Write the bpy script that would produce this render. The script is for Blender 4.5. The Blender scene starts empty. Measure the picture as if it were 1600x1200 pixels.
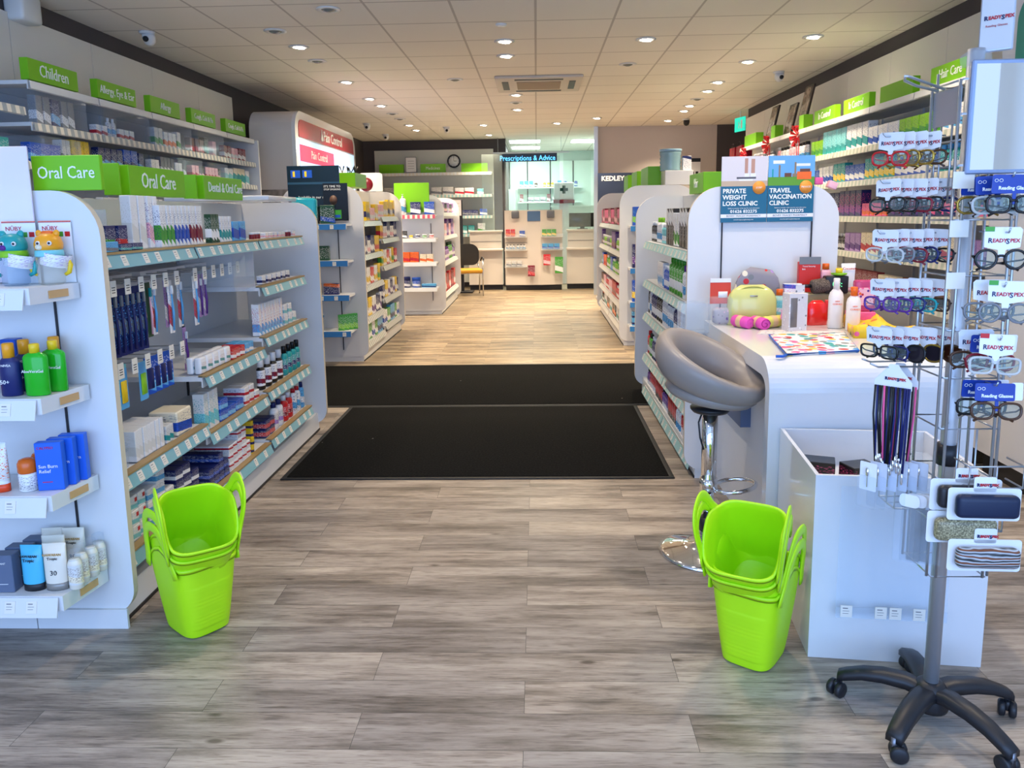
import bpy, bmesh, math, random
from mathutils import Vector, Matrix, Euler
R = math.radians
random.seed(7)
sc = bpy.context.scene
COL = sc.collection
D = bpy.data

# ------------------------------------------------------------------ camera, world, daylight, exposure
cam_d = D.cameras.new('camera'); cam = D.objects.new('camera', cam_d); COL.objects.link(cam); sc.camera = cam
cam_d.sensor_fit = 'HORIZONTAL'; cam_d.sensor_width = 36.0; cam_d.lens = 1180 / 1600 * 36.0
cam_d.shift_y = -88 / 1600; cam_d.clip_start = 0.05; cam_d.clip_end = 100
_p, _y, _r = R(8.5), R(1.97), R(.9)
_f = Vector((-math.sin(_y), math.cos(_y), 0)); _ri = Vector((math.cos(_y), math.sin(_y), 0)); _u = Vector((0, 0, 1))
_f2 = _f * math.cos(_p) - _u * math.sin(_p); _d = -(_u * math.cos(_p) + _f * math.sin(_p))
_r3 = _ri * math.cos(_r) + _d * math.sin(_r); _d3 = _d * math.cos(_r) - _ri * math.sin(_r)
cam.matrix_world = Matrix((( _r3.x, -_d3.x, -_f2.x, 0), (_r3.y, -_d3.y, -_f2.y, 0), (_r3.z, -_d3.z, -_f2.z, 1.4), (0, 0, 0, 1)))

world = D.worlds.new('sky'); sc.world = world; world.use_nodes = True
bgn = world.node_tree.nodes['Background']; bgn.inputs[0].default_value = (.50, .68, 1, 1); bgn.inputs[1].default_value = 1.15

def area(name, loc, rot, sx, sy, power, color):
    l = D.lights.new(name, 'AREA'); l.shape = 'RECTANGLE'; l.size = sx; l.size_y = sy; l.energy = power; l.color = color
    o = D.objects.new(name, l); COL.objects.link(o); o.location = loc; o.rotation_euler = rot
    return o
area('shopfront_daylight', (-.3, -1.35, 1.45), (R(90), 0, 0), 5.8, 2.3, 150, (.29, .51, 1))
sc.view_settings.view_transform = 'Standard'; sc.view_settings.look = 'None'
sc.view_settings.exposure = 0.2; sc.view_settings.gamma = 1.0; sc.view_settings.use_curve_mapping = False
SPOT_W = 78

# ------------------------------------------------------------------ materials
MATS = {}
def mat(name, c, rough=.5, metal=0, emit=0, alpha=1, trans=0, coat=0, ec=None, ior=1.45):
    if name in MATS: return MATS[name]
    m = D.materials.new(name); m.use_nodes = True; b = m.node_tree.nodes['Principled BSDF']
    b.inputs['Base Color'].default_value = (*c, 1); b.inputs['Roughness'].default_value = rough; b.inputs['Metallic'].default_value = metal
    b.inputs['IOR'].default_value = ior
    if emit: b.inputs['Emission Color'].default_value = (*(ec or c), 1); b.inputs['Emission Strength'].default_value = emit
    if alpha < 1: b.inputs['Alpha'].default_value = alpha
    if trans: b.inputs['Transmission Weight'].default_value = trans
    if coat: b.inputs['Coat Weight'].default_value = coat
    MATS[name] = m; return m
def srgb(h):
    h = h.lstrip('#'); v = [int(h[i:i + 2], 16) / 255 for i in (0, 2, 4)]
    return tuple(x / 12.92 if x <= .04045 else ((x + .055) / 1.055) ** 2.4 for x in v)
def N(nt, t, **kw):
    n = nt.nodes.new(t)
    for k, v in kw.items(): setattr(n, k, v)
    return n
def clear(name, tint=(.9, .95, 1), a=.18, rough=.05):
    """thin clear plastic or glass sheet: mostly transparent with a glossy surface"""
    if name in MATS: return MATS[name]
    m = D.materials.new(name); m.use_nodes = True; nt = m.node_tree; nt.nodes.clear()
    o = N(nt, 'ShaderNodeOutputMaterial'); mx = N(nt, 'ShaderNodeMixShader'); t = N(nt, 'ShaderNodeBsdfTransparent'); p = N(nt, 'ShaderNodeBsdfPrincipled')
    t.inputs[0].default_value = (*[min(1, x * .5 + .5) for x in tint], 1)
    p.inputs['Base Color'].default_value = (*tint, 1); p.inputs['Roughness'].default_value = rough
    mx.inputs[0].default_value = a
    nt.links.new(t.outputs[0], mx.inputs[1]); nt.links.new(p.outputs[0], mx.inputs[2]); nt.links.new(mx.outputs[0], o.inputs[0])
    MATS[name] = m; return m

HEX = dict(white='#e9e9ea', offwhite='#d9d8d4', navy='#16205c', blue='#1b4fb4', sky='#5aa9dd', teal='#1f9a9a', green='#3f9a2a', lime='#86c424', yellow='#e8c41e', orange='#ee6a1a',
           red='#c51d24', pink='#ea5c94', palepink='#f3b6c0', purple='#5c2a86', lilac='#a987c4', black='#141416', grey='#77797d', silver='#b8bcc2', cream='#ece0c4', brown='#6b4028', maroon='#7d1326', darkgreen='#12452c', aqua='#7cc9cf', gold='#b08a3c', amber='#f0a01e')
C = {k: srgb(v) for k, v in HEX.items()}
NICE = dict(offwhite='off-white', palepink='pale pink', sky='light blue', darkgreen='dark green', aqua='pale aqua')
def plain(c, rough=.35): return mat('plastic_' + c, C[c], rough)
def pack(base, accent, ink=None, lo=.12, hi=.42, rough=.35):
    """printed carton: base colour, a coloured band low on it, small print, all in the object's own coordinates"""
    ink = ink or ('white' if base in ('navy', 'blue', 'black', 'red', 'purple', 'green', 'maroon', 'darkgreen', 'teal') else 'navy')
    nm = f'print_{base}_{accent}_{ink}_{lo}_{hi}'
    if nm in MATS: return MATS[nm]
    m = D.materials.new(nm); m.use_nodes = True; nt = m.node_tree; b = nt.nodes['Principled BSDF']; b.inputs['Roughness'].default_value = rough
    tc = N(nt, 'ShaderNodeTexCoord'); sp = N(nt, 'ShaderNodeSeparateXYZ'); nt.links.new(tc.outputs['Generated'], sp.inputs[0])
    cr = N(nt, 'ShaderNodeValToRGB'); cr.color_ramp.interpolation = 'CONSTANT'; e = cr.color_ramp.elements
    e[0].position = 0; e[0].color = (*C[base], 1); e[1].position = lo; e[1].color = (*C[accent], 1)
    x = e.new(hi); x.color = (*C[base], 1)
    ad = N(nt, 'ShaderNodeMath', operation='MULTIPLY_ADD'); ad.inputs[1].default_value = .14; nt.links.new(sp.outputs[0], ad.inputs[0]); nt.links.new(sp.outputs[2], ad.inputs[2])
    sb = N(nt, 'ShaderNodeMath', operation='SUBTRACT'); sb.inputs[1].default_value = .07; nt.links.new(ad.outputs[0], sb.inputs[0]); nt.links.new(sb.outputs[0], cr.inputs[0])
    mp = N(nt, 'ShaderNodeMapping'); mp.inputs['Scale'].default_value = (8, 8, 46); nt.links.new(tc.outputs['Generated'], mp.inputs[0])
    no = N(nt, 'ShaderNodeTexNoise'); no.inputs['Scale'].default_value = 1.0; no.inputs['Detail'].default_value = 1; nt.links.new(mp.outputs[0], no.inputs[0])
    gt = N(nt, 'ShaderNodeMath', operation='GREATER_THAN'); gt.inputs[1].default_value = .60; nt.links.new(no.outputs[0], gt.inputs[0])
    mk = N(nt, 'ShaderNodeMath', operation='PINGPONG'); mk.inputs[1].default_value = .5; nt.links.new(sp.outputs[2], mk.inputs[0])
    g2 = N(nt, 'ShaderNodeMath', operation='GREATER_THAN'); g2.inputs[1].default_value = .13; nt.links.new(mk.outputs[0], g2.inputs[0])
    ml = N(nt, 'ShaderNodeMath', operation='MULTIPLY'); nt.links.new(gt.outputs[0], ml.inputs[0]); nt.links.new(g2.outputs[0], ml.inputs[1])
    mx = N(nt, 'ShaderNodeMixRGB'); nt.links.new(ml.outputs[0], mx.inputs[0]); nt.links.new(cr.outputs[0], mx.inputs[1]); mx.inputs[2].default_value = (*C[ink], 1)
    nt.links.new(mx.outputs[0], b.inputs['Base Color']); MATS[nm] = m; return m

WHITE = mat('white_laminate', (.70, .70, .70), .32)
WHITE2 = mat('white_gloss_laminate', (.72, .72, .73), .16, coat=.3)
CREAM = mat('cream_edge', srgb('#d8cbb4'), .4)
STEEL = mat('shelf_steel', (.74, .75, .76), .35)
GREYBACK = mat('grey_white_back_panel', (.66, .67, .69), .45)
BLACKSLOT = mat('black_slot', (.015, .015, .02), .5)
KICK = mat('black_kickplate', (.012, .012, .014), .5)
DARKWALL = mat('charcoal_paint', srgb('#4a4547'), .75)
PANELW = mat('white_wall_panel', srgb('#e0dcd4'), .5)
GREEN = mat('lime_green_sign', srgb('#76bd0a'), .4)
LIMEP = mat('lime_tote_plastic', srgb('#b4ea14'), .42)
WOODE = mat('wood_shelf_edge', srgb('#a58a5c'), .45)
TICKET = mat('ticket_paper', srgb('#e6e1d6'), .55)
INK = mat('dark_ink', (.03, .03, .04), .6)
LETTER = mat('white_lettering', (.88, .9, .86), .5)
CHROME = mat('chrome', (.82, .83, .85), .06, 1)
WIRE = mat('silver_wire', (.50, .53, .57), .3, .85)
ACRY = clear('clear_acrylic', a=.14)
ACRYF = clear('clear_acrylic_faint', a=.07)
GLASSM = clear('glass_screen', (.85, .95, .93), a=.10, rough=.02)
RUBBER = mat('black_plastic', (.014, .015, .019), .42)
STRIP = {k: mat('strip_' + k, srgb(v), .3) for k, v in dict(teal='#7fb3bd', blue='#2f76b8', grey='#9aa6ac', mint='#9cc6c6', white='#dfe3e4', pink='#c9566a', pale='#b9c2b4').items()}
def strip_pat(k, per=.07):
    """price strip seen from afar: coloured channel with paper tickets as surface pattern"""
    nm = f'strip_tickets_{k}_{per}'
    if nm in MATS: return MATS[nm]
    m = D.materials.new(nm); m.use_nodes = True; nt = m.node_tree; b = nt.nodes['Principled BSDF']; b.inputs['Roughness'].default_value = .3
    tc = N(nt, 'ShaderNodeTexCoord'); sp = N(nt, 'ShaderNodeSeparateXYZ'); nt.links.new(tc.outputs['Object'], sp.inputs[0])
    a = N(nt, 'ShaderNodeMath', operation='MULTIPLY'); a.inputs[1].default_value = 1 / per; nt.links.new(sp.outputs[0], a.inputs[0])
    f = N(nt, 'ShaderNodeMath', operation='FRACT'); nt.links.new(a.outputs[0], f.inputs[0])
    g = N(nt, 'ShaderNodeMath', operation='GREATER_THAN'); g.inputs[1].default_value = .52; nt.links.new(f.outputs[0], g.inputs[0])
    mx = N(nt, 'ShaderNodeMixRGB'); nt.links.new(g.outputs[0], mx.inputs[0]); mx.inputs[1].default_value = STRIP[k].node_tree.nodes['Principled BSDF'].inputs[0].default_value[:]
    mx.inputs[2].default_value = (*srgb('#dedbd0'), 1); nt.links.new(mx.outputs[0], b.inputs['Base Color']); MATS[nm] = m; return m

def floor_material(name='weathered_oak_planks', bw=.927, rh=.1505, warm=None):
    m = D.materials.new(name); m.use_nodes = True; nt = m.node_tree; b = nt.nodes['Principled BSDF']; L = nt.links.new
    tc = N(nt, 'ShaderNodeTexCoord'); mp = N(nt, 'ShaderNodeMapping'); mp.inputs['Location'].default_value = (.05, 0, 0); L(tc.outputs['Object'], mp.inputs[0])
    br = N(nt, 'ShaderNodeTexBrick'); br.offset = .5; br.offset_frequency = 2; br.squash = 1
    for k, v in (('Scale', 1.0), ('Mortar Size', .0007), ('Mortar Smooth', 0), ('Bias', 0), ('Brick Width', bw), ('Row Height', rh)): br.inputs[k].default_value = v
    br.inputs['Color1'].default_value = (0, 0, 0, 1); br.inputs['Color2'].default_value = (1, 1, 1, 1); br.inputs['Mortar'].default_value = (.5, .5, .5, 1)
    L(mp.outputs[0], br.inputs[0])
    # per-plank shift of the grain
    sc1 = N(nt, 'ShaderNodeVectorMath', operation='SCALE'); sc1.inputs['Scale'].default_value = 7.3; L(br.outputs['Color'], sc1.inputs[0])
    ad = N(nt, 'ShaderNodeVectorMath', operation='ADD'); L(mp.outputs[0], ad.inputs[0]); L(sc1.outputs[0], ad.inputs[1])
    m2 = N(nt, 'ShaderNodeMapping'); m2.inputs['Scale'].default_value = (1.7, 17, 1); L(ad.outputs[0], m2.inputs[0])
    n1 = N(nt, 'ShaderNodeTexNoise'); n1.inputs['Scale'].default_value = 1.6; n1.inputs['Detail'].default_value = 12; n1.inputs['Roughness'].default_value = .74; n1.inputs['Distortion'].default_value = .25; L(m2.outputs[0], n1.inputs[0])
    m3 = N(nt, 'ShaderNodeMapping'); m3.inputs['Scale'].default_value = (.9, 5, 1); L(ad.outputs[0], m3.inputs[0])
    n2 = N(nt, 'ShaderNodeTexNoise'); n2.inputs['Scale'].default_value = 1.5; n2.inputs['Detail'].default_value = 3; L(m3.outputs[0], n2.inputs[0])
    m4 = N(nt, 'ShaderNodeMapping'); m4.inputs['Scale'].default_value = (6, 75, 1); L(ad.outputs[0], m4.inputs[0])
    n3 = N(nt, 'ShaderNodeTexNoise'); n3.inputs['Scale'].default_value = 2.2; n3.inputs['Detail'].default_value = 8; L(m4.outputs[0], n3.inputs[0])
    cr = N(nt, 'ShaderNodeValToRGB'); e = cr.color_ramp.elements
    e[0].position = .34; e[0].color = (*srgb('#4a433c'), 1); e[1].position = .66; e[1].color = (*srgb('#c4b9aa'), 1)
    x = e.new(.44); x.color = (*srgb('#80756a'), 1); x = e.new(.52); x.color = (*srgb('#a2968a'), 1)
    mxa = N(nt, 'ShaderNodeMath', operation='MULTIPLY_ADD'); mxa.inputs[1].default_value = .45; L(n2.outputs[0], mxa.inputs[0])
    mb = N(nt, 'ShaderNodeMath', operation='MULTIPLY'); mb.inputs[1].default_value = .55; L(n1.outputs[0], mb.inputs[0]); L(mb.outputs[0], mxa.inputs[2]); L(mxa.outputs[0], cr.inputs[0])
    # fine dark streaks
    s = N(nt, 'ShaderNodeValToRGB'); s.color_ramp.elements[0].position = .34; s.color_ramp.elements[0].color = (.55, .52, .5, 1); s.color_ramp.elements[1].position = .46; s.color_ramp.elements[1].color = (1, 1, 1, 1); L(n3.outputs[0], s.inputs[0])
    mu = N(nt, 'ShaderNodeMixRGB', blend_type='MULTIPLY'); mu.inputs[0].default_value = .8; L(cr.outputs[0], mu.inputs[1]); L(s.outputs[0], mu.inputs[2])
    # knots
    m5 = N(nt, 'ShaderNodeMapping'); m5.inputs['Scale'].default_value = (2.3, 6.0, 1); L(ad.outputs[0], m5.inputs[0])
    vo = N(nt, 'ShaderNodeTexVoronoi'); vo.inputs['Scale'].default_value = 1.0; L(m5.outputs[0], vo.inputs[0])
    kn = N(nt, 'ShaderNodeValToRGB'); kn.color_ramp.elements[0].position = .035; kn.color_ramp.elements[0].color = (.22, .19, .17, 1); kn.color_ramp.elements[1].position = .075; kn.color_ramp.elements[1].color = (1, 1, 1, 1); L(vo.outputs['Distance'], kn.inputs[0])
    mk = N(nt, 'ShaderNodeMixRGB', blend_type='MULTIPLY'); mk.inputs[0].default_value = .85; L(mu.outputs[0], mk.inputs[1]); L(kn.outputs[0], mk.inputs[2])
    # plank tone
    pt = N(nt, 'ShaderNodeValToRGB'); pt.color_ramp.elements[0].color = (.74, .74, .76, 1); pt.color_ramp.elements[1].color = (1.08, 1.06, 1.03, 1); L(br.outputs['Color'], pt.inputs[0])
    mt = N(nt, 'ShaderNodeMixRGB', blend_type='MULTIPLY'); mt.inputs[0].default_value = 1; L(mk.outputs[0], mt.inputs[1]); L(pt.outputs[0], mt.inputs[2])
    # seams
    se = N(nt, 'ShaderNodeMixRGB'); L(br.outputs['Fac'], se.inputs[0]); L(mt.outputs[0], se.inputs[1])
    if warm:
        wm = N(nt, 'ShaderNodeMixRGB', blend_type='MULTIPLY'); wm.inputs[0].default_value = 1; L(mt.outputs[0], wm.inputs[1]); wm.inputs[2].default_value = (*warm, 1); L(wm.outputs[0], se.inputs[1])
    se.inputs[2].default_value = (.05, .045, .04, 1)
    L(se.outputs[0], b.inputs['Base Color']); b.inputs['Roughness'].default_value = .36
    rr = N(nt, 'ShaderNodeMapRange'); rr.inputs[3].default_value = .30; rr.inputs[4].default_value = .5; L(n1.outputs[0], rr.inputs[0]); L(rr.outputs[0], b.inputs['Roughness'])
    return m
def ceiling_material():
    m = D.materials.new('ceiling_tiles'); m.use_nodes = True; nt = m.node_tree; b = nt.nodes['Principled BSDF']; L = nt.links.new
    tc = N(nt, 'ShaderNodeTexCoord'); mp = N(nt, 'ShaderNodeMapping'); mp.inputs['Location'].default_value = (.583, 0, 0); L(tc.outputs['Object'], mp.inputs[0])
    br = N(nt, 'ShaderNodeTexBrick'); br.offset = 0
    for k, v in (('Scale', 1.0), ('Mortar Size', .009), ('Mortar Smooth', .0), ('Brick Width', .591), ('Row Height', .60)): br.inputs[k].default_value = v
    base = srgb('#ece6dc')
    br.inputs['Color1'].default_value = (*base, 1); br.inputs['Color2'].default_value = (*[x * .96 for x in base], 1); br.inputs['Mortar'].default_value = (*srgb('#bfb7ae'), 1)
    L(mp.outputs[0], br.inputs[0]); L(br.outputs[0], b.inputs['Base Color']); b.inputs['Roughness'].default_value = .8
    return m
def mat_noise(name, c1, c2, scale, rough=.9):
    m = D.materials.new(name); m.use_nodes = True; nt = m.node_tree; b = nt.nodes['Principled BSDF']; b.inputs['Roughness'].default_value = rough
    tc = N(nt, 'ShaderNodeTexCoord'); no = N(nt, 'ShaderNodeTexNoise'); no.inputs['Scale'].default_value = scale; no.inputs['Detail'].default_value = 4; nt.links.new(tc.outputs['Object'], no.inputs[0])
    cr = N(nt, 'ShaderNodeValToRGB'); cr.color_ramp.elements[0].position = .42; cr.color_ramp.elements[0].color = (*c1, 1); cr.color_ramp.elements[1].position = .68; cr.color_ramp.elements[1].color = (*c2, 1)
    nt.links.new(no.outputs[0], cr.inputs[0]); nt.links.new(cr.outputs[0], b.inputs['Base Color']); MATS[name] = m; return m
def confetti(name, cols, scale, base=(.85, .85, .85), thr=.36):
    """printed cloth: scattered coloured patches on a base"""
    if name in MATS: return MATS[name]
    m = D.materials.new(name); m.use_nodes = True; nt = m.node_tree; b = nt.nodes['Principled BSDF']; b.inputs['Roughness'].default_value = .5; L = nt.links.new
    tc = N(nt, 'ShaderNodeTexCoord'); vo = N(nt, 'ShaderNodeTexVoronoi'); vo.inputs['Scale'].default_value = scale; L(tc.outputs['Object'], vo.inputs[0])
    sp = N(nt, 'ShaderNodeSeparateColor'); L(vo.outputs['Color'], sp.inputs[0])
    cr = N(nt, 'ShaderNodeValToRGB'); cr.color_ramp.interpolation = 'CONSTANT'; e = cr.color_ramp.elements
    e[0].color = (*cols[0], 1); e[1].position = 1 / len(cols); e[1].color = (*cols[1], 1)
    for i in range(2, len(cols)): x = e.new(i / len(cols)); x.color = (*cols[i], 1)
    L(sp.outputs[0], cr.inputs[0])
    lt = N(nt, 'ShaderNodeMath', operation='LESS_THAN'); lt.inputs[1].default_value = thr; L(vo.outputs['Distance'], lt.inputs[0])
    mx = N(nt, 'ShaderNodeMixRGB'); L(lt.outputs[0], mx.inputs[0]); mx.inputs[1].default_value = (*base, 1); L(cr.outputs[0], mx.inputs[2]); L(mx.outputs[0], b.inputs['Base Color'])
    MATS[name] = m; return m

# ------------------------------------------------------------------ mesh helpers
class MB:
    def __init__(s): s.v = []; s.f = []; s.m = []; s.mats = []; s.sm = []
    def mi(s, m):
        if m not in s.mats: s.mats.append(m)
        return s.mats.index(m)
    def add(s, vs, fs, m, smooth=False, M=None):
        b = len(s.v); s.v += [tuple(M @ Vector(v)) if M else tuple(v) for v in vs]; k = s.mi(m)
        for f in fs: s.f.append([b + i for i in f]); s.m.append(k); s.sm.append(smooth)
        return s
    def box(s, x0, x1, y0, y1, z0, z1, m, M=None):
        v = [(x, y, z) for x in (x0, x1) for y in (y0, y1) for z in (z0, z1)]
        return s.add(v, [(0, 1, 3, 2), (4, 6, 7, 5), (0, 4, 5, 1), (2, 3, 7, 6), (0, 2, 6, 4), (1, 5, 7, 3)], m, M=M)
    def rbox(s, x0, x1, y0, y1, z0, z1, m, r=.01, seg=2, M=None, smooth=True):
        bm = bmesh.new(); bmesh.ops.create_cube(bm, size=1)
        for v in bm.verts: v.co = Vector(((x0 + x1) / 2 + v.co.x * (x1 - x0), (y0 + y1) / 2 + v.co.y * (y1 - y0), (z0 + z1) / 2 + v.co.z * (z1 - z0)))
        bmesh.ops.bevel(bm, geom=bm.edges[:], offset=r, segments=seg, affect='EDGES', profile=.5)
        bm.verts.index_update(); s.add([v.co[:] for v in bm.verts], [[v.index for v in f.verts] for f in bm.faces], m, smooth, M); bm.free(); return s
    def lathe(s, prof, m, seg=20, sx=1, sy=1, M=None, smooth=True, cap=True, a0=0):
        vs = []; fs = []; n = len(prof)
        for r, z in prof:
            for i in range(seg):
                a = a0 + 2 * math.pi * i / seg; vs.append((r * sx * math.cos(a), r * sy * math.sin(a), z))
        for j in range(n - 1):
            for i in range(seg): k = (i + 1) % seg; fs.append((j * seg + i, j * seg + k, (j + 1) * seg + k, (j + 1) * seg + i))
        if cap:
            if prof[0][0] > 1e-5: fs.append(list(range(seg))[::-1])
            if prof[-1][0] > 1e-5: fs.append([(n - 1) * seg + i for i in range(seg)])
        return s.add(vs, fs, m, smooth, M)
    def tube(s, pts, r, m, seg=6, closed=False, M=None):
        pts = [Vector(p) for p in pts]; n = len(pts); vs = []; fs = []
        up = Vector((0, 0, 1)); prev = None
        for i, p in enumerate(pts):
            a = pts[(i - 1) % n] if (closed or i > 0) else p; b = pts[(i + 1) % n] if (closed or i < n - 1) else p
            t = (b - a).normalized() if (b - a).length > 1e-9 else Vector((0, 0, 1))
            if prev is None:
                q = up if abs(t.dot(up)) < .9 else Vector((1, 0, 0)); nn = t.cross(q).normalized()
            else: nn = (prev - t * prev.dot(t)); nn = nn.normalized() if nn.length > 1e-6 else prev
            prev = nn; bb = t.cross(nn); rr = r[i] if isinstance(r, (list, tuple)) else r
            for k in range(seg): an = 2 * math.pi * k / seg; vs.append(p + nn * rr * math.cos(an) + bb * rr * math.sin(an))
        for i in range(n if closed else n - 1):
            j = (i + 1) % n
            for k in range(seg): l = (k + 1) % seg; fs.append((i * seg + k, i * seg + l, j * seg + l, j * seg + k))
        if not closed: fs.append(list(range(seg))[::-1]); fs.append([(n - 1) * seg + k for k in range(seg)])
        return s.add(vs, fs, m, True, M)
    def prism(s, poly, y0, y1, m, M=None, edge=None):
        """poly: (x, z) outline, extruded along y"""
        n = len(poly); vs = [(x, y0, z) for x, z in poly] + [(x, y1, z) for x, z in poly]
        s.add(vs, [list(range(n)), list(range(2 * n - 1, n - 1, -1))], m, M=M)
        s.add(vs, [(i, n + i, n + (i + 1) % n, (i + 1) % n) for i in range(n)], edge or m, M=M); return s
    def mesh(s, name='m'):
        me = D.meshes.new(name); me.from_pydata(s.v, [], s.f)
        for m in s.mats: me.materials.append(m)
        me.polygons.foreach_set('material_index', s.m); me.polygons.foreach_set('use_smooth', s.sm); me.update()
        bm = bmesh.new(); bm.from_mesh(me); bmesh.ops.recalc_face_normals(bm, faces=bm.faces[:]); bm.to_mesh(me); bm.free()
        if any(s.sm) and not all(s.sm): pass
        return me
def rrect(x0, x1, z0, z1, rs, seg=8):
    """outline with corner radii rs = (bl, br, tr, tl)"""
    P = []
    for (cx, cz, r, a) in ((x0 + rs[0], z0 + rs[0], rs[0], 180), (x1 - rs[1], z0 + rs[1], rs[1], 270), (x1 - rs[2], z1 - rs[2], rs[2], 0), (x0 + rs[3], z1 - rs[3], rs[3], 90)):
        if r < 1e-6: P.append((cx, cz)); continue
        for i in range(seg + 1): t = R(a + 90 * i / seg); P.append((cx + r * math.cos(t), cz + r * math.sin(t)))
    return P
def tag(o, label=None, cat=None, group=None, kind=None):
    if label: o['label'] = label
    if cat: o['category'] = cat
    if group: o['group'] = group
    if kind: o['kind'] = kind
    return o
def empty(name, loc=(0, 0, 0), rz=0, link=True):
    o = D.objects.new(name, None); o.empty_display_size = .05; o.location = loc; o.rotation_euler = (0, 0, rz)
    if link: COL.objects.link(o)
    return o
def part(name, mb, parent=None, loc=(0, 0, 0), rot=(0, 0, 0), link=True, world=False):
    """one mesh object; world=True when the mesh is in world coordinates under a root that stands elsewhere"""
    me = mb if isinstance(mb, bpy.types.Mesh) else mb.mesh(name)
    o = D.objects.new(name, me)
    if link: COL.objects.link(o)
    if parent: o.parent = parent
    o.location = loc; o.rotation_euler = rot
    if world and parent:
        q = parent; off = Vector((0, 0, 0))
        while q: off += q.location; q = q.parent
        o.location = Vector(loc) - off
    return o
def struct(name, mb, kind='structure'): o = part(name, mb); o['kind'] = kind; return o
CH = {}
def adopt(proto, name, me, loc=(0, 0, 0), rot=(0, 0, 0), label=None):
    o = D.objects.new(name, me if isinstance(me, bpy.types.Mesh) else me.mesh(name)); o.location = loc; o.rotation_euler = rot
    if label: o['label'] = label
    CH.setdefault(proto, []).append(o); return o
def copy_tree(src, parent=None):
    o = src.copy(); COL.objects.link(o); o.parent = parent
    for c in CH.get(src, []): copy_tree(c, o)
    return o
_txt = {}
def text_mesh(s, size, m, ext=.0012, align='CENTER', shear=0, bold=0, sx=1):
    k = (s, size, m.name, ext, align, shear, bold, sx)
    if k in _txt: return _txt[k]
    cu = D.curves.new('t', 'FONT'); cu.body = s; cu.size = size; cu.extrude = ext; cu.align_x = align; cu.align_y = 'CENTER'; cu.shear = shear; cu.offset = bold; cu.resolution_u = 2
    o = D.objects.new('t', cu); COL.objects.link(o); dg = bpy.context.evaluated_depsgraph_get(); dg.update()
    me = D.meshes.new_from_object(o.evaluated_get(dg)); D.objects.remove(o); D.curves.remove(cu)
    # text lies in xy facing +z: stand it up facing -y
    for v in me.vertices: x, y, z = v.co; v.co = (x * sx, -z, y)
    me.materials.clear(); me.materials.append(m); _txt[k] = me; return me
ROT = {'S': 0, 'E': math.pi / 2, 'W': -math.pi / 2, 'N': math.pi}
# ------------------------------------------------------------------ the room
XL, XR, YF, YB, ZC = -3.35, 3.06, -1.5, 14.9, 2.85
struct('floor', MB().box(XL - .1, 4.6, YF, 6.2, -.05, 0, floor_material()))
struct('floor_far_strip_boards', MB().box(XL - .1, 4.6, 6.2, 18.2, -.05, 0, floor_material('narrow_strip_boards', .95, .075, (1.10, 1.0, .78))))
cm = ceiling_material()
struct('ceiling', MB().box(XL - .1, 4.6, YF, 18.2, ZC, ZC + .05, cm))
struct('wall_left', MB().box(XL - .1, XL, YF, YB, 0, ZC, DARKWALL))
struct('wall_right', MB().box(XR, XR + .1, YF, 11.3, 0, ZC, DARKWALL))
struct('wall_recess', MB().box(XR, 4.5, 13.2, 13.3, 0, ZC, DARKWALL))
struct('wall_recess_side', MB().box(4.5, 4.6, 11.3, 13.3, 0, ZC, DARKWALL))
struct('wall_recess_near', MB().box(XR + .1, 4.6, 11.2, 11.3, 0, ZC, DARKWALL))
struct('wall_back_left', MB().box(XL - .1, -.62, YB, YB + .1, 0, ZC, DARKWALL))
struct('wall_back_right', MB().box(1.0, XR, 13.2, 13.3, 0, ZC, mat('pale_back_wall', srgb('#c9bdb4'), .6)))
struct('wall_dispensary_left', MB().box(-.72, -.62, YB + .1, 18.0, 0, ZC, DARKWALL))
struct('wall_dispensary_right', MB().box(1.5, 1.6, 13.3, 18.0, 0, ZC, mat('dispensary_wall', srgb('#cfe0d8'), .6)))
struct('wall_dispensary_back', MB().box(-.72, 1.6, 18.0, 18.1, 0, ZC, mat('dispensary_wall', srgb('#cfe0d8'), .6)))
# white lining panels on both side walls, with joints
def lining(name, x0, x1, y0, y1, joints):
    mb = MB(); ys = [y0] + joints + [y1]
    for a, b in zip(ys, ys[1:]): mb.box(x0, x1, a + .003, b - .003, 0, 2.715, PANELW)
    struct(name, mb)
lining('wall_left_lining', XL, XL + .03, YF, 8.45, [-.5 + .9 * i for i in range(10)])
lining('wall_right_lining', XR - .03, XR, YF, 11.3, [-.4 + .9 * i for i in range(13)])
struct('trim_1', MB().box(.985, 1.05, 13.12, 13.2, 0, ZC, mat('silver_frame', (.6, .65, .68), .3, .6)))
struct('trim_2', MB().box(-.64, -.58, YB - .03, YB, 0, ZC, DARKWALL))
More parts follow.
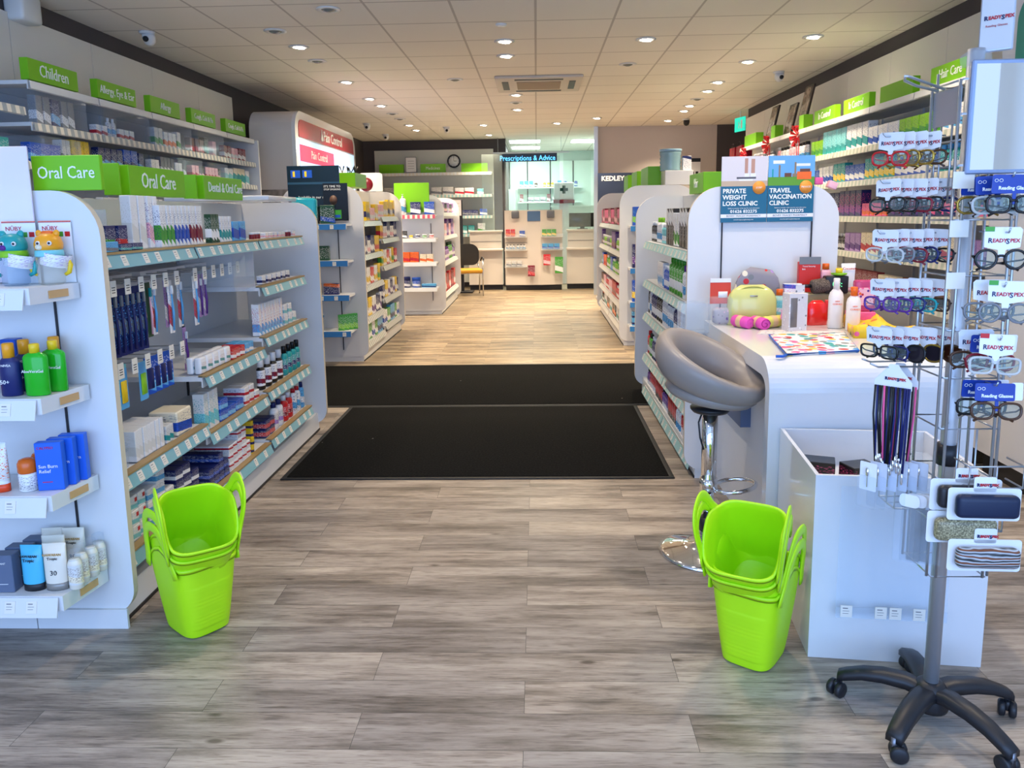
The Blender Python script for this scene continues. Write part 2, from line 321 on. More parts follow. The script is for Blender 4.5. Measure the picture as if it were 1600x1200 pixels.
# black entrance mats
def floor_mat(label, x0, x1, y0, y1, mid=None):
    r = empty('floor_mat', ((x0 + x1) / 2, (y0 + y1) / 2, 0)); tag(r, label, 'mat')
    e = .028
    part('pile', MB().rbox(x0 + e, x1 - e, y0 + e, y1 - e, .001, .011, MATPILE, .002), r, world=True)
    fr = MB(); RB = mat('mat_rubber', (.010, .011, .012), .6)
    for a in ((x0, x1, y0, y0 + e), (x0, x1, y1 - e, y1), (x0, x0 + e, y0 + e, y1 - e), (x1 - e, x1, y0 + e, y1 - e)): fr.rbox(*a, 0.0005, .008, RB, .003)
    part('rubber_border', fr, r, world=True)
MATPILE = mat_noise('black_mat_pile', (.003, .003, .003), (.010, .010, .0095), 90, 1.0)
MATPILE.node_tree.nodes['Principled BSDF'].inputs['Specular IOR Level'].default_value = .1
def lint(m):
    nt = m.node_tree; b = nt.nodes['Principled BSDF']; src = b.inputs['Base Color'].links[0].from_socket
    tc = N(nt, 'ShaderNodeTexCoord'); vo = N(nt, 'ShaderNodeTexVoronoi'); vo.inputs['Scale'].default_value = 5.5; nt.links.new(tc.outputs['Object'], vo.inputs[0])
    lt = N(nt, 'ShaderNodeMath', operation='LESS_THAN'); lt.inputs[1].default_value = .028; nt.links.new(vo.outputs['Distance'], lt.inputs[0])
    mx = N(nt, 'ShaderNodeMixRGB'); nt.links.new(lt.outputs[0], mx.inputs[0]); nt.links.new(src, mx.inputs[1]); mx.inputs[2].default_value = (.28, .27, .25, 1); nt.links.new(mx.outputs[0], b.inputs['Base Color'])
lint(MATPILE)
floor_mat('large black entrance mat with a rubber border across the aisle', -1.40, .72, 3.87, 5.42)
floor_mat('wide black mat laid across the aisle behind the first mat', -2.35, 1.25, 5.43, 6.98)
floor_mat('black mat on the floor beyond the spectacle rack by the wall cabinet', 1.95, 3.0, 4.05, 6.2)

# ------------------------------------------------------------------ gondola shelving
def shelf_obj(parent, facing, xf, y0, y1, z, depth, strip, tickets=0, wood=True, tilt=.35, sh=.052, pat=None, acc=CREAM):
    """xf, y0..y1: for E/W the front edge is at x = xf and runs along y; for S the front edge is at y = xf, running along x from y0 to y1"""
    L = y1 - y0
    loc = {'E': (xf, y0, z), 'W': (xf, y1, z), 'S': (y0, xf, z)}[facing]
    off = Vector((0, 0, 0)); q = parent
    while q: off += q.location; q = q.parent
    mb = MB(); mb.box(0, L, .018, depth, -.022, 0, STEEL)
    if wood: mb.box(0, L, -.004, .03, -.004, .0035, WOODE)
    mb.box(0, L, .012, .018, -.05, 0, WHITE)
    s = part('shelf', mb, parent, Vector(loc) - off, (0, 0, ROT[facing]))
    mb = MB(); M = Matrix.Translation((0, .004, -.003)) @ Matrix.Rotation(-tilt, 4, 'X')
    sm = strip_pat(strip) if pat else STRIP[strip]
    mb.box(.004, L - .004, -.0025, 0, -sh, 0, sm, M=M)
    st = part('price_strip', mb, s)
    if tickets:
        me = ticket_mesh()
        for i in range(tickets):
            x = L * (i + .5 + random.uniform(-.22, .22)) / tickets
            o = part('price_ticket', me, st, loc=(x, .004, -.003), rot=(-tilt, 0, 0))
    return s
_tk = []; TKINK = mat('faded_ticket_ink', (.22, .21, .22), .6)
def ticket_mesh():
    if not _tk:
        mb = MB().box(-.017, .017, -.0045, -.003, -.046, -.008, TICKET)
        for k, (a, b, t) in enumerate(((-.011, .004, .003), (-.011, .008, .0012), (-.011, .006, .0012))): mb.box(a, b, -.0052, -.0044, -.018 - k * .008, -.018 - k * .008 + t, TKINK)
        _tk.append(mb.mesh('price_ticket'))
    return _tk[0]
def end_panel_mb(x0, x1, z0, z1, y0, y1, rt=.13, rb=.09, left=True, edge=None):
    return MB().prism(rrect(x0, x1, z0, z1, (rb if left else 0, rb, rt, rt if left else 0)), y0, y1, WHITE, edge=edge or CREAM)
def gondola(name, label, x0, x1, y0, y1, h, shelves, over=.03, rt=.13, plinth=.115, group=None, wood=True):
    """double-sided gondola between two rounded end panels; shelves: list of (facing, xf, ya, yb, z, strip, tickets)"""
    r = empty(name, ((x0 + x1) / 2, (y0 + y1) / 2, 0)); tag(r, label, 'shelving', group)
    part('plinth', MB().box(x0 + .015, x1 - .015, y0 + .01, y1 - .01, .0, plinth, WHITE).box(x0 + .01, x1 - .01, y0 + .012, y1 - .012, 0, .012, KICK), r, world=True)
    cx = (x0 + x1) / 2
    part('back_panel', MB().box(cx - .02, cx + .02, y0 + .03, y1 - .03, plinth, h - .005, GREYBACK), r, world=True)
    for a, b in ((y0 - .0, y0 + .028), (y1 - .028, y1)):
        part('end_panel', end_panel_mb(x0 - over, x1 + over, .05, h, a, b, rt), r, world=True)
    for (fc, xf, a, b, z, st, tk) in shelves:
        dep = abs(xf - cx) - .02
        shelf_obj(r, fc, xf, a, b, z, dep, st, tk, wood=wood, pat=(tk == 0))
    return r

# A: oral care gondola, near on the left
AX = -1.45
a_sh = []
B1, B2, B3 = (2.44, 3.165), (3.175, 3.905), (3.915, 4.655)
for b, n in ((B1, 6), (B2, 7), (B3, 6)): a_sh.append(('E', AX, *b, 1.29, 'teal', n))
a_sh += [('E', AX, *B3, 1.045, 'teal', 6), ('E', AX, *B3, .775, 'teal', 7), ('E', AX, *B3, .48, 'teal', 7), ('E', AX, *B3, .215, 'teal', 6),
         ('E', AX, *B2, .724, 'teal', 7), ('E', AX, *B2, .466, 'teal', 6), ('E', AX, *B2, .20, 'teal', 4),
         ('E', AX, *B1, .515, 'teal', 8), ('E', AX, *B1, .235, 'teal', 6)]
ga = gondola('oral_care_gondola', 'long white double-sided gondola of oral care goods with rounded end panels', -2.36, AX, 2.405, 4.86, 1.50, a_sh, over=.045, rt=.15, plinth=.12)
# uprights with slots on the back panel
ug = MB()
for y in (3.17, 3.91): ug.box(-1.886, -1.878, y - .008, y + .008, .15, 1.45, BLACKSLOT)
part('slotted_upright', ug, ga, world=True)

# front endcap shelves of gondola A
def endcap_shelf(parent, x0, x1, y0, z, tks, dep=.2, can=.03, strip=WHITE2, lip=.05, m=WHITE):
    off = Vector(parent.location)
    P = [(x0, y0), (x1 - can, y0), (x1, y0 + dep), (x0, y0 + dep)]
    mb = MB(); n = len(P); vs = [(x, y, z) for x, y in P] + [(x, y, z - lip) for x, y in P]
    mb.add(vs, [list(range(n)), list(range(2 * n - 1, n - 1, -1))] + [(i, (i + 1) % n, n + (i + 1) % n, n + i) for i in range(n)], m)
    s = part('shelf', mb, parent, -off)
    st = MB(); M = Matrix.Translation((0, y0 - .002, z - .004)) @ Matrix.Rotation(-.25, 4, 'X'); st.box(x0, x1 - can - .012, -.003, 0, -.062, 0, strip, M=M)
    st = part('price_strip', st, s)
    for tx in tks:
        part('price_ticket', ticket_mesh(), st, (tx, y0 - .003, z - .006), (-.25, 0, 0))
    hold = MB(); M = Matrix.Translation((x1 - can * .5 + .003, y0 + dep * .55, z - .026)) @ Matrix.Rotation(math.atan2(dep, can) , 4, 'Z')
    hold.box(-.04, .04, -.002, .0005, -.012, .012, mat('card_holder_tan', srgb('#c9a06c'), .5), M=M); part('ticket_holder', hold, s)
    return s
ec = []
for z, tk in ((1.205, [-1.60]), (.868, [-1.69, -1.62]), (.558, [-1.70, -1.64]), (.226, [-1.86, -1.75, -1.68, -1.61])):
    endcap_shelf(ga, -2.33, -1.485, 2.195, z, tk)
part('shelf_upright', MB().box(-1.578, -1.572, 2.398, 2.404, .2, 1.18, BLACKSLOT), ga, world=True)
part('plinth_front', MB().box(-2.34, -1.752, 2.393, 2.404, .0, .07, WHITE).box(-1.748, -1.43, 2.393, 2.404, .0, .07, WHITE), ga, world=True)

# B: second gondola on the left
gb = gondola('gondola', 'white gondola beyond the mat with blue price strips and a dark promotional poster', -2.40, -1.69, 7.22, 9.30, 1.70,
  [('E', -1.69, 7.27, 8.25, z, 'grey', 0) for z in (1.36, 1.03, .72, .40, .16)] + [('E', -1.69, 8.27, 9.26, z, 'grey', 0) for z in (1.40, 1.16, .86, .50, .20)], over=.04, rt=.2, wood=False)
for z in (1.343, 1.003, .68, .336): shelf_obj(gb, 'S', 6.99, -2.33, -1.76, z, .225, 'blue', 3, wood=False, tilt=.05)
part('shelf_upright', MB().box(-1.90, -1.892, 7.208, 7.214, .12, 1.3, BLACKSLOT), gb, world=True)
# C: third gondola
gc = gondola('gondola', 'white gondola beside the chair with an orange and yellow stocked end', -1.93, -1.36, 10.75, 12.95, 1.70,
  [('E', -1.36, 10.8, 12.9, z, 'white', 0) for z in (1.45, 1.10, .72, .25)], over=.05, rt=.22, wood=False)
for i, z in enumerate((1.422, 1.098, .763, .406)): shelf_obj(gc, 'S', 10.52, -1.93, -1.40, z, .225, 'pink' if i == 0 else 'white', 0, wood=False, tilt=.05, pat=i == 0)
part('shelf_upright', MB().box(-1.50, -1.492, 10.738, 10.744, .2, 1.3, BLACKSLOT), gc, world=True)
# D: hair care gondola near on the right
d_sh = []
for z in (1.19, .905, .655, .345, .085):
    d_sh += [('W', .81, 3.92, 4.81, z, 'mint', 8), ('W', .81, 4.82, 5.72, z, 'mint', 7)]
gd = gondola('gondola', 'white gondola of toiletries beside the mat with clinic posters on its end', .81, 1.47, 3.873, 5.92, 1.525, d_sh, over=.045, rt=.17, wood=False)
part('shelf_upright', MB().box(.930, .936, 3.865, 3.872, .86, 1.36, BLACKSLOT).box(1.376, 1.382, 3.865, 3.872, .86, 1.36, BLACKSLOT), gd, world=True)
# E: far right gondola
e_sh = []
for z in (1.27, .98, .70, .42, .18): e_sh += [('W', .90, 8.03, 9.44, z, 'white', 0), ('W', .90, 9.46, 10.86, z, 'white', 0)]
ge = gondola('gondola', 'grey-white gondola in front of the navy banner', .90, 1.62, 7.98, 10.93, 1.68, e_sh, over=.035, rt=.2, wood=False)
for z in (1.27, .84, .49, .24): shelf_obj(ge, 'S', 7.76, .95, 1.56, z, .215, 'blue', 0, wood=False, tilt=.05)
part('shelf_upright', MB().box(1.10, 1.108, 7.968, 7.974, .2, 1.45, BLACKSLOT), ge, world=True)

# wall shelving: one thing per bay
def wall_bay(name, label, facing, xw, xf, y0, y1, zs, strip, ztop, group, brackets=True, sidew=True):
    r = empty(name, ((xw + xf) / 2, (y0 + y1) / 2, 0)); tag(r, label, 'shelving', group)
    s = 1 if facing == 'E' else -1
    part('back_panel', MB().box(min(xw, xw + .012 * s), max(xw, xw + .012 * s), y0 + .01, y1 - .01, 0.12, ztop, GREYBACK), r, world=True)
    part('base', MB().box(min(xw, xf - .05 * s), max(xw, xf - .05 * s), y0, y1, 0, .14, WHITE), r, world=True)
    part('upright', MB().box(min(xw + .012 * s, xw + .03 * s), max(xw + .012 * s, xw + .03 * s), y0 - .012, y0 + .012, .1, ztop, STEEL), r, world=True)
    for i, z in enumerate(zs):
        d = abs(xf - xw) - .03
        shelf_obj(r, facing, xf, y0 + .003, y1 - .003, z, d, strip if z < 2.15 else 'white', 0, wood=False, tilt=.12, sh=.045, pat=z < 2.15)
    return r
ORD = ['first', 'second', 'third', 'fourth', 'fifth', 'sixth', 'seventh', 'eighth', 'ninth', 'tenth', 'eleventh', 'twelfth', 'thirteenth', 'fourteenth', 'fifteenth', 'sixteenth', 'seventeenth', 'eighteenth', 'nineteenth', 'twentieth', 'twenty-first', 'twenty-second', 'twenty-third', 'twenty-fourth', 'twenty-fifth', 'twenty-sixth', 'twenty-seventh', 'twenty-eighth', 'twenty-ninth', 'thirtieth']
LB = [4.40 + .70 * i for i in range(6)]
LSIGN = ['Children', 'Allergy, Eye & Ear', 'Allergy', 'Cough, Cold & Flu', 'Cough, Cold & Flu']
LSN = ['children', 'allergy, eye and ear', 'shorter allergy', 'fourth green', 'last green']
for i in range(5):
    wall_bay('wall_shelving', f'white shelving bay on the left wall under the {LSN[i]} sign', 'E', XL + .03, -2.90, LB[i], LB[i + 1], (2.21, 1.975, 1.745, 1.45, 1.1, .75, .4), 'grey', 2.25, 'shelving bays along the medicine wall')
part_r = empty('shelf_end_panel', (-3.1, 7.92, 0)); tag(part_r, 'white slab closing the far end of the left wall shelving', 'panel')
part('panel', MB().rbox(-3.32, -2.87, 7.91, 7.94, 0, 2.20, WHITE, .005), part_r, world=True)
wall_bay('wall_shelving', 'lower white shelving bay on the left wall before the children sign', 'E', XL + .03, -2.90, 3.45, 4.35, (2.052, 1.75, 1.4, 1.05, .7), 'grey', 2.3, 'shelving bays along the medicine wall')
RBY = [4.05, 4.75, 5.45, 6.15, 6.85, 7.55, 8.35, 9.15, 9.95, 10.7]
rw = ['nearest bay, under the hair care sign', 'bay under the plain green sign', 'bay under the larger In Control sign', 'bay under the smaller In Control sign', 'bay just past the In Control signs', 'bay below the tallest picture frame', 'bay below the second picture frame', 'bay beside the small green box', 'farthest bay, near the exit sign']
for i in range(9):
    wall_bay('wall_shelving', f'white right-wall shelving, {rw[i]}', 'W', XR - .03, 2.60, RBY[i], RBY[i + 1], (2.19, 1.895, 1.635, 1.345, 1.055, .75, .4)[1 if i == 8 else 0:], 'pale', 2.25, 'shelving bays along the toiletries wall')
# green category signs
def box_sign(label, facing, x, y0, y1, z0, z1, th, txt=None, size=.06, group=None, m=None, sx=.8, dx=0):
    L = abs(y1 - y0); loc = {'E': (x, y0, z0), 'W': (x, y1, z0), 'S': (y0, x, z0)}[facing]
    r = empty('category_sign', loc, ROT[facing]); tag(r, label, 'sign', group)
    part('panel', MB().rbox(0, L, 0, th, 0, z1 - z0, m or GREEN, .002, 1, smooth=False), r)
    if txt:
        part('lettering', text_mesh(txt, size, LETTER, sx=sx), r, (L / 2 + dx, -.0016, (z1 - z0) / 2))
    return r
SY = [(4.45, 4.93), (5.15, 5.64), (5.85, 6.33), (6.54, 7.03), (7.26, 7.75)]
SD = ['children', 'allergy, eye and ear', 'allergy', 'cough and cold, before the last one', 'last and farthest']
for i in range(5):
    box_sign(f'green {SD[i]} sign box standing on the left wall shelving', 'E', -2.93, *SY[i], 2.222, 2.345, .05, LSIGN[i], .10 if i == 0 else (.075 if i < 3 else .062), 'green sign boxes on the left wall', sx=.8)
for i, (a, b, t, d) in enumerate(((4.82, 5.30, 'Hair Care', 'hair care'), (5.54, 6.05, None, 'blank, second'), (6.24, 6.74, 'In Control', 'large In Control'), (6.93, 7.43, 'In Control', 'small In Control'))):
    box_sign(f'green {d} sign box standing on the right wall shelving', 'W', 2.63, a, b, 2.195, 2.315, .05, t, .085, 'green sign boxes on the right wall')
for a, b, d in ((7.72, 7.85, 'narrow green box sign just past the In Control signs'), (8.62, 8.76, 'narrow green box sign between the two picture frames'), (9.35, 9.85, 'blank green box sign farthest along the right wall')):
    box_sign(d, 'W', 2.63, a, b, 2.195, 2.33, .09)
# signs on gondola A
box_sign('large green oral care sign standing over the front end of the gondola', 'S', 2.44, -1.63, -1.405, 1.500, 1.612, .02, 'Oral Care', .056, sx=.82)
box_sign('plain green back board behind the middle oral care sign', 'S', 2.93, -1.68, -1.615, 1.500, 1.622, .012)
box_sign('green oral care sign box in the middle of the gondola top', 'E', -1.60, 2.975, 3.45, 1.500, 1.618, .06, 'Oral Care', .088, sx=.8)
box_sign('green dental and oral care sign box towards the far end of the gondola', 'E', -1.60, 3.65, 4.13, 1.500, 1.612, .06, 'Dental & Oral Care', .068, sx=.78, dx=.02)
box_sign('plain green back board behind the dental and oral care sign', 'S', 3.60, -1.68, -1.615, 1.500, 1.612, .012)
# tall white show card at the near left
r = empty('show_card', (-1.80, 2.386, 1.208)); tag(r, 'tall plain white show card standing on the near left end shelf', 'card')
part('card', MB().rbox(-.35, .195, 0, .008, 0, .43, mat('pinkish_white_card', srgb('#e9dde6'), .35), .002, 1), r)
# E top signs
for a, b, d in ((10.1, 10.55, 'green box sign on the far end of the grey-white gondola'), (9.2, 9.7, 'green box sign in the middle of the grey-white gondola'), (8.3, 8.85, 'wide green box sign at the near end of the grey-white gondola')):
    box_sign(d, 'W', 1.20, a, b, 1.68, 1.89, .14)
box_sign('green box sign with white lettering on top of the hair care gondola', 'W', 1.10, 5.1, 5.55, 1.525, 1.66, .28, 'Hair', .09)
box_sign('blank lime sign panel standing on the third gondola end', 'S', 10.62, -1.98, -1.49, 1.455, 1.86, .02)
box_sign('lime green box holding black utensils on the second gondola', 'E', -1.80, 7.6, 8.1, 1.70, 1.84, .2)
# ------------------------------------------------------------------ products
PROD = {}
def proto_obj(name, me):
    o = D.objects.new(name, me); PROTOS.append(o); return o
PROTOS = []
def prod(key, name, desc, cat, kind, w, d, h, **k):
    PROD[key] = dict(name=name, desc=desc, cat=cat, kind=kind, w=w, d=d, h=h, k=k)
def build_prod(key):
    P = PROD[key]
    if 'o' in P: return P['o']
    w, d, h, kind, k = P['w'], P['d'], P['h'], P['kind'], P['k']; name = P['name']
    g = lambda a, b=None: k.get(a, b)
    body = g('body'); small = g('small', False)
    if kind == 'box':
        me = MB().rbox(-w / 2, w / 2, 0, d, 0, h, body, min(w, d, h) * .05, 1, smooth=False).mesh(name)
        o = proto_obj(name, me)
        for (t, sz, x, z, m) in g('text', []): adopt(o, 'lettering', text_mesh(t, sz, m, .0006), (x, -.0008, z))
        for (x0, x1, z0, z1, m) in g('patch', []): adopt(o, 'print_patch', MB().box(x0, x1, -.0007, .0005, z0, z1, m))
    elif kind == 'soft':
        me = MB().rbox(-w / 2, w / 2, 0, d, 0, h, body, min(w, d, h) * .3, 3).mesh(name); o = proto_obj(name, me)
        if g('label'): adopt(o, 'label', MB().rbox(-w * .36, w * .36, -.0015, d * .5, h * .2, h * .75, g('label'), .001, 1, smooth=False))
    elif kind in ('bottle', 'pump', 'spray'):
        r = w / 2; sy = d / w; cf = g('cf', .18); ch = h * cf; nr = r * g('nr', .42); bh = h - ch
        sh = g('sh', .16) * bh
        prof = [(r * .9, 0), (r, h * .015), (r, bh - sh), (r * .86, bh - sh * .45), (nr, bh - .001), (nr, bh)]
        o = proto_obj(name, MB().lathe(prof, body, 20, 1, sy, Matrix.Translation((0, r * sy, 0))).mesh(name))
        cm_ = g('cap', plain('white')); M = Matrix.Translation((0, r * sy, 0)); cr_ = g('cr', nr * 1.08)
        cp = MB()
        if kind == 'bottle': cp.lathe([(cr_, bh - .001), (cr_, h * .985), (cr_ * .85, h), (0, h)], cm_, 14, 1, 1 if cr_ < r * .8 else sy, M)
        elif kind == 'pump':
            cp.lathe([(nr * 1.1, bh - .001), (nr * 1.1, bh + ch * .35), (nr * .35, bh + ch * .4), (nr * .35, h - ch * .2), (nr * .9, h - ch * .15), (nr * .9, h), (0, h)], cm_, 12, M=M)
            cp.box(-nr * .3, nr * .3, -r * .5, r * sy, h - ch * .14, h - ch * .02, cm_)
        else:
            cp.lathe([(nr * 1.1, bh - .001), (nr * 1.1, h * .96), (nr * .6, h), (0, h)], cm_, 12, M=M)
        adopt(o, 'cap' if kind == 'bottle' else 'pump_head' if kind == 'pump' else 'spray_cap', cp)
        if g('label') and not small:
            z0, z1 = g('lz', (.12, .62)); adopt(o, 'label', MB().lathe([(r * 1.012, h * z0), (r * 1.012, h * z1)], g('label'), 20, 1, sy, M, cap=False))
        for (t, sz, x, z, m) in g('text', []): adopt(o, 'lettering', text_mesh(t, sz, m, .0008), (x, -.0006, z))
    elif kind == 'tube':  # standing on its cap, crimped at the top
        n = 16; vs = []; fs = []; ch = h * g('cf', .16)
        rings = [(1, 1, ch), (1.02, 1, ch + h * .1), (1.04, .8, ch + (h - ch) * .5), (1.08, .35, h * .95), (1.08, .06, h * .965), (1.08, .06, h)]
        for a, b, z in rings:
            for i in range(n): t = 2 * math.pi * i / n; vs.append((w / 2 * a * math.cos(t) * .93, d / 2 + d / 2 * b * math.sin(t), z))
        for j in range(len(rings) - 1):
            for i in range(n): q = (i + 1) % n; fs.append((j * n + i, j * n + q, (j + 1) * n + q, (j + 1) * n + i))
        fs.append([(len(rings) - 1) * n + i for i in range(n)])
        o = proto_obj(name, MB().add(vs, fs, body, True).mesh(name))
        adopt(o, 'cap', MB().lathe([(w / 2 * .94, 0), (w / 2 * .94, ch)], g('cap', plain('white')), 16, 1, d / w, Matrix.Translation((0, d / 2, 0))))
        for (t, sz, x, z, m) in g('text', []): adopt(o, 'lettering', text_mesh(t, sz, m, .001), (x, .0015, z))
    elif kind == 'jar':
        r = w / 2; M = Matrix.Translation((0, r, 0)); o = proto_obj(name, MB().lathe([(r * .93, 0), (r, h * .05), (r, h * .68), (r * .9, h * .72)], body, 18, M=M).mesh(name))
        adopt(o, 'lid', MB().lathe([(r * 1.02, h * .7), (r * 1.02, h * .97), (r * .95, h), (0, h)], g('cap', plain('white')), 18, M=M))
    elif kind == 'stickroll':
        r = w / 2; M = Matrix.Translation((0, r, 0)); o = proto_obj(name, MB().lathe([(r * .85, 0), (r, .004), (r, h * .5), (r * .92, h * .56)], body, 18, M=M).mesh(name))
        adopt(o, 'cap', MB().lathe([(r * .93, h * .56), (r, h * .6), (r, h * .86), (r * .8, h * .96), (r * .35, h), (0, h)], g('cap'), 18, M=M))
    elif kind == 'hang':  # carded item hanging down from z=0 to -h, facing -y
        card = g('card', body); o = proto_obj(name, MB().rbox(-w / 2, w / 2, 0, .0015, -h, 0, card, .0006, 1, smooth=False).mesh(name))
        it = MB()
        if g('item') == 'brush':
            it.tube([(0, -.006, -h * .95), (.003, -.008, -h * .6), (0, -.007, -h * .35), (0, -.006, -h * .12)], [.004, .006, .0035, .003], g('im'), 6)
            it.rbox(-.005, .005, -.014, -.004, -h * .26, -h * .1, g('im2', plain('white')), .001, 1)
            adopt(o, 'toothbrush', it)
        elif g('item') == 'glove':
            it.rbox(-w * .32, w * .32, -.004, 0, -h * .85, -h * .3, g('im'), .002, 1); adopt(o, 'print_patch', it)
        elif g('item') == 'blob':
            it.rbox(-w * .35, w * .35, -.02, -.001, -h * .9, -h * .35, g('im'), .008, 2); adopt(o, 'contents', it)
        if g('blister'): adopt(o, 'blister', MB().rbox(-w * .42, w * .42, -.02, -.0005, -h * .97, -h * .06, ACRYF, .004, 2))
    P['o'] = o
    return o
PLACED = []
def put(key, loc, rz, place, group=None, order=None):
    o = copy_tree(build_prod(key)); o.location = loc; o.rotation_euler = (0, 0, rz)
    PLACED.append((o, key, place, group)); return o
def finish_labels():
    by = {}
    for o, key, place, group in PLACED: by.setdefault((PROD[key]['desc'], place), []).append((o, key, group))
    for (desc, place), L in by.items():
        n = len(L)
        for i, (o, key, group) in enumerate(L):
            o['category'] = PROD[key]['cat']
            frm = FROM.get(place, 'near')
            od = ORD[i] if i < len(ORD) else str(i + 1) + 'th'
            if n == 1: lab = f'{desc}, {place}'
            elif n == 2: lab = f'{("nearer" if frm == "near" else "left") if i == 0 else ("farther" if frm == "near" else "right")} {desc}, {place}'
            elif frm == 'near': lab = f'{"nearest" if i == 0 else "farthest" if i == n - 1 else od + "-nearest"} {desc}, {place}'
            else: lab = f'{desc}, {"last" if i == n - 1 else od} from left, {place}'
            if len(lab.split()) > 16: print('LONG', len(lab.split()), lab)
            o['label'] = lab
            if n > 1: o['group'] = group or f'{desc}s, {place}'
FROM = {}
def run(facing, xf, s0, s1, z, place, seq, back=.03, jit=.002):
    """seq: (key, count, gap[, rows[, stacks]]) laid from the near (or left) end, clipped at s1"""
    s = s0
    if facing in ('S',): FROM[place] = 'left'
    rz = ROT[facing]
    for it in seq:
        if isinstance(it, (int, float)): s += it; continue
        key, n, gap = it[0], it[1], it[2]; rows = it[3] if len(it) > 3 else 1; st = it[4] if len(it) > 4 else 1
        P = PROD[key]; w, d, h = P['w'], P['d'], P['h']
        for i in range(n):
            if s + w > s1 + .005: return s
            for r_ in range(rows):
                for t in range(st if st < 2 else max(1, st - (random.random() < .35) - (st > 3 and random.random() < .3))):
                    c = s + w / 2 + random.uniform(-jit, jit) * 0; b = back + r_ * (d + .004) + random.uniform(0, jit * 2)
                    zz = z + .0008 + t * (h + .0006)
                    if facing == 'E': loc = (xf - b, c, zz)
                    elif facing == 'W': loc = (xf + b, c, zz)
                    else: loc = (c, xf + b, zz)
                    put(key, loc, rz + random.uniform(-.02, .02) * (1 if t == 0 else 0), place)
            s += w + gap
        s += .012
    return s
_bp = {}
def bx(base, accent, w, d, h, noun='carton', name='medicine_box', cat='box', ink=None, adj=None, lo=.12, hi=.42, text=None, patch=None, kind='box', key=None):
    k = key or f'{name}_{base}_{accent}_{w}_{h}'
    if k not in PROD:
        b = NICE.get(base, base); a = NICE.get(accent, accent)
        desc = adj or (f'{b} and {a} {noun}' if a != b else f'{b} {noun}')
        prod(k, name, desc, cat, kind, w, d, h, body=pack(base, accent, ink, lo, hi), text=text or [], patch=patch or [])
    return k
def bo(base, cap, w, h, noun='bottle', name='toiletry_bottle', kind='bottle', d=None, label=None, adj=None, cf=.18, nr=.42, cr=None, small=True, key=None, text=None, lz=(.12, .62), sh=.16):
    k = key or f'{name}_{base}_{cap}_{w}_{h}_{kind}'
    if k not in PROD:
        b = NICE.get(base, base); c = NICE.get(cap, cap); desc = adj or (f'{b} {noun} with {c} cap' if b != c else f'all {b} {noun}')
        kw = dict(body=plain(base) if label else pack(base, 'white' if base != 'white' else 'sky', None, .2, .5), cap=plain(cap), cf=cf, nr=nr, small=small, text=text or [], lz=lz, sh=sh)
        if cr: kw['cr'] = cr
        if label: kw['label'] = label; kw['small'] = False
        prod(k, name, desc, 'bottle', kind, w, d or w * .7, h, **kw)
    return k
RED = mat('red_ink', C['red'], .5); BLU = mat('blue_ink', C['navy'], .5); WH = mat('white_ink', (.85, .85, .85), .5); ORG = mat('orange_ink', C['orange'], .5)

# ---- gondola A aisle face, bay by bay
P1 = 'top oral care shelf'
lucky = bx('grey', 'navy', .032, .06, .08, 'toothpaste carton', 'toothpaste_box', text=[('LUCKY', .016, 0, .055, BLU)], ink='white', key='lucky', adj='small silver toothpaste carton')
jarv = bx('black', 'grey', .055, .03, .035, 'carton', 'toothpaste_box', text=[('JARVIS', .013, 0, .018, WH)], key='jar1', adj='low dark toothpaste carton')
jarv2 = bx('sky', 'grey', .085, .03, .035, 'carton', 'toothpaste_box', key='jar2', adj='low pale blue toothpaste carton')
gcar = bx('navy', 'green', .062, .03, .09, 'carton', 'toothpaste_box', key='euc1', adj='navy toothpaste carton with green swirl', patch=[(-.02, .02, .02, .04, plain('green'))])
rcar = bx('navy', 'red', .058, .03, .09, 'carton', 'toothpaste_box', key='euc2', adj='navy toothpaste carton with red swirl', patch=[(-.02, .02, .02, .04, plain('red'))])
flat1 = bx('navy', 'teal', .075, .03, .025, 'carton', 'toothpaste_box', key='fl1', adj='low navy and teal toothpaste carton')
tall = bx('white', 'offwhite', .05, .04, .20, 'carton', 'toothpaste_box', 'grey', key='tall1', adj='tall white electric toothbrush carton') if False else bx('white', 'offwhite', .05, .04, .20, 'carton', 'toothbrush_box', key='tall1', adj='tall white toothbrush carton', ink='offwhite')
zen = bx('white', 'palepink', .034, .04, .20, 'carton', 'toothbrush_box', key='tall2', adj='tall narrow carton with upright lettering', ink='purple')
end1 = bx('white', 'green', .026, .04, .165, 'carton', 'toothbrush_box', key='enda', adj='white and green toothbrush carton', lo=.1, hi=.45)
end2 = bx('white', 'blue', .026, .04, .165, 'carton', 'toothbrush_box', key='endb', adj='white and blue toothbrush carton', lo=.1, hi=.45)
end3 = bx('white', 'maroon', .026, .04, .165, 'carton', 'toothbrush_box', key='endc', adj='white and crimson toothbrush carton', lo=.1, hi=.45)
tee = bx('white', 'teal', .028, .03, .12, 'carton', 'interdental_pack', key='tee', adj='slim white interdental pack')
teg = bx('darkgreen', 'white', .028, .03, .13, 'carton', 'interdental_pack', key='teg', adj='slim dark green interdental pack')
blus = bx('sky', 'blue', .075, .05, .095, 'carton', 'mouthwash_box', key='blus', adj='bright blue rinse carton', hi=.6)
minij = 'mini'; prod('mini', 'small_jar', 'tiny brown jar with white lid', 'jar', 'jar', .028, .028, .035, body=plain('maroon'), cap=plain('white'))
smallw = bx('white', 'palepink', .05, .03, .03, 'carton', 'floss_box', key='smw', adj='tiny white floss carton')
run('E', AX, 2.46, 3.17, 1.2935, P1, [(jarv, 1, .002), (jarv2, 1, .003), (flat1, 2, .002)], back=.012)
run('E', AX, 2.455, 3.17, 1.2935, P1, [(lucky, 4, .006), (gcar, 1, .004), (rcar, 1, .006), .02, (tall, 2, .006), (zen, 2, .012)], back=.055)
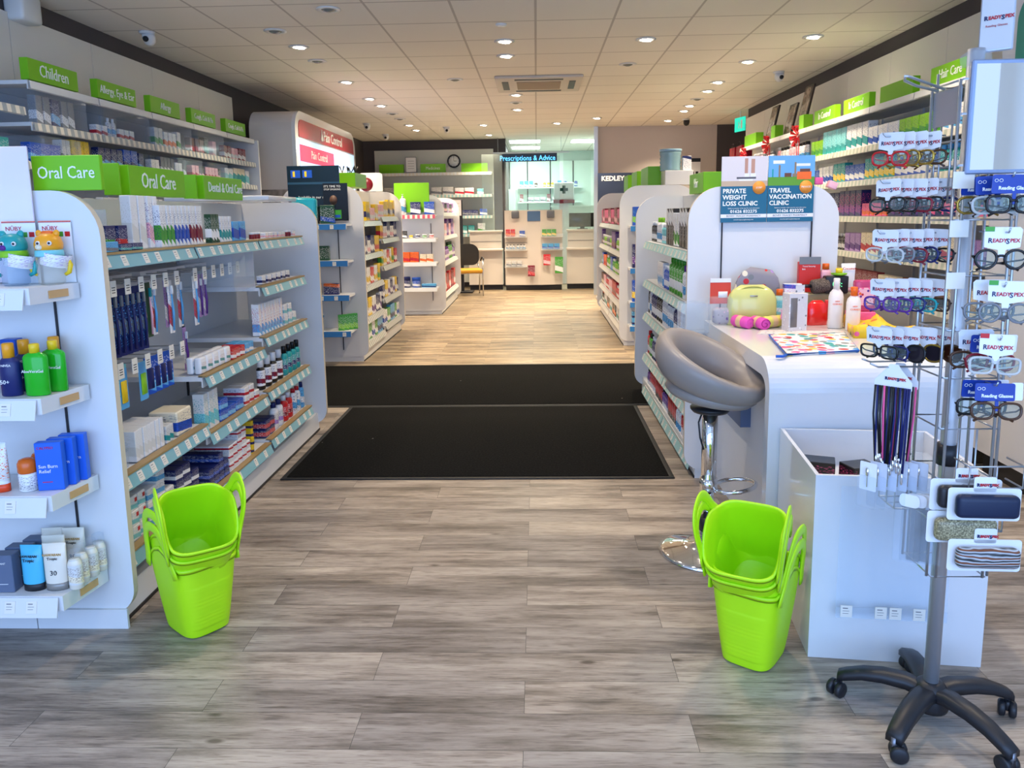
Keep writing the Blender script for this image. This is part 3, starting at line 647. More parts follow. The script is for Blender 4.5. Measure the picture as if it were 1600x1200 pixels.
run('E', AX, 2.955, 3.90, 1.2935, P1, [(end1, 4, .004), (end2, 4, .004), (end3, 4, .004)], back=.03)
run('E', AX, 3.42, 3.91, 1.2935, P1, [(teg, 3, .004), (tee, 4, .006), (blus, 2, .004)], back=.03)
run('E', AX, 3.93, 4.65, 1.2935, P1, [(minij, 3, .015), .04, (smallw, 5, .02), (minij, 2, .02), (smallw, 2, .05)], back=.03)
# clear trays behind the small cartons
def clear_box(label, loc, w, d, h, rz=0, t=.003, name='clear_tray', cat='tray', m=None):
    mb = MB(); m = m or ACRY
    mb.box(-w / 2, w / 2, 0, t, 0, h, m).box(-w / 2, w / 2, d - t, d, 0, h, m).box(-w / 2, -w / 2 + t, t, d - t, 0, h, m).box(w / 2 - t, w / 2, t, d - t, 0, h, m).box(-w / 2, w / 2, 0, d, 0, t, m)
    o = part(name, mb, None, loc, (0, 0, rz)); tag(o, label, cat); return o
clear_box('clear acrylic pusher tray behind the silver toothpaste cartons', (AX - .14, 2.56, 1.292), .13, .1, .15, ROT['E'])
clear_box('clear acrylic pusher tray behind the navy toothpaste cartons', (AX - .14, 2.71, 1.292), .13, .1, .15, ROT['E'])
# pegboard bars, hooks and hanging brushes
def bar(label, y0, y1, z, x=AX - .26):
    r = part('hook_rail', MB().box(x - .19, x, y0, y1, z - .012, z + .012, STEEL), ga, world=True); off = -Vector(ga.location) * 0
    n = int((y1 - y0) / .095)
    for i in range(n):
        y = y0 + .05 + i * .095
        part('hook', MB().tube([(x, y, z), (x + .2, y, z + .004), (x + .215, y, z + .014)], .0022, WIRE, 5), r)
        tb = MB().box(x + .216, x + .218, y - .019, y + .019, z - .035, z + .022, TICKET)
        for k in range(3): tb.box(x + .218, x + .2186, y - .011, y + .01, z - .022 + k * .009, z - .019 + k * .009, INK)
        part('price_ticket', tb, r)
    return r
bar('upper hook rail in the nearest oral care bay', 2.46, 3.13, 1.17)
bar('upper hook rail in the middle oral care bay', 3.20, 3.86, 1.17)
bar('lower hook rail in the nearest oral care bay', 2.46, 3.14, .875)
dark = 'tb1'; prod('tb1', 'toothbrush_pack', 'dark navy carded toothbrush', 'toothbrush', 'hang', .034, .01, .25, body=pack('navy', 'grey', 'sky', .3, .5), item='brush', im=plain('navy'), im2=plain('grey'), blister=False)
prod('tb2', 'toothbrush_pack', 'pale blue carded toothbrush', 'toothbrush', 'hang', .036, .01, .24, body=pack('sky', 'white', 'navy'), item='brush', im=plain('white'), im2=plain('blue'))
prod('tb3', 'toothbrush_pack', 'red and white carded toothbrush', 'toothbrush', 'hang', .04, .01, .22, body=pack('white', 'red', 'sky', .12, .5), item='brush', im=plain('sky'), im2=plain('white'))
prod('tb4', 'toothbrush_pack', 'teal and pink carded toothbrush', 'toothbrush', 'hang', .04, .01, .22, body=plain('darkgreen'), item='brush', im=plain('palepink'), im2=plain('teal'))
prod('tb5', 'toothbrush_pack', 'lilac carded toothbrush', 'toothbrush', 'hang', .034, .01, .20, body=pack('lilac', 'white', 'navy'), item='brush', im=plain('purple'), im2=plain('white'))
prod('fl2', 'floss_pack', 'light blue hanging floss pack', 'dental floss', 'hang', .055, .01, .14, body=pack('aqua', 'sky', 'navy'), item='glove', im=plain('sky'))
prod('fl3', 'floss_pack', 'blue hanging floss pack with yellow panel', 'dental floss', 'hang', .06, .01, .15, body=plain('sky'), item='glove', im=plain('yellow'))
prod('fl4', 'floss_pack', 'blue hanging floss pack with green panel', 'dental floss', 'hang', .06, .01, .15, body=plain('sky'), item='glove', im=plain('lime'))
prod('fl5', 'floss_pack', 'deep blue hanging floss pack', 'dental floss', 'hang', .06, .01, .15, body=pack('blue', 'sky', 'white'), item='glove', im=plain('navy'))
def hang(key, place, y, z, x, tilt=0): put(key, (x, y, z), ROT['E'] + tilt, place)
PH = 'upper hooks of the oral care aisle'; PL = 'lower hooks of the oral care aisle'
xh = AX - .07
for i, (k, y) in enumerate((('tb2', 2.485), ('tb2', 2.53), ('tb5', 2.575))): hang(k, PH, y, 1.155, xh - .01 * i)
for i in range(7): hang('tb1', PH, 2.625 + i * .040, 1.155, xh - .012, -.25)
for i, y in enumerate((2.915, 2.965)): hang('tb4', PH, y, 1.155, xh - .04)
for i, (y) in enumerate((3.02 + .0, 3.065, 3.25, 3.295)): hang('tb3', PH, y, 1.155, xh - (.0 if i in (1, 3) else .05))
for i, y in enumerate((3.13, 3.45, 3.50)): hang('tb5', PH, y, 1.15, xh - .05)
hang('tb5', 'hanging alone below the red toothbrushes', 3.33, .92, xh - .08)
for i in range(3): hang('fl2', PL, 2.50 + .05 * i, .865, xh - .02 * (2 - i), -.2)
hang('fl3', PL, 2.66, .865, xh); hang('fl2', PL, 2.74, .865, xh - .05, -.2); hang('fl4', PL, 2.80, .865, xh)
for i in range(4): hang('fl5', PL, 2.89 + .05 * i, .865, xh - .02, -.2)
# middle bay, white boxes shelf at .724
M1 = 'middle bay under the hanging brushes'
prod('flosst', 'floss_dispenser', 'rounded white floss pack', 'dental floss', 'soft', .062, .03, .075, body=plain('white'), label=pack('white', 'teal', 'red'))
redb = bx('red', 'white', .05, .05, .05, 'carton', 'denture_box', key='redb', adj='small red denture carton'); bluw = bx('sky', 'white', .05, .05, .05, 'carton', 'denture_box', key='bluw', adj='small blue and white denture carton')
run('E', AX, 3.19, 3.90, .728, M1, [('flosst', 5, .004, 2, 1), (redb, 3, .004, 2, 1), (bluw, 2, .004, 2, 1)], back=.02)
steri = bx('blue', 'sky', .085, .11, .05, 'carton', 'denture_box', key='steri', adj='blue denture tablet carton', hi=.5); rw_ = bx('white', 'red', .06, .11, .045, 'carton', 'denture_box', key='rwd', adj='white and red denture cream carton')
tallg = bx('offwhite', 'aqua', .045, .05, .17, 'carton', 'mouthwash_box', key='tallg', adj='tall pale green carton', ink='teal'); 
M2 = 'middle bay, shelf below the floss packs'
run('E', AX, 3.19, 3.90, .4695, M2, [(tallg, 3, .006), (steri, 2, .006, 1, 2), (steri, 1, .006), (rw_, 4, .006, 1, 2)], back=.02)
aqf = bx('white', 'red', .05, .17, .042, 'carton', 'toothpaste_box', key='aqf', adj='striped white toothpaste carton', ink='navy', lo=.55, hi=.75); orb = bx('navy', 'blue', .05, .17, .042, 'carton', 'toothpaste_box', key='orb', adj='navy toothpaste carton', ink='white')
M3 = 'bottom shelf of the middle bay'
run('E', AX, 3.19, 3.90, .2035, M3, [(orb, 4, .004, 1, 3), (aqf, 5, .004, 1, 4), (bx('yellow', 'navy', .03, .17, .042, 'carton', 'toothpaste_box', key='yb', adj='yellow ended toothpaste carton'), 1, .004, 1, 4)], back=.02)
# near bay
N1 = 'near bay, shelf of dental tubs'
prod('tubc', 'clear_tub', 'clear plastic denture tub', 'tub', 'jar', .07, .07, .085, body=ACRY, cap=ACRYF)
dent = bx('white', 'offwhite', .028, .12, .115, 'carton', 'refill_pack', key='dent', adj='upright white refill pack', ink='offwhite')
sens = bx('sky', 'white', .06, .03, .16, 'carton', 'toothpaste_box', key='sens', adj='angled blue toothpaste carton')
run('E', AX, 2.46, 3.16, .519, N1, [('tubc', 2, .01, 2, 1), (dent, 7, .003), (bx('offwhite', 'teal', .03, .05, .07, 'carton', 'refill_pack', key='dd', adj='small teal and white refill pack'), 2, .004), .02, (bx('cream', 'blue', .13, .12, .10, 'carton', 'display_box', key='opn', adj='open brown and blue display carton', hi=.5), 1, .01)], back=.03)
for i, (a, k) in enumerate(((.5, 'orbn'), (.6, 'orbn'))):
    pass
N2 = 'near bay, shelf above the lowest'
wsk = bx('white', 'sky', .065, .14, .05, 'carton', 'toothpaste_box', key='wsk', adj='white and light blue toothpaste carton', hi=.5, ink='navy')
aqw = bx('white', 'aqua', .05, .12, .055, 'carton', 'toothpaste_box', key='aqw', adj='white cube toothpaste carton with red dot', ink='sky', patch=[(.005, .02, .03, .045, plain('red'))])
run('E', AX, 2.46, 3.16, .2385, N2, [(aqw, 4, .004, 1, 3), (wsk, 3, .005, 1, 4), (bx('navy', 'white', .065, .14, .05, 'carton', 'toothpaste_box', key='nvw', adj='navy and white toothpaste carton'), 3, .004, 1, 3)], back=.03)
# far bay shelves
F1, F2, F3, F4 = ['far bay, %s shelf' % s for s in ('second', 'third', 'fourth', 'lowest')]
eno = bx('white', 'navy', .06, .03, .045, 'carton', 'floss_box', key='eno', adj='small black and white carton')
clear_box('clear acrylic security case with a hinged lid in the far bay', (AX - .02, 3.75, 1.05), .27, .28, .19, ROT['E'], .004, 'security_case', 'case', ACRY)
run('E', AX, 4.02, 4.65, 1.0485, F1, [(eno, 6, .02), ], back=.03)
tp = bx('white', 'sky', .036, .04, .17, 'carton', 'toothpaste_box', key='tp', adj='tall white and blue toothpaste tube carton', ink='red', lo=.05, hi=.3)
run('E', AX, 3.94, 4.65, .7785, F2, [(tp, 8, .012, 1, 1), (bx('white', 'aqua', .06, .04, .06, 'carton', 'floss_box', key='wa', adj='small white and pale aqua carton'), 3, .02, 1, 2)], back=.03)
mw1 = bo('black', 'white', .062, .17, 'mouthwash bottle', 'mouthwash_bottle', cf=.28, nr=.4, cr=.018, label=pack('white', 'maroon', 'navy'), adj='dark mouthwash bottle with white cap', key='mw1')
mw2 = bo('teal', 'black', .055, .17, 'mouthwash bottle', 'mouthwash_bottle', cf=.24, nr=.4, cr=.014, label=pack('teal', 'navy', 'white'), adj='green mouthwash bottle with black cap', key='mw2')
run('E', AX, 3.94, 4.65, .4835, F3, [(mw1, 4, .03), (mw2, 5, .022)], back=.03)
mw3 = bo('red', 'white', .07, .15, 'mouthwash bottle', 'mouthwash_bottle', cf=.2, nr=.4, label=pack('red', 'maroon', 'white'), adj='red mouthwash bottle', key='mw3')
mw4 = bo('white', 'navy', .07, .15, 'mouthwash bottle', 'mouthwash_bottle', cf=.2, nr=.4, label=pack('offwhite', 'lilac', 'navy'), adj='white mouthwash bottle with purple cap', key='mw4')
rbx = bx('navy', 'red', .07, .1, .045, 'carton', 'toothpaste_box', key='rbx', adj='red and navy toothpaste carton', hi=.6)
run('E', AX, 3.93, 4.65, .2185, F4, [(rbx, 2, .005, 1, 2), (mw4, 2, .01), (mw3, 2, .01), (bo('white', 'red', .06, .15, 'bottle', 'mouthwash_bottle', cf=.15, adj='slim white and red mouthwash bottle', key='mw5'), 2, .01), (bo('sky', 'navy', .05, .16, 'bottle', 'mouthwash_bottle', cf=.2, adj='light blue mouthwash bottle', key='mw6'), 1, .01)], back=.03)
# ---- front end shelves of A
EC1, EC2, EC3, EC4 = 'near left end shelf', 'near left sun care shelf', 'near left after-sun shelf', 'lowest near left end shelf'
prod('nivea', 'sunscreen_bottle', 'dark blue sunscreen bottle with orange cap', 'bottle', 'bottle', .062, .042, .165, body=plain('navy', .25), cap=mat('amber_cap', srgb('#f0a01c'), .3), cf=.27, nr=.62, cr=.0165, text=[('NIVEA', .0105, 0, .097, WH), ('50+', .018, -.008, .045, WH)])
prod('aloe', 'aloe_gel_bottle', 'bright green aloe gel bottle with yellow cap', 'bottle', 'bottle', .074, .042, .162, body=mat('green_gel', srgb('#22b022'), .12), cap=plain('yellow', .3), cf=.17, nr=.5, cr=.0145, sh=.12, text=[('AloeVeraGel', .0125, 0, .078, WH)], label=None)
prod('sunb', 'sunburn_relief_box', 'blue sunburn relief carton', 'box', 'box', .078, .03, .155, body=mat('sunburn_blue', srgb('#1f62d8'), .4), text=[('Sun Burn', .0155, -.003, .078, WH), ('Relief', .0155, -.014, .062, WH), ('CALYPSO', .0115, -.008, .138, RED)], patch=[(-.024, .006, .026, .0285, RED)])
prod('rollon', 'roll_on_sunscreen', 'white roll-on with orange dome cap', 'roll-on', 'stickroll', .056, .056, .105, body=pack('white', 'offwhite', 'navy'), cap=mat('orange_dome', srgb('#d8651c'), .2))
prod('whtube', 'sun_cream_tube', 'white cream tube with orange cap', 'tube', 'tube', .066, .04, .16, body=pack('white', 'offwhite', 'orange'), cap=mat('orange_cap', srgb('#e8481c'), .3))
prod('htblue', 'lotion_bottle', 'turquoise black-capped lotion bottle', 'bottle', 'tube', .072, .042, .15, body=mat('turquoise_bottle', srgb('#4fb9dc'), .2), cap=RUBBER, text=[('HAWAIIAN', .0115, 0, .118, INK), ('Tropic', .014, 0, .104, INK)])
prod('ht30', 'lotion_bottle', 'pearl lotion bottle marked 30', 'bottle', 'tube', .074, .042, .155, body=mat('pearl_bottle', srgb('#e4dccb'), .2), cap=mat('pewter_cap', srgb('#8e8a84'), .3, .3), text=[('HAWAIIAN', .0115, 0, .122, mat('gold_ink', C['gold'], .4)), ('Tropic', .012, 0, .109, INK), ('30', .022, 0, .06, INK)])
prod('htspray', 'lotion_spray_bottle', 'slim pearl spray bottle', 'bottle', 'spray', .045, .036, .132, body=mat('pearl_bottle', (0, 0, 0)), cap=ACRYF, cf=.25, nr=.75, label=pack('offwhite', 'cream', 'brown'))
prod('greybx', 'serum_box', 'slate grey carton', 'box', 'box', .075, .045, .125, body=mat('slate_carton', srgb('#5e6b84'), .5), text=[('FRAGRANT', .009, -.004, .098, WH)], patch=[(-.02, .02, .028, .0295, WH)])
prod('bluecap', 'sunscreen_box', 'royal blue carton', 'box', 'box', .05, .04, .16, body=plain('blue'))
def sput(key, x, y, z, place, rz=0): FROM[place] = 'left'; return put(key, (x, y, z + .0008), rz, place)
z = .868
sput('whtube', -1.735, 2.24, z, EC2); sput('nivea', -1.632, 2.222, z, EC2, .1); sput('nivea', -1.632, 2.29, z, EC2); sput('nivea', -1.57, 2.345, z, EC2)
sput('aloe', -1.552, 2.225, z, EC2, .08); sput('aloe', -1.535, 2.285, z, EC2)
sput('bluecap', -1.705, 2.34, z, EC2)
z = .558
sput('whtube', -1.708, 2.222, z, EC3); sput('rollon', -1.620, 2.222, z, EC3); sput('rollon', -1.618, 2.284, z, EC3); sput('rollon', -1.614, 2.342, z, EC3)
sput('sunb', -1.546, 2.245, z, EC3, .18); sput('sunb', -1.536, 2.290, z, EC3, .18); sput('sunb', -1.526, 2.335, z, EC3, .18)
z = .226
sput('greybx', -1.722, 2.215, z, EC4, .05); sput('greybx', -1.708, 2.275, z, EC4, .05); sput('greybx', -1.69, 2.335, z, EC4, .05); sput('htblue', -1.634, 2.222, z, EC4)
sput('ht30', -1.558, 2.225, z, EC4, .1); sput('ht30', -1.60, 2.285, z, EC4, .1); sput('ht30', -1.57, 2.345, z, EC4, .1); sput('ht30', -1.64, 2.345, z, EC4, .1)
for i, (x, y) in enumerate(((-1.501, 2.232), (-1.507, 2.275), (-1.500, 2.318), (-1.497, 2.36))): sput('htspray', x, y, z, EC4)
# two animal sippy cups on a backing card
def sippy(label, x, y, z, head, collar, handle, body, earm, snout, rz=0, tuft=None):
    r = empty('sippy_cup', (x, y, z), rz); r.scale = (1.32, 1.32, 1.32); tag(r, label, 'cup', 'animal-shaped sippy cups on the near left shelf')
    cupm = clear('cup_' + body, tuple(.6 + .4 * c for c in C[body]), .22)
    part('cup_body', MB().lathe([(.024, 0), (.029, .004), (.031, .055), (.0285, .068)], cupm, 20), r)
    part('collar', MB().lathe([(.030, .066), (.0315, .069), (.0305, .080), (.028, .082)], plain(collar), 20), r)
    hd = MB().lathe([(.0275, .080), (.031, .088), (.031, .098), (.026, .112), (.015, .120), (0, .122)], plain(head), 20)
    h = part('animal_head_lid', hd, r)
    for s in (-1, 1):
        part('ear', MB().lathe([(0, -.004), (.007, -.002), (.0085, .004), (.006, .011), (0, .014)], plain(earm), 10, 1, .6, Matrix.Translation((s * .018, 0, .116)) @ Matrix.Rotation(s * .4, 4, 'Y')), h)
        part('eye', MB().lathe([(0, 0), (.0055, .001), (.005, .003), (0, .0035)], plain('white'), 12, M=Matrix.Translation((s * .013 + .004, -.0275, .098)) @ Matrix.Rotation(R(90), 4, 'X')), h)
        part('pupil', MB().lathe([(0, 0), (.003, .0005), (0, .0015)], INK, 10, M=Matrix.Translation((s * .013 + .004, -.0312, .098)) @ Matrix.Rotation(R(90), 4, 'X')), h)
        part('handle', MB().tube([(s * .029, 0, .062), (s * .040, 0, .060), (s * .046, 0, .045), (s * .042, 0, .028), (s * .032, 0, .022)], [.004, .0055, .006, .0055, .004], plain(handle), 8), r)
    part('snout', MB().lathe([(0, -.002), (.008, 0), (.008, .005), (0, .007)], plain(snout), 12, 1, .8, Matrix.Translation((-.008, -.026, .089)) @ Matrix.Rotation(R(90), 4, 'X')), h)
    if tuft: part('mane_tuft', MB().rbox(-.012, .012, -.008, .008, .114, .127, plain(tuft), .004, 2), h)
    part('paper_sleeve', MB().lathe([(.0325, .045), (.0335, .075)], pack('white', 'offwhite', 'lilac'), 20, cap=False, M=Matrix.Rotation(.22, 4, 'Y')), r)
    cd = MB().rbox(-.038, .038, .036, .0375, 0, .15, plain('white'), .0005, 1, smooth=False); c = part('backing_card', cd, r)
    part('printed_stripe', MB().box(-.038, .038, .0352, .036, .146, .150, pack('orange', 'navy', 'pink')), c); part('lettering', text_mesh('NÛBY', .014, RED, .0005), c, (-.012, .0353, .132))
    for xx, mm in ((.012, plain('green')), (.028, plain('red'))): part('printed_square', MB().rbox(xx - .006, xx + .006, .0352, .036, .112, .124, mm, .0003, 1, smooth=False), c)
sippy('turquoise animal sippy cup with pointed ears and lime collar', -1.640, 2.325, 1.2058, 'teal', 'lime', 'teal', 'sky', 'teal', 'purple', .15)
sippy('orange animal sippy cup with yellow handles and red tuft', -1.538, 2.345, 1.2058, 'amber', 'aqua', 'yellow', 'cream', 'amber', 'cream', .1, 'orange')
# ------------------------------------------------------------------ lime totes
def tote_proto():
    """one flexible tote: tapered rounded bucket, ribbed narrow sides, rim swooping up into a tall loop handle on each broad side"""
    n = 96; W0, D0, W1, D1, H = .078, .100, .112, .132, .262   # half sizes at the foot and at the rim; handles stand at +-x
    L = 40
    def up(y, d):   # rim rises towards the middle of the handle sides
        t = max(0, 1 - (abs(y) / (d * .86)) ** 2); return .060 * t * t
    def at(u, ins):
        w = W0 + (W1 - W0) * u ** .85 - ins; d = D0 + (D1 - D0) * u ** .85 - ins; P = []
        for i in range(n):
            t = 2 * math.pi * i / n; c, s = math.cos(t), math.sin(t); e = 2 / 4.0
            x = math.copysign(abs(c) ** e, c); y = math.copysign(abs(s) ** e, s)
            k = .0030 * (1 + math.sin(u * 2 * math.pi * 22)) * max(0, abs(y) ** 6 - .2) if (.12 < u < .72 and ins == 0) else 0
            z = H * u + up(y * d, d) * (abs(x) > .9) * max(0, (u - .75) / .25) ** 2
            P.append((x * w, y * d + math.copysign(k, y), z))
        return P
    vs = []; fs = []
    R_ = [[(x * .93, y * .93, 0) for x, y, z in at(0, 0)], [(x, y, .006) for x, y, z in at(.02, 0)]] + [at(k / L, 0) for k in range(1, L + 1)]
    top = at(1, 0)
    R_.append([(x * 1.022, y * 1.022, z - .012) for x, y, z in top]); R_.append([(x * 1.028, y * 1.028, z + .002) for x, y, z in top]); R_.append([(x * .99, y * .99, z + .004) for x, y, z in top])
    R_ += [at(k / 10, .005) for k in range(10, 0, -1)]; R_.append([(x * .92, y * .92, .006) for x, y, z in at(0, 0)])
    for r in R_: vs += r
    for j in range(len(R_) - 1):
        for i in range(n): k = (i + 1) % n; fs.append((j * n + i, j * n + k, (j + 1) * n + k, (j + 1) * n + i))
    fs.append(list(range(n))[::-1]); m_ = (len(R_) - 1) * n; fs.append([m_ + i for i in range(n)])
    r = D.objects.new('shopping_tote', None); PROTOS.append(r)
    adopt(r, 'bucket', MB().add(vs, fs, LIMEP, True).mesh('bucket'))
    for s in (-1, 1):
        pts = []; K_ = 40
        for i in range(K_ + 1):
            t = math.pi * i / K_; c, sn = math.cos(t), math.sin(t)
            yy = -.078 * math.copysign(abs(c) ** .8, c) * (1 if sn > .35 else 1 + .28 * (1 - sn / .35) ** 2); zz = H - .028 + .165 * sn ** .75
            pts.append((yy, zz))
        vs = []; fs = []; q = 10
        for i, (y, z) in enumerate(pts):
            a = pts[max(0, i - 1)]; b = pts[min(K_, i + 1)]; ty, tz = b[0] - a[0], b[1] - a[1]; l = math.hypot(ty, tz) or 1; ny, nz = tz / l, -ty / l
            for k in range(q):
                an = 2 * math.pi * k / q; u = .0165 * math.copysign(abs(math.cos(an)) ** .7, math.cos(an)); v = .0048 * math.sin(an)
                vs.append((s * (W1 * 1.0 + (z - H) * .13 + v), y + ny * u, z + nz * u))
        for i in range(K_):
            for k in range(q): l = (k + 1) % q; fs.append((i * q + k, i * q + l, (i + 1) * q + l, (i + 1) * q + k))
        fs += [list(range(q))[::-1], [K_ * q + k for k in range(q)]]
        adopt(r, 'handle', MB().add(vs, fs, LIMEP, True).mesh('handle'))
    return r
tote0 = tote_proto()
def tote(label, loc, rz, tip=0, roll=0, group=None):
    """tip: leaning towards the tote's own -y side"""
    o = copy_tree(tote0); o.location = loc
    M = Euler((0, 0, rz)).to_matrix() @ Euler((tip, 0, 0)).to_matrix() @ Euler((0, roll, 0)).to_matrix(); o.rotation_euler = M.to_euler()
    tag(o, label, 'shopping basket', group); return o
GT = 'lime green shopping totes'
tl = (-1.20, 2.43); tr = (.68, 2.262)
def nested(P, a, tip, k):
    ax = (math.sin(R(a)) * math.sin(R(tip)), -math.cos(R(a)) * math.sin(R(tip)), math.cos(R(tip))); return tuple(P[i] + ax[i] * k for i in range(3))
PL, PR = (-1.225, 2.48, .20), (.692, 2.32, .20)
tote('bottom lime green tote standing on the floor by the oral care gondola', (*tl, 0), R(51), 0, 0, GT)
tote('second lime green tote up in the stack by the oral care gondola', (tl[0], tl[1], .046), R(51), 0, 0, GT)
tote('third lime green tote, tipped forward under the uppermost by the oral care gondola', nested(PL, 36, 34, -.046), R(36), R(34), 0, GT)
tote('uppermost tote of the oral care stack, tipped forward with its inside showing', PL, R(36), R(34), 0, GT)
tote('bottom lime green tote standing on the floor beside the white bin', (*tr, 0), R(-36), 0, 0, GT)
tote('second lime green tote up in the stack beside the white bin', (tr[0], tr[1], .046), R(-36), 0, 0, GT)
tote('third lime green tote, tipped forward under the uppermost beside the white bin', nested(PR, -28, 34, -.046), R(-28), R(34), 0, GT)
tote('uppermost tote of the stack beside the bin, tipped forward showing its inside', PR, R(-28), R(34), 0, GT)

# ------------------------------------------------------------------ bar stool
st = empty('bar_stool', (.695, 3.0, 0)); tag(st, 'grey padded swivel bar stool with a ring backrest and chrome base', 'stool')
LEA = mat('taupe_leather', srgb('#8f8680'), .38)
part('base', MB().lathe([(.195, 0), (.198, .004), (.18, .012), (.11, .024), (.05, .044), (.032, .075), (.030, .10)], CHROME, 48), st)
part('collar', MB().lathe([(.034, .095), (.034, .15)], RUBBER, 24), st)
part('gas_column', MB().lathe([(.022, .15), (.022, .27)], CHROME, 24).lathe([(.031, .27), (.031, .62)], CHROME, 24), st)
cir = [(.105 + .085 * math.cos(2 * math.pi * i / 36), .075 * math.sin(2 * math.pi * i / 36), .285 + .012 * math.cos(2 * math.pi * i / 36)) for i in range(36)]
fr = part('footrest', MB().tube(cir, .009, CHROME, 10, True), st); part('clamp', MB().lathe([(.036, .27), (.036, .32)], CHROME, 20), st)
part('swivel_plate', MB().lathe([(.07, .60), (.08, .612), (.08, .62)], RUBBER, 24), st)
part('lift_lever', MB().tube([(-.03, 0, .60), (-.05, -.02, .56), (-.045, -.03, .50), (-.03, -.03, .45)], .004, RUBBER, 6), st)
def ellipsoid_ring(R0x, R0y, a, b, tilt, zoff, m, seg=56, k=16):
    vs = []; fs = []
    for i in range(seg):
        t = 2 * math.pi * i / seg; c, s = math.cos(t), math.sin(t)
        f = (1 - c) / 2  # 0 towards +x, 1 towards -x (the back)
        aa = a * (.85 + .25 * f); bb = b * (.75 + .45 * f)
        for j in range(k):
            p = 2 * math.pi * j / k; rr = aa * math.cos(p); zz = bb * math.sin(p) + f * .0
            lean = (zz) * .35
            vs.append(((R0x + rr + lean) * c, (R0y + rr + lean) * s, zoff + zz))
    for i in range(seg):
        for j in range(k): fs.append((i * k + j, ((i + 1) % seg) * k + j, ((i + 1) % seg) * k + (j + 1) % k, i * k + (j + 1) % k))
    return MB().add(vs, fs, m, True, Matrix.Translation((-.005, 0, .765)) @ Matrix.Rotation(R(-32), 4, 'Z') @ Matrix.Rotation(tilt, 4, 'Y'))
part('ring_backrest', ellipsoid_ring(.190, .178, .044, .066, R(24), 0, LEA), st)
part('seat_cushion', MB().lathe([(0, -.045), (.10, -.042), (.165, -.025), (.185, -.005), (.175, .02), (.13, .03), (0, .03)], LEA, 40, 1, .95, Matrix.Translation((-.0, 0, .685)) @ Matrix.Rotation(R(-32), 4, 'Z') @ Matrix.Rotation(R(9), 4, 'Y')), st)

# ------------------------------------------------------------------ white consultation counter, D end
cn = empty('display_counter', (1.24, 3.3, 0)); tag(cn, 'white waterfall counter joined to the gondola end, covered with gift items', 'counter')
prof_o = [(2.76, .0)]; th = .05; cx_, cz_, rr = 2.76 + .12, .85 - .12, .12
outer = [(2.76, 0), (2.76, cz_)] + [(cx_ - rr * math.cos(R(a)), cz_ + rr * math.sin(R(a))) for a in range(0, 91, 9)] + [(3.86, .85)]
inner = [(3.86, .85 - .07)] + [(cx_ - (rr - th) * math.cos(R(a)), cz_ + (rr - th - .02) * math.sin(R(a))) for a in range(90, -1, -9)] + [(2.76 + th, 0)]
poly = outer + inner
M = Matrix(((0, 1, 0, 0), (1, 0, 0, 0), (0, 0, 1, 0), (0, 0, 0, 1)))
part('waterfall_top', MB().prism(poly, .855, 1.61, WHITE2, M=M, edge=WHITE2), cn, world=True)
part('side_panel', MB().box(.93, 1.55, 2.83, 3.85, .0, .77, mat('pale_grey_laminate', (.62, .64, .68), .4)), cn, world=True)
part('inset_panel', MB().box(.885, .93, 3.25, 3.84, .46, .775, mat('blue_grey_poster', srgb('#5d6c8c'), .5)), cn, world=True)
# posters on the gondola end
def poster(label, x0, x1, z0, z1, y, top, head, sub, badge, bcol):
    r = empty('clinic_poster', ((x0 + x1) / 2, y, z0)); tag(r, label, 'poster', 'clinic posters on the white gondola end'); w = x1 - x0; h = z1 - z0
    part('sheet', MB().box(-w / 2, w / 2, 0, .003, 0, h, mat('poster_blue', srgb('#14607f'), .35)), r)
    q = MB()
    for i, (a, b, c, d, m) in enumerate(top): q.box(-w / 2 + a * w, -w / 2 + b * w, -.0003 - .0001 * i, 0, c * h, d * h, m)
    part('picture', q, r)
    for i, t in enumerate(head): part('lettering', text_mesh(t, .0305, LETTER, .0005, 'LEFT', bold=.0008, sx=1.0), r, (-w / 2 + .008, -.0012, h * (.475 - i * .095)))
    part('lettering', text_mesh(sub, .021, LETTER, .0005, bold=.0005, sx=1.1), r, (0, -.0012, h * .165))
    part('lettering', text_mesh('Speak to a member of the team for more information', .0072, LETTER, .0005), r, (0, -.0012, h * .215))
    part('white_band', MB().box(-w / 2, w / 2, -.0006, 0, .07 * h, .125 * h, plain('white')), r)
    part('lettering', text_mesh('BOVEY TRACEY PHARMACY', .0135, mat('grey_ink', C['grey'], .5), .0005), r, (0, -.0012, h * .097))
    part('lettering', text_mesh('www.boveytraceypharmacy.com', .0075, LETTER, .0005), r, (0, -.0012, h * .04))
    b = part('price_badge', MB().lathe([(0, 0), (.032, 0), (.032, .001), (0, .001)], mat('badge_orange', srgb('#f0973a'), .5), 28, M=Matrix.Translation((w * .32, -.0012, h * .525)) @ Matrix.Rotation(R(90), 4, 'X')), r)
    part('lettering', text_mesh(badge, .0125, LETTER, .0005), b, (w * .32, -.003, h * .525))
SKN = mat('skin_print', srgb('#b98e7c'), .6); GR_ = mat('scale_print', srgb('#5b5a63'), .5)
wl = [(0, 1, .55, 1, mat('room_print', srgb('#d9d2d4'), .5)), (0, 1, .55, .63, mat('rug_print', srgb('#c2ab92'), .6)), (.33, .75, .66, .69, GR_), (.38, .68, .63, .66, plain('white')), (.50, .57, .72, .97, SKN), (.64, .72, .72, .96, SKN), (.50, .60, .69, .745, plain('white')), (.63, .74, .69, .745, plain('white'))]
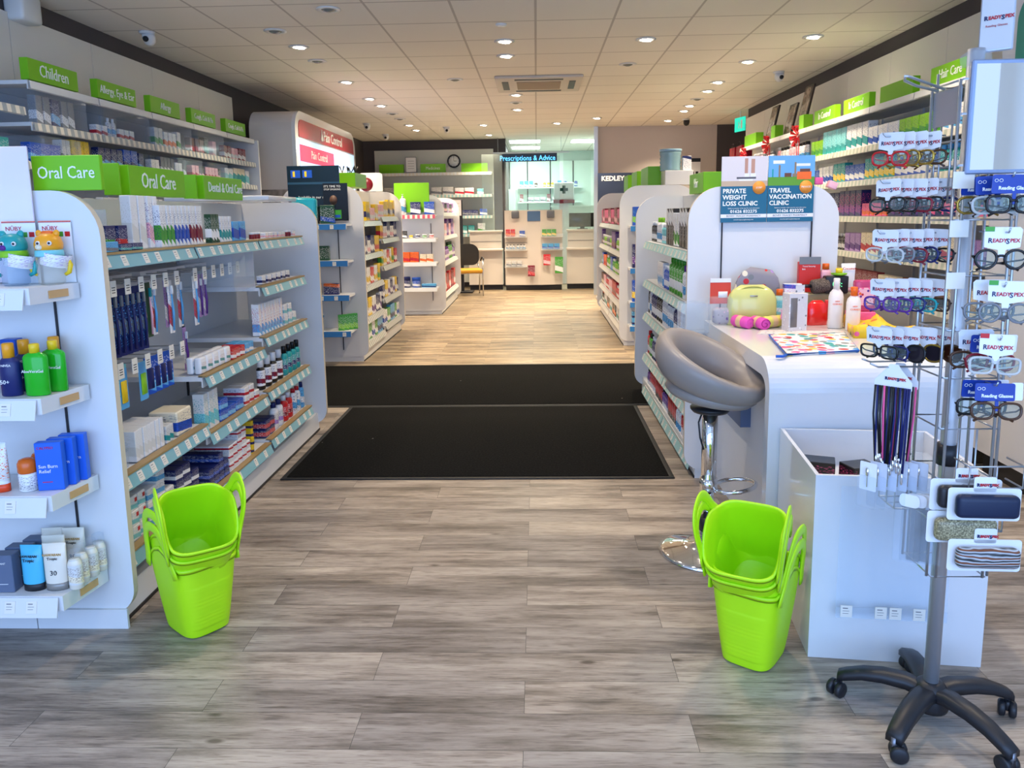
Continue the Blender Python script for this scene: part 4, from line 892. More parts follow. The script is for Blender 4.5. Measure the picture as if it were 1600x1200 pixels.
tvp = [(0, 1, .55, 1, mat('sky_print', srgb('#6aa9e0'), .5)), (0, 1, .55, .68, mat('grass_print', srgb('#5f9b33'), .6)), (.1, .35, .88, .93, plain('white')), (.6, .9, .84, .88, plain('white')), (.08, .11, .68, .80, plain('teal')), (.22, .26, .68, .86, mat('stone_print', srgb('#8b7a66'), .6)), (.35, .50, .68, .74, plain('brown')), (.56, .60, .68, .90, mat('stone_print', (0, 0, 0))), (.52, .64, .68, .73, mat('stone_print', (0, 0, 0))), (.62, .93, .64, .76, plain('orange')), (.68, .9, .755, .80, plain('brown'))]
poster('clinic poster with bare feet stepping on scales, for weight loss', .921, 1.148, 1.345, 1.668, 3.855, wl, ['PRIVATE', 'WEIGHT', 'LOSS CLINIC'], '01626 832275', '£150*', None)
poster('clinic poster with famous landmarks under blue sky, for travel vaccination', 1.151, 1.378, 1.345, 1.668, 3.855, tvp, ['TRAVEL', 'VACCINATION', 'CLINIC'], '01626 832275', 'PRIVATE', None)
o = part('leaflet_holder', MB().box(.715, .86, 3.76, 3.763, .80, .95, ACRY).box(.715, .718, 3.763, 3.86, .80, .95, ACRY).box(.715, .86, 3.763, 3.86, .80, .803, ACRY).box(.715, .86, 3.857, 3.86, .80, .95, ACRY)); tag(o, 'empty clear leaflet holder on the edge of the white gondola end', 'holder')
for x, d in ((1.405, 'pink cube clip'), (1.47, 'tilted pink clip')):
    o = part('pink_clip', MB().rbox(-.022, .022, -.02, .02, 0, .035, plain('palepink' if x > 1.43 else 'pink'), .004, 2), None, (x, 3.888, 1.5255 if x < 1.43 else 1.506), (0, .4 if x > 1.43 else 0, 0)); tag(o, f'{d} on the rounded top of the poster gondola end', 'clip')

# ------------------------------------------------------------------ items on the counter
ZT = .8508
def soft_bag(name, label, cat, loc, w, d, h, m, rz=0, r_=None, parts=()):
    mb = MB(); n = 28; vs = []; fs = []; L = 9
    for j in range(L):
        t = j / (L - 1); zz = h * t; th = d / 2 * (math.sin(math.pi * min(1, .18 + t * .82)) ** .6 * .9 + .1) * (1 if t < 1 else .2)
        ww = w / 2 * (1 if t < .55 else math.sqrt(max(0.0, 1 - ((t - .55) / .47) ** 2)) * .75 + .25)
        for i in range(n): a = 2 * math.pi * i / n; c, s = math.cos(a), math.sin(a); e = .6; vs.append((math.copysign(abs(c) ** e, c) * ww, math.copysign(abs(s) ** e, s) * th, zz))
    for j in range(L - 1):
        for i in range(n): k = (i + 1) % n; fs.append((j * n + i, j * n + k, (j + 1) * n + k, (j + 1) * n + i))
    fs.append(list(range(n))[::-1]); fs.append([(L - 1) * n + i for i in range(n)])
    o = part(name, MB().add(vs, fs, m, True), None, loc, (0, 0, rz)); tag(o, label, cat)
    for nm, q in parts: part(nm, q, o)
    return o
LY = mat('pale_yellow_vinyl', srgb('#cfcf7d'), .22, coat=.4)
zp = [(.107 * math.cos(t), -.016, .105 + .082 * math.sin(t)) for t in [math.pi * i / 16 for i in range(17)]]
soft_bag('wash_bag', 'pale yellow glossy wash bag with rounded top', 'bag', (1.045, 3.70, ZT), .235, .085, .195, LY, 0, parts=[('zip', MB().tube([(-.108, -.02, .02)] + zp[::-1] + [(.108, -.02, .02)], .0025, mat('zip_yellow', srgb('#a9a84f'), .4), 5)), ('brand_plate', MB().rbox(-.018, .018, -.038, -.032, .14, .147, mat('pewter', (.5, .48, .44), .3, 1), .001, 1))])
CATS = confetti('cat_print_cloth', [C['grey'], C['lilac'], C['cream'], C['red'], C['sky'], C['lime']], 22, srgb('#8d8790'), .32)
o = soft_bag('wash_bag', 'grey patterned pouch with colourful cats leaning behind the yellow bag', 'bag', (1.07, 3.79, ZT), .23, .03, .27, CATS, .02); o.rotation_euler = (0, R(9), 0)
TOP = confetti('floral_gift', [C['purple'], C['palepink'], C['grey'], C['teal']], 60, srgb('#a9a3a8'), .3)
r = empty('gift_bag', (.905, 3.70, ZT)); tag(r, 'clear gift bag with red header card and patterned contents', 'gift'); 
part('clear_bag', MB().rbox(-.065, .065, -.03, .04, 0, .14, ACRY, .02, 3), r); part('contents', MB().rbox(-.05, .045, -.02, .02, .004, .085, TOP, .02, 3), r); part('header_card', MB().box(-.055, .045, .030, .032, .1, .225, mat('red_card', srgb('#d8442c'), .5)), r); part('white_header', MB().box(-.055, .045, .0285, .030, .205, .225, plain('white')), r); part('white_motif', MB().rbox(-.015, .030, .0285, .030, .13, .16, plain('white'), .0005, 1), r)
def towel_roll(label, loc, rz, c1, c2, L=.11, rad=.028):
    r = empty('rolled_towel', loc, rz); tag(r, label, 'towel', 'rolled face cloths on the counter')
    part('cloth', MB().lathe([(rad * .9, -L / 2), (rad, -L / 2 + .006), (rad, L / 2 - .006), (rad * .9, L / 2)], c1, 24, M=Matrix.Translation((0, 0, rad)) @ Matrix.Rotation(R(90), 4, 'X'), cap=True), r)
    sp_ = [((rad * .92 - .0011 * i) * math.cos(i * .42), -L / 2 - .001, rad + (rad * .92 - .0011 * i) * math.sin(i * .42)) for i in range(22)]
    part('spiral_end', MB().tube(sp_, .0022, c2, 5), r)
    part('band', MB().lathe([(rad + .0015, -.016), (rad + .0015, .016)], mat('kraft_band', srgb('#d9b98c'), .6), 24, M=Matrix.Translation((0, 0, rad)) @ Matrix.Rotation(R(90), 4, 'X'), cap=False), r)
PINKT = mat('hot_pink_towel', srgb('#e254b0'), .9); YELT = mat('lemon_towel', srgb('#dcd66a'), .9)
towel_roll('hot pink rolled face cloth with spiral end showing', (1.045, 3.56, ZT), R(12), PINKT, mat('magenta_edge', srgb('#b3217d'), .8))
towel_roll('second pink rolled face cloth beside the spiral ended one', (.975, 3.60, ZT), R(25), PINKT, PINKT)
towel_roll('lemon yellow rolled face cloth beside the pink cloths', (1.11, 3.59, ZT), R(-60), YELT, YELT)
# bath puff
bm = bmesh.new(); bmesh.ops.create_icosphere(bm, subdivisions=4, radius=.045)
for v in bm.verts:
    n_ = v.co.normalized(); v.co = n_ * (.045 + .009 * math.sin(17 * n_.x + 5 * n_.z) * math.sin(19 * n_.y) + random.uniform(-.0015, .0015)); v.co.z *= 1.15
me = D.meshes.new('bath_puff'); bm.to_mesh(me); bm.free(); me.materials.append(mat('pink_net', srgb('#f08fc4'), .8)); o = part('bath_puff', me, None, (1.20, 3.585, ZT + .051)); tag(o, 'fluffy pink bath puff between the towels and white gift box', 'bath puff')
prod('tealb', 'bath_gel_bottle', 'clear teal bottle with orange cap', 'bottle', 'bottle', .06, .04, .17, body=mat('teal_gel', srgb('#a9cfc0'), .15), cap=plain('orange'), cf=.17, nr=.5, cr=.016, label=pack('aqua', 'white', 'teal'), lz=(.3, .68))
prod('talb', 'lotion_bottle', 'tall white lotion bottle', 'bottle', 'bottle', .068, .045, .235, body=mat('cream_plastic', srgb('#efe6dc'), .35), cap=mat('cream_plastic', (0, 0, 0)), cf=.22, nr=.5, cr=.0145, sh=.2, text=[('NEW', .009, 0, .128, ORG), ('CORALS', .0115, 0, .115, ORG)])
prod('talo', 'lotion_bottle', 'white lotion bottle with orange cap', 'bottle', 'bottle', .064, .045, .20, body=mat('cream_plastic', (0, 0, 0)), cap=plain('orange'), cf=.2, nr=.5, cr=.0155, sh=.2, text=[('NEW', .009, 0, .112, ORG), ('CORALS', .0115, 0, .098, ORG)])
PC = 'on the white counter'; FROM[PC] = 'left'
put('tealb', (1.185, 3.70, ZT), 0, PC); put('talb', (1.392, 3.53, ZT), -.05, PC); put('talo', (1.445, 3.46, ZT), -.05, PC)
# white cat gift carton with a window
r = empty('gift_box', (1.19, 3.46, ZT), R(14)); tag(r, 'tall off-white windowed gift box with a hanging tab', 'box'); CB = confetti('cat_line_print', [C['grey'], C['offwhite'], C['white'], C['offwhite']], 55, srgb('#d5d0d0'), .25)
part('carton', MB().rbox(-.046, .046, 0, .06, 0, .175, CB, .001, 1, smooth=False), r); part('window', MB().rbox(-.040, -.006, -.001, 0, .02, .155, mat('dark_window', srgb('#6f6a6a'), .15), .0004, 1), r); part('hang_tab', MB().box(0, .046, .028, .029, .175, .21, CB), r)
# red travel pouch, flat prints, riser with more gifts
soft_bag('drawstring_pouch', 'shiny red translucent pouch behind the lotion bottles', 'bag', (1.345, 3.66, ZT), .10, .05, .12, mat('red_translucent', srgb('#e21d1d'), .12, coat=.6), .1)
prod('rtube', 'gift_tube', 'coral tube with pink cap', 'tube', 'tube', .024, .02, .12, body=plain('red'), cap=plain('palepink')); put('rtube', (1.398, 3.66, ZT), 0, PC)
def sheet_cloth(name, label, cat, pts, z, m, th=.006, edge=None, wav=.003, nx=14):
    """a soft flat piece: bilinear patch through four corners, slightly rumpled"""
    vs = []; fs = []; random.seed(len(label))
    ph = random.random() * 6
    for k in (0, 1):
        for i in range(nx + 1):
            for j in range(nx + 1):
                u, v = i / nx, j / nx
                p = [(1 - u) * (1 - v) * pts[0][q] + u * (1 - v) * pts[1][q] + u * v * pts[2][q] + (1 - u) * v * pts[3][q] for q in (0, 1)]
                zz = z + (wav * (1 + math.sin(7 * u + ph) * math.cos(6 * v + ph)) + th if k else 0)
                vs.append((p[0], p[1], zz))
    s = (nx + 1) ** 2
    for i in range(nx):
        for j in range(nx):
            a = i * (nx + 1) + j; b = a + nx + 1; fs += [(s + a, s + a + 1, s + b + 1, s + b), (a, b, b + 1, a + 1)]
    for i in range(nx):
        for a, b in ((i * (nx + 1), (i + 1) * (nx + 1)), (i * (nx + 1) + nx, (i + 1) * (nx + 1) + nx), (i, i + 1), (nx * (nx + 1) + i, nx * (nx + 1) + i + 1)): fs.append((a, b, s + b, s + a))
    r = empty(name, (sum(p[0] for p in pts) / 4, sum(p[1] for p in pts) / 4, z)); tag(r, label, cat)
    part('cloth', MB().add(vs, fs, m, True), r, world=True)
    if edge:
        q = [(p[0], p[1], z + th * .8) for p in pts]; part('piping', MB().tube(q, .005, edge, 6, True), r, world=True)
        part('zip_pull', MB().tube([(pts[0][0], pts[0][1], z + .006), (pts[0][0] - .02, pts[0][1] - .02, z + .004), (pts[0][0] - .045, pts[0][1] - .02, z + .004)], .006, edge, 6), r, world=True)
    return r
FLOR = confetti('floral_print_cloth', [C['red'], C['orange'], C['palepink'], C['sky'], C['grey'], C['pink'], C['teal'], C['yellow']], 26, srgb('#dfe2e6'), .5)
sheet_cloth('cosmetic_pouch', 'flat flowered pouch edged in bright blue on the counter corner', 'pouch', [(.945, 2.86), (1.245, 2.93), (1.36, 3.36), (1.02, 3.32)], ZT, FLOR, .008, mat('blue_piping', srgb('#1a5fc0'), .4))
sheet_cloth('paper_sheet', 'printed white tissue sheets lying between the towels and pouch', 'paper', [(.99, 3.40), (1.19, 3.37), (1.40, 3.44), (1.04, 3.52)], ZT, confetti('faint_print', [C['palepink'], C['grey'], C['white'], C['sky']], 40, srgb('#e6dcd8'), .22), .001, wav=.001)
BAN = confetti('banana_print', [C['orange'], C['pink'], C['black'], C['yellow'], C['yellow']], 22, srgb('#e8bd1c'), .34)
sheet_cloth('printed_towel', 'yellow and coral towel with dark fruit motifs draped by the glasses', 'towel', [(1.36, 3.26), (1.60, 3.22), (1.60, 3.62), (1.46, 3.62)], ZT, BAN, .02, wav=.022)
rs = MB().rbox(1.22, 1.60, 3.72, 3.85, ZT, .995, mat('olive_box', srgb('#8f8563'), .5), .004, 1, smooth=False); o = part('display_riser', rs); tag(o, 'low olive display riser at the back of the counter', 'riser')
prod('hairb', 'hair_brush', 'round bristled brown brush', 'brush', 'bottle', .075, .075, .075, body=mat_noise('brown_bristles', srgb('#3b3029'), srgb('#8c7c70'), 300), cap=plain('brown'), cf=.1)
ZR = .9958
r = empty('hair_brush', (1.385, 3.74, ZR)); tag(r, 'round brown bristled brush lying on the riser', 'brush'); part('bristles', MB().lathe([(.03, -.04), (.036, -.034), (.036, .034), (.03, .04)], MATS['brown_bristles'], 24, M=Matrix.Translation((0, .0, .036)) @ Matrix.Rotation(R(80), 4, 'Y')), r); part('handle', MB().tube([(-.09, 0, .036), (-.04, 0, .036)], .009, RUBBER, 10), r)
r = empty('digital_clock', (1.46, 3.715, ZR)); tag(r, 'black digital clock with green glowing numerals', 'clock')
part('case', MB().rbox(-.055, .055, 0, .05, 0, .085, RUBBER, .006, 2), r); part('digits', text_mesh('08:', .04, mat('green_digits', (.1, .8, .3), .5, emit=1.6), .0004), r, (0, -.0012, .045))
prod('redtr', 'travel_security_pack', 'red carded travel pack with grey header', 'box', 'box', .105, .03, .15, body=mat('travel_red', srgb('#cf2b22'), .4), text=[('Travel Security', .0105, -.005, .128, WH), ('Belt', .0105, -.03, .114, WH)], patch=[(-.0525, .0525, .138, .175, plain('grey'))])
put('redtr', (1.355, 3.80, ZR), 0, 'standing on the riser')
prod('orgcap', 'lotion_bottle', 'peach lotion bottle with orange cap', 'bottle', 'bottle', .055, .04, .14, body=plain('palepink'), cap=plain('orange'), cf=.2, nr=.5, cr=.0165); put('orgcap', (1.44, 3.80, ZR), 0, 'standing on the riser')
prod('cocot', 'cream_tube', 'white flat-topped cream tube with coral lettering', 'tube', 'tube', .07, .03, .14, body=mat('white_tube', (.82, .8, .8), .4), cap=plain('palepink'), text=[('Coconut', .018, 0, .115, RED)]); put('cocot', (1.545, 3.79, ZR - .02 + .02), 0, 'standing on the riser')
r = empty('ring_dish', (1.50, 3.73, ZR + .0855)); tag(r, 'green dish with a yellow cap on top of the clock', 'dish'); r.location = (1.475, 3.74, ZR + .086)
part('dish', MB().lathe([(.02, 0), (.035, .004), (.038, .012)], plain('lime'), 24), r); part('yellow_cap', MB().lathe([(.016, .006), (.016, .036), (0, .036)], plain('yellow'), 16), r)
prod('pinkpk', 'gift_bag', 'pink clear bag of bath items', 'gift', 'soft', .10, .04, .15, body=clear('pink_clear', C['pink'], .5), label=confetti('pink_items', [C['red'], C['orange'], C['purple'], C['pink']], 60, C['palepink'], .4)); put('pinkpk', (1.55, 3.60, ZT + .07), 0, PC)
o = part('gift_carton', MB().rbox(-.06, .05, 0, .09, 0, .069, plain('pink'), .003, 1, smooth=False), None, (1.545, 3.585, ZT)); tag(o, 'pink carton under the clear bag of bath items', 'box')
prod('tbc', 'toothbrush_carton', 'blue and white carton with a pink brush picture', 'box', 'box', .085, .03, .048, body=pack('white', 'blue', 'pink', .5, .9)); put('tbc', (1.255, 3.735, ZR), 0, 'standing on the riser')
# tiny pink and crimson pots under the glasses
prod('pinkpot', 'nail_polish', 'small crimson and pink pot', 'bottle', 'bottle', .03, .03, .07, body=plain('pink'), cap=plain('maroon'), cf=.4, nr=.8); put('pinkpot', (1.487, 3.53, ZT), 0, PC)

# ------------------------------------------------------------------ white dump bin
bn = empty('dump_bin', (1.1, 2.48, 0), R(-6)); tag(bn, 'tall open-topped glossy white bin behind the spectacle rack', 'bin')
BW = WHITE2; w_, d_, h_ = .51, .515, .60; t_ = .012
q = MB().box(-w_ / 2, w_ / 2, -d_ / 2, -d_ / 2 + t_, 0, h_, BW).box(-w_ / 2, w_ / 2, d_ / 2 - t_, d_ / 2, 0, h_, BW).box(-w_ / 2, -w_ / 2 + t_, -d_ / 2 + t_, d_ / 2 - t_, 0, h_, BW).box(w_ / 2 - t_, w_ / 2, -d_ / 2 + t_, d_ / 2 - t_, 0, h_, BW)
part('bin_walls', q, bn); part('inner_shelf', MB().box(-w_ / 2 + t_, w_ / 2 - t_, -d_ / 2 + t_, d_ / 2 - t_, .46, .47, BW), bn)
bn.location = (1.125, 2.472, 0)
for i, (dx, dy, s, lab) in enumerate(((-.165, .05, 1, 'black boxed gift set inside the white bin by its left wall'), (-.05, .0, .8, 'black boxed gift set with pink print inside the white bin'))):
    o = part('boxed_gift', MB().rbox(-.05, .05, -.04, .04, 0, .085, pack('black', 'black', 'pink'), .002, 1, smooth=False), None, (1.125 + dx, 2.475 + dy, .471), (0, 0, R(-20 + 35 * i))); tag(o, lab, 'box')
o = part('bottle_brush', MB().lathe([(.004, 0), (.03, .02), (.03, .06), (.004, .08)], mat_noise('gold_bristles', srgb('#4a3f22'), srgb('#b7a35c'), 200), 16, M=Matrix.Translation((0, 0, .03)) @ Matrix.Rotation(R(88), 4, 'Y')), None, (1.125, 2.50, .471)); tag(o, 'golden bristled brush lying in the white bin', 'brush')
o = part('clear_bag', MB().rbox(-.08, .08, -.06, .06, 0, .10, ACRY, .03, 3), None, (1.27, 2.52, .471)); tag(o, 'crumpled clear plastic bag lying in the white bin', 'bag')
# ------------------------------------------------------------------ rotating spectacle rack
SX, SY_ = 1.07, 1.945
rk = empty('spectacle_rack', (SX, SY_, 0)); tag(rk, 'silver wire spectacle rack on a pole with a black five-star castor base', 'display rack')
KX, KY = SX - .06, SY_ - .07
part('pole', MB().lathe([(.019, .06), (.019, 1.78)], mat('brushed_pole', (.62, .64, .68), .42, .75), 24), rk)
part('pole_collar', MB().lathe([(.026, .735), (.026, .79)], RUBBER, 20), rk)
hub = part('hub', MB().lathe([(.045, .04), (.05, .055), (.045, .10), (.030, .115), (.024, .118)], RUBBER, 24), rk)
for k in range(5):
    a = R(151 + 72 * k - 0); c, s = math.cos(a), math.sin(a)
    path = [(0, .085), (.06, .100), (.12, .098), (.17, .088), (.215, .070), (.235, .060)]
    vs = []; fs = []
    for i, (r_, z) in enumerate(path):
        wd = .030 - .010 * i / 5; hh = .026 - .006 * i / 5
        for (u, v) in ((-1, -1), (-1, .3), (-.6, 1), (.6, 1), (1, .3), (1, -1)): vs.append((c * r_ - s * u * wd, s * r_ + c * u * wd, z + v * hh * .6))
    for i in range(5):
        for j in range(6): fs.append((i * 6 + j, i * 6 + (j + 1) % 6, (i + 1) * 6 + (j + 1) % 6, (i + 1) * 6 + j))
    fs.append([30 + j for j in range(6)])
    lg = part('leg', MB().add(vs, fs, RUBBER, True), rk)
    Mx = Matrix.Translation((c * .23, s * .23, 0)); Mr = Mx @ Matrix.Rotation(a + 1.1 + k, 4, 'Z')
    cs = MB().lathe([(.008, .02), (.008, .062)], mat('castor_pin', (.2, .2, .22), .3, .8), 10, M=Mx)
    for s2 in (-1, 1): cs.lathe([(0, -.009), (.018, -.009), (.0225, -.005), (.0225, .005), (.018, .009), (0, .009)], RUBBER, 22, M=Mr @ Matrix.Translation((.012, s2 * .013, .0228)) @ Matrix.Rotation(R(90), 4, 'X'))
    cs.rbox(-.008, .022, -.006, .006, .018, .046, RUBBER, .003, 1, M=Mr); part('castor', cs, lg)
# wire frame
def wires(segs, r_=.0028, closed=False): 
    q = MB()
    for p in segs: q.tube(p, r_, WIRE, 6)
    return q
cor = [(-.058, -.07), (.078, -.07), (.078, .07), (-.058, .07)]
for i, (x, y) in enumerate(cor):
    for dx in (-.009, .009): part('upright_rod', MB().tube([(x + dx, y + dx * (-1 if i in (0, 2) else 1) * .6, .455), (x + dx, y + dx * (-1 if i in (0, 2) else 1) * .6, 1.735 if dx > 0 else 1.70)], .0036, WIRE, 6), rk)
for z in (.455, .60, .72, .85, .98, 1.10, 1.235, 1.37, 1.50, 1.62, 1.70):
    q = [(x, y, z) for x, y in cor]; part('square_hoop', MB().tube(q, .0025, WIRE, 5, True), rk)
part('header_plate', MB().box(-.063, -.060, -.062, .062, 1.60, 1.685, mat('brushed_plate', (.45, .48, .53), .3, .6)), rk)
for z in (1.45, 1.56): part('cross_wire', MB().tube([(-.061, -.07, z), (-.061, .07, z)], .0025, WIRE, 5), rk)
for y in (-.03, .02, .045): part('cross_wire', MB().tube([(-.061, y, 1.41), (-.061, y, 1.60)], .0025, WIRE, 5), rk)
for x in (-.015, .03): part('cross_wire', MB().tube([(x, -.072, .60), (x, -.072, .85)], .0025, WIRE, 5), rk)
for z in (.85, 1.1, 1.37): part('spider', MB().tube([(0, 0, z), (-.058, -.07, z)], .003, WIRE, 5).tube([(0, 0, z), (.078, .07, z)], .003, WIRE, 5), rk)
# top sign holder
sg = part('sign_clip', MB().lathe([(.03, 1.74), (.034, 1.75), (.034, 1.765), (.02, 1.775)], ACRY, 20), rk)
r = empty('brand_sign', (1.105, 1.93, 1.770), R(-38)); tag(r, 'framed spectacle brand sign standing on top of the rack', 'sign')
part('frame', MB().rbox(-.036, .036, 0, .008, 0, .21, mat('sign_frame', (.55, .57, .62), .3, .5), .003, 1, smooth=False), r)
part('face', MB().box(-.032, .032, -.0012, 0, .006, .204, mat('sign_face', srgb('#c9c6c4'), .4)), r)
BRR = mat('brand_red', srgb('#b5262e'), .5); BRN = mat('brand_navy', srgb('#1d2352'), .5)
def brand(parent, x, y, z, s, M=None):
    part('lettering', text_mesh('R', s * 1.25, BRN, .0004, 'LEFT', bold=.0006), parent, (x - s * 2.35, y, z)); part('lettering', text_mesh('EADY', s, BRR, .0004, 'LEFT', bold=.0006), parent, (x - s * 1.5, y, z))
    part('lettering', text_mesh('S', s * 1.35, BRN, .0004, 'LEFT', bold=.0006), parent, (x + s * 1.05, y, z - s * .15)); part('lettering', text_mesh('PEX', s, BRR, .0004, 'LEFT', bold=.0006), parent, (x + s * 1.75, y, z))
brand(r, -.002, -.0022, .078, .0105); part('lettering', text_mesh('Reading Glasses', .007, BRR, .0004), r, (0, -.0022, .06))
# mirror on the camera side
r = empty('vanity_mirror', (1.105, 1.858, 1.478)); tag(r, 'rectangular mirror fixed to the top of the spectacle rack', 'mirror')
part('frame', MB().rbox(-.088, .085, 0, .012, 0, .262, mat('mirror_frame', srgb('#8f9db8'), .3, .4), .003, 1, smooth=False), r); part('glass', MB().box(-.079, .076, -.001, 0, .010, .252, mat('mirror_glass', (.93, .93, .93), .015, 1)), r)
# top hook
r_ = part('display_hook', MB().tube([(-.06, .05, 1.69), (-.13, .02, 1.70), (-.172, -.01, 1.708), (-.176, -.02, 1.718), (-.166, -.018, 1.716), (-.06, .02, 1.69)], .0035, WIRE, 6), rk)
# spectacles: prototype per style
def lens_outline(style, n=22):
    P = []
    for i in range(n):
        t = 2 * math.pi * i / n; e = {'round': 1.0, 'soft': .75, 'square': .55, 'aviator': .85}[style]; c, s = math.cos(t), math.sin(t)
        w, h = {'round': (.0225, .0215), 'soft': (.025, .019), 'square': (.0255, .0185), 'aviator': (.028, .024)}[style]
        z = math.copysign(abs(s) ** e, s) * h
        if style == 'aviator' and s < 0: z *= 1.1
        P.append((math.copysign(abs(c) ** e, c) * w * (1 + .06 * s), z))
    return P
GP = {}
LENS = clear('spectacle_lens', (.8, .9, .88), .055, .02)
def spec_proto(col, style, lens='clear', card='white', thick=.0032, rough=.2, strength=None):
    k = (col, style, lens, card)
    if k in GP: return GP[k]
    fm = {'tortoise': mat('tortoise', srgb('#4a2c17'), .2), 'clearf': clear('clear_frame', (.8, .8, .78), .5), 'goldf': mat('gold_wire', srgb('#b59340'), .2, .8)}.get(col) or mat('frame_' + col, C.get(col, (.02, .02, .02)), rough)
    root = D.objects.new('reading_glasses' if lens == 'clear' else 'sunglasses', None); PROTOS.append(root)
    f = MB(); o = lens_outline(style)
    for s in (-1, 1): f.tube([(s * (.031) + x * s, 0, z) for x, z in o], thick, fm, 6, True)
    f.tube([(-.0085, 0, .006), (-.003, -.002, .009), (.003, -.002, .009), (.0085, 0, .006)], thick, fm, 6)
    adopt(root, 'frame_front', f)
    lm = {'clear': LENS, 'dark': mat('dark_lens', (.02, .015, .02), .05), 'brown': mat('brown_lens', srgb('#3d1d12'), .05)}[lens]
    for s in (-1, 1):
        n = len(o); vs = [(s * .031 + x * s, -.0006, z) for x, z in o] + [(s * .031 + x * s, .0006, z) for x, z in o]
        adopt(root, 'lens', MB().add(vs, [list(range(n)), list(range(2 * n - 1, n - 1, -1))] + [(i, (i + 1) % n, n + (i + 1) % n, n + i) for i in range(n)], lm, False))
        adopt(root, 'temple', MB().tube([(s * .0565, 0, .008), (s * .0595, .004, .008), (s * .050, .010, -.002), (s * -.02, .012, -.013), (s * -.045, .012, -.026)], [.0022, .0022, .002, .002, .003], fm, 6))
    cm_ = plain('white') if card == 'white' else mat('card_blue', srgb('#1b3a94'), .35)
    if card == 'white':
        cd = adopt(root, 'hang_card', MB().prism([(-.038, .028), (-.008, .022), (-.006, .004), (.006, .004), (.008, .022), (.038, .028), (.040, .068), (.034, .074), (-.034, .074), (-.040, .068)], -.0006, .0006, cm_))
        for (t, s_, x, z, m_) in (('R', .0155, -.031, .043, BRN), ('EADY', .012, -.0215, .043, BRR), ('S', .0165, .007, .041, BRN), ('PEX', .012, .0155, .043, BRR)): adopt(cd, 'lettering', text_mesh(t, s_, m_, .0003, 'LEFT', bold=.0004), (x, -.0012, z))
        if strength: adopt(cd, 'strength_tag', MB().rbox(-.039, -.019, -.0018, -.0006, .064, .075, plain(strength), .0004, 1, smooth=False))
    else:
        cd = adopt(root, 'hang_card', MB().prism(rrect(-.050, .040, .024, .066, (.005,) * 4, 4), -.0006, .0006, cm_).prism(rrect(.032, .058, .026, .068, (.004,) * 4, 4), .0006, .0012, plain('white')).box(-.004, .004, -.0006, .0006, .0, .026, cm_))
        adopt(cd, 'lettering', text_mesh('Reading Glasses', .011, LETTER, .0003, bold=.0003), (0, -.0012, .036))
        for s in (-1, 1): adopt(cd, 'glasses_emblem', MB().tube([(-.036 + s * .005 + .0038 * math.cos(a), -.0012, .053 + .0034 * math.sin(a)) for a in [i * .7 for i in range(9)]], .0006, LETTER, 4, True))
    GP[k] = root; return root
def spec(pr, loc, rz, label, cat='glasses', group=None, tilt=0):
    o = copy_tree(pr); o.location = loc; o.rotation_euler = (tilt + random.uniform(-.09, .05), random.uniform(-.05, .05), rz + random.uniform(-.07, .07)); tag(o, label, cat, group); return o
RW = ['top', 'second', 'third', 'fourth', 'fifth']
rows = [
 (1.523, [('red', 'soft', 'red-framed'), ('goldf', 'round', 'gold-rimmed'), ('goldf', 'soft', 'gold oval'), ('tortoise', 'soft', 'tortoiseshell')]),
 (1.410, [('black', 'soft', 'black rounded'), ('black', 'square', 'black square'), ('maroon', 'square', 'dark maroon'), ('black', 'soft', 'glossy black'), ('navy', 'square', 'navy blue')]),
 (1.285, [('clearf', 'soft', 'clear grey'), ('grey', 'soft', 'grey patterned'), ('maroon', 'soft', 'wine-coloured'), ('navy', 'round', 'round navy'), ('black', 'soft', 'plain black')]),
 (1.160, [('purple', 'soft', 'purple'), ('purple', 'square', 'dark purple square'), ('navy', 'soft', 'blue-black'), ('teal', 'soft', 'dark teal'), ('tortoise', 'square', 'brown square')]),
 (1.037, [('black', 'square', 'shiny black'), ('navy', 'square', 'deep blue square')]),
]
g_ = 'spectacles on the left face of the rack'
for ri, (z, L) in enumerate(rows):
    part('rack_hook', MB().tube([(-.06, 0, z + .054), (-.205, 0, z + .054), (-.212, 0, z + .062)], .0022, WIRE, 5), rk)
    for i, (c_, s_, d_) in enumerate(L):
        n = len(L); x = SX - .192 + i * .031
        spec(spec_proto(c_, s_), (x, SY_ + .0 + .004 * (i % 2), z), ROT['W'] + R(32), f'{d_} reading glasses on a white card, {ORD[i]} along the {RW[ri]} side row', group=g_).scale = (.86,) * 3
for i, (c_, s_, ln, d_, dx) in enumerate((('black', 'aviator', 'dark', 'black wraparound', .072), ('goldf', 'aviator', 'dark', 'large gold aviator', .115), ('tortoise', 'aviator', 'brown', 'brown tinted', .16))):
    spec(spec_proto(c_, s_, ln), (SX - .20 + dx, SY_ - .01, 1.037), ROT['W'] + R(32), f'{d_} sunglasses in the lowest side row of the rack', 'sunglasses', 'sunglasses on the left face of the rack').scale = (.86,) * 3
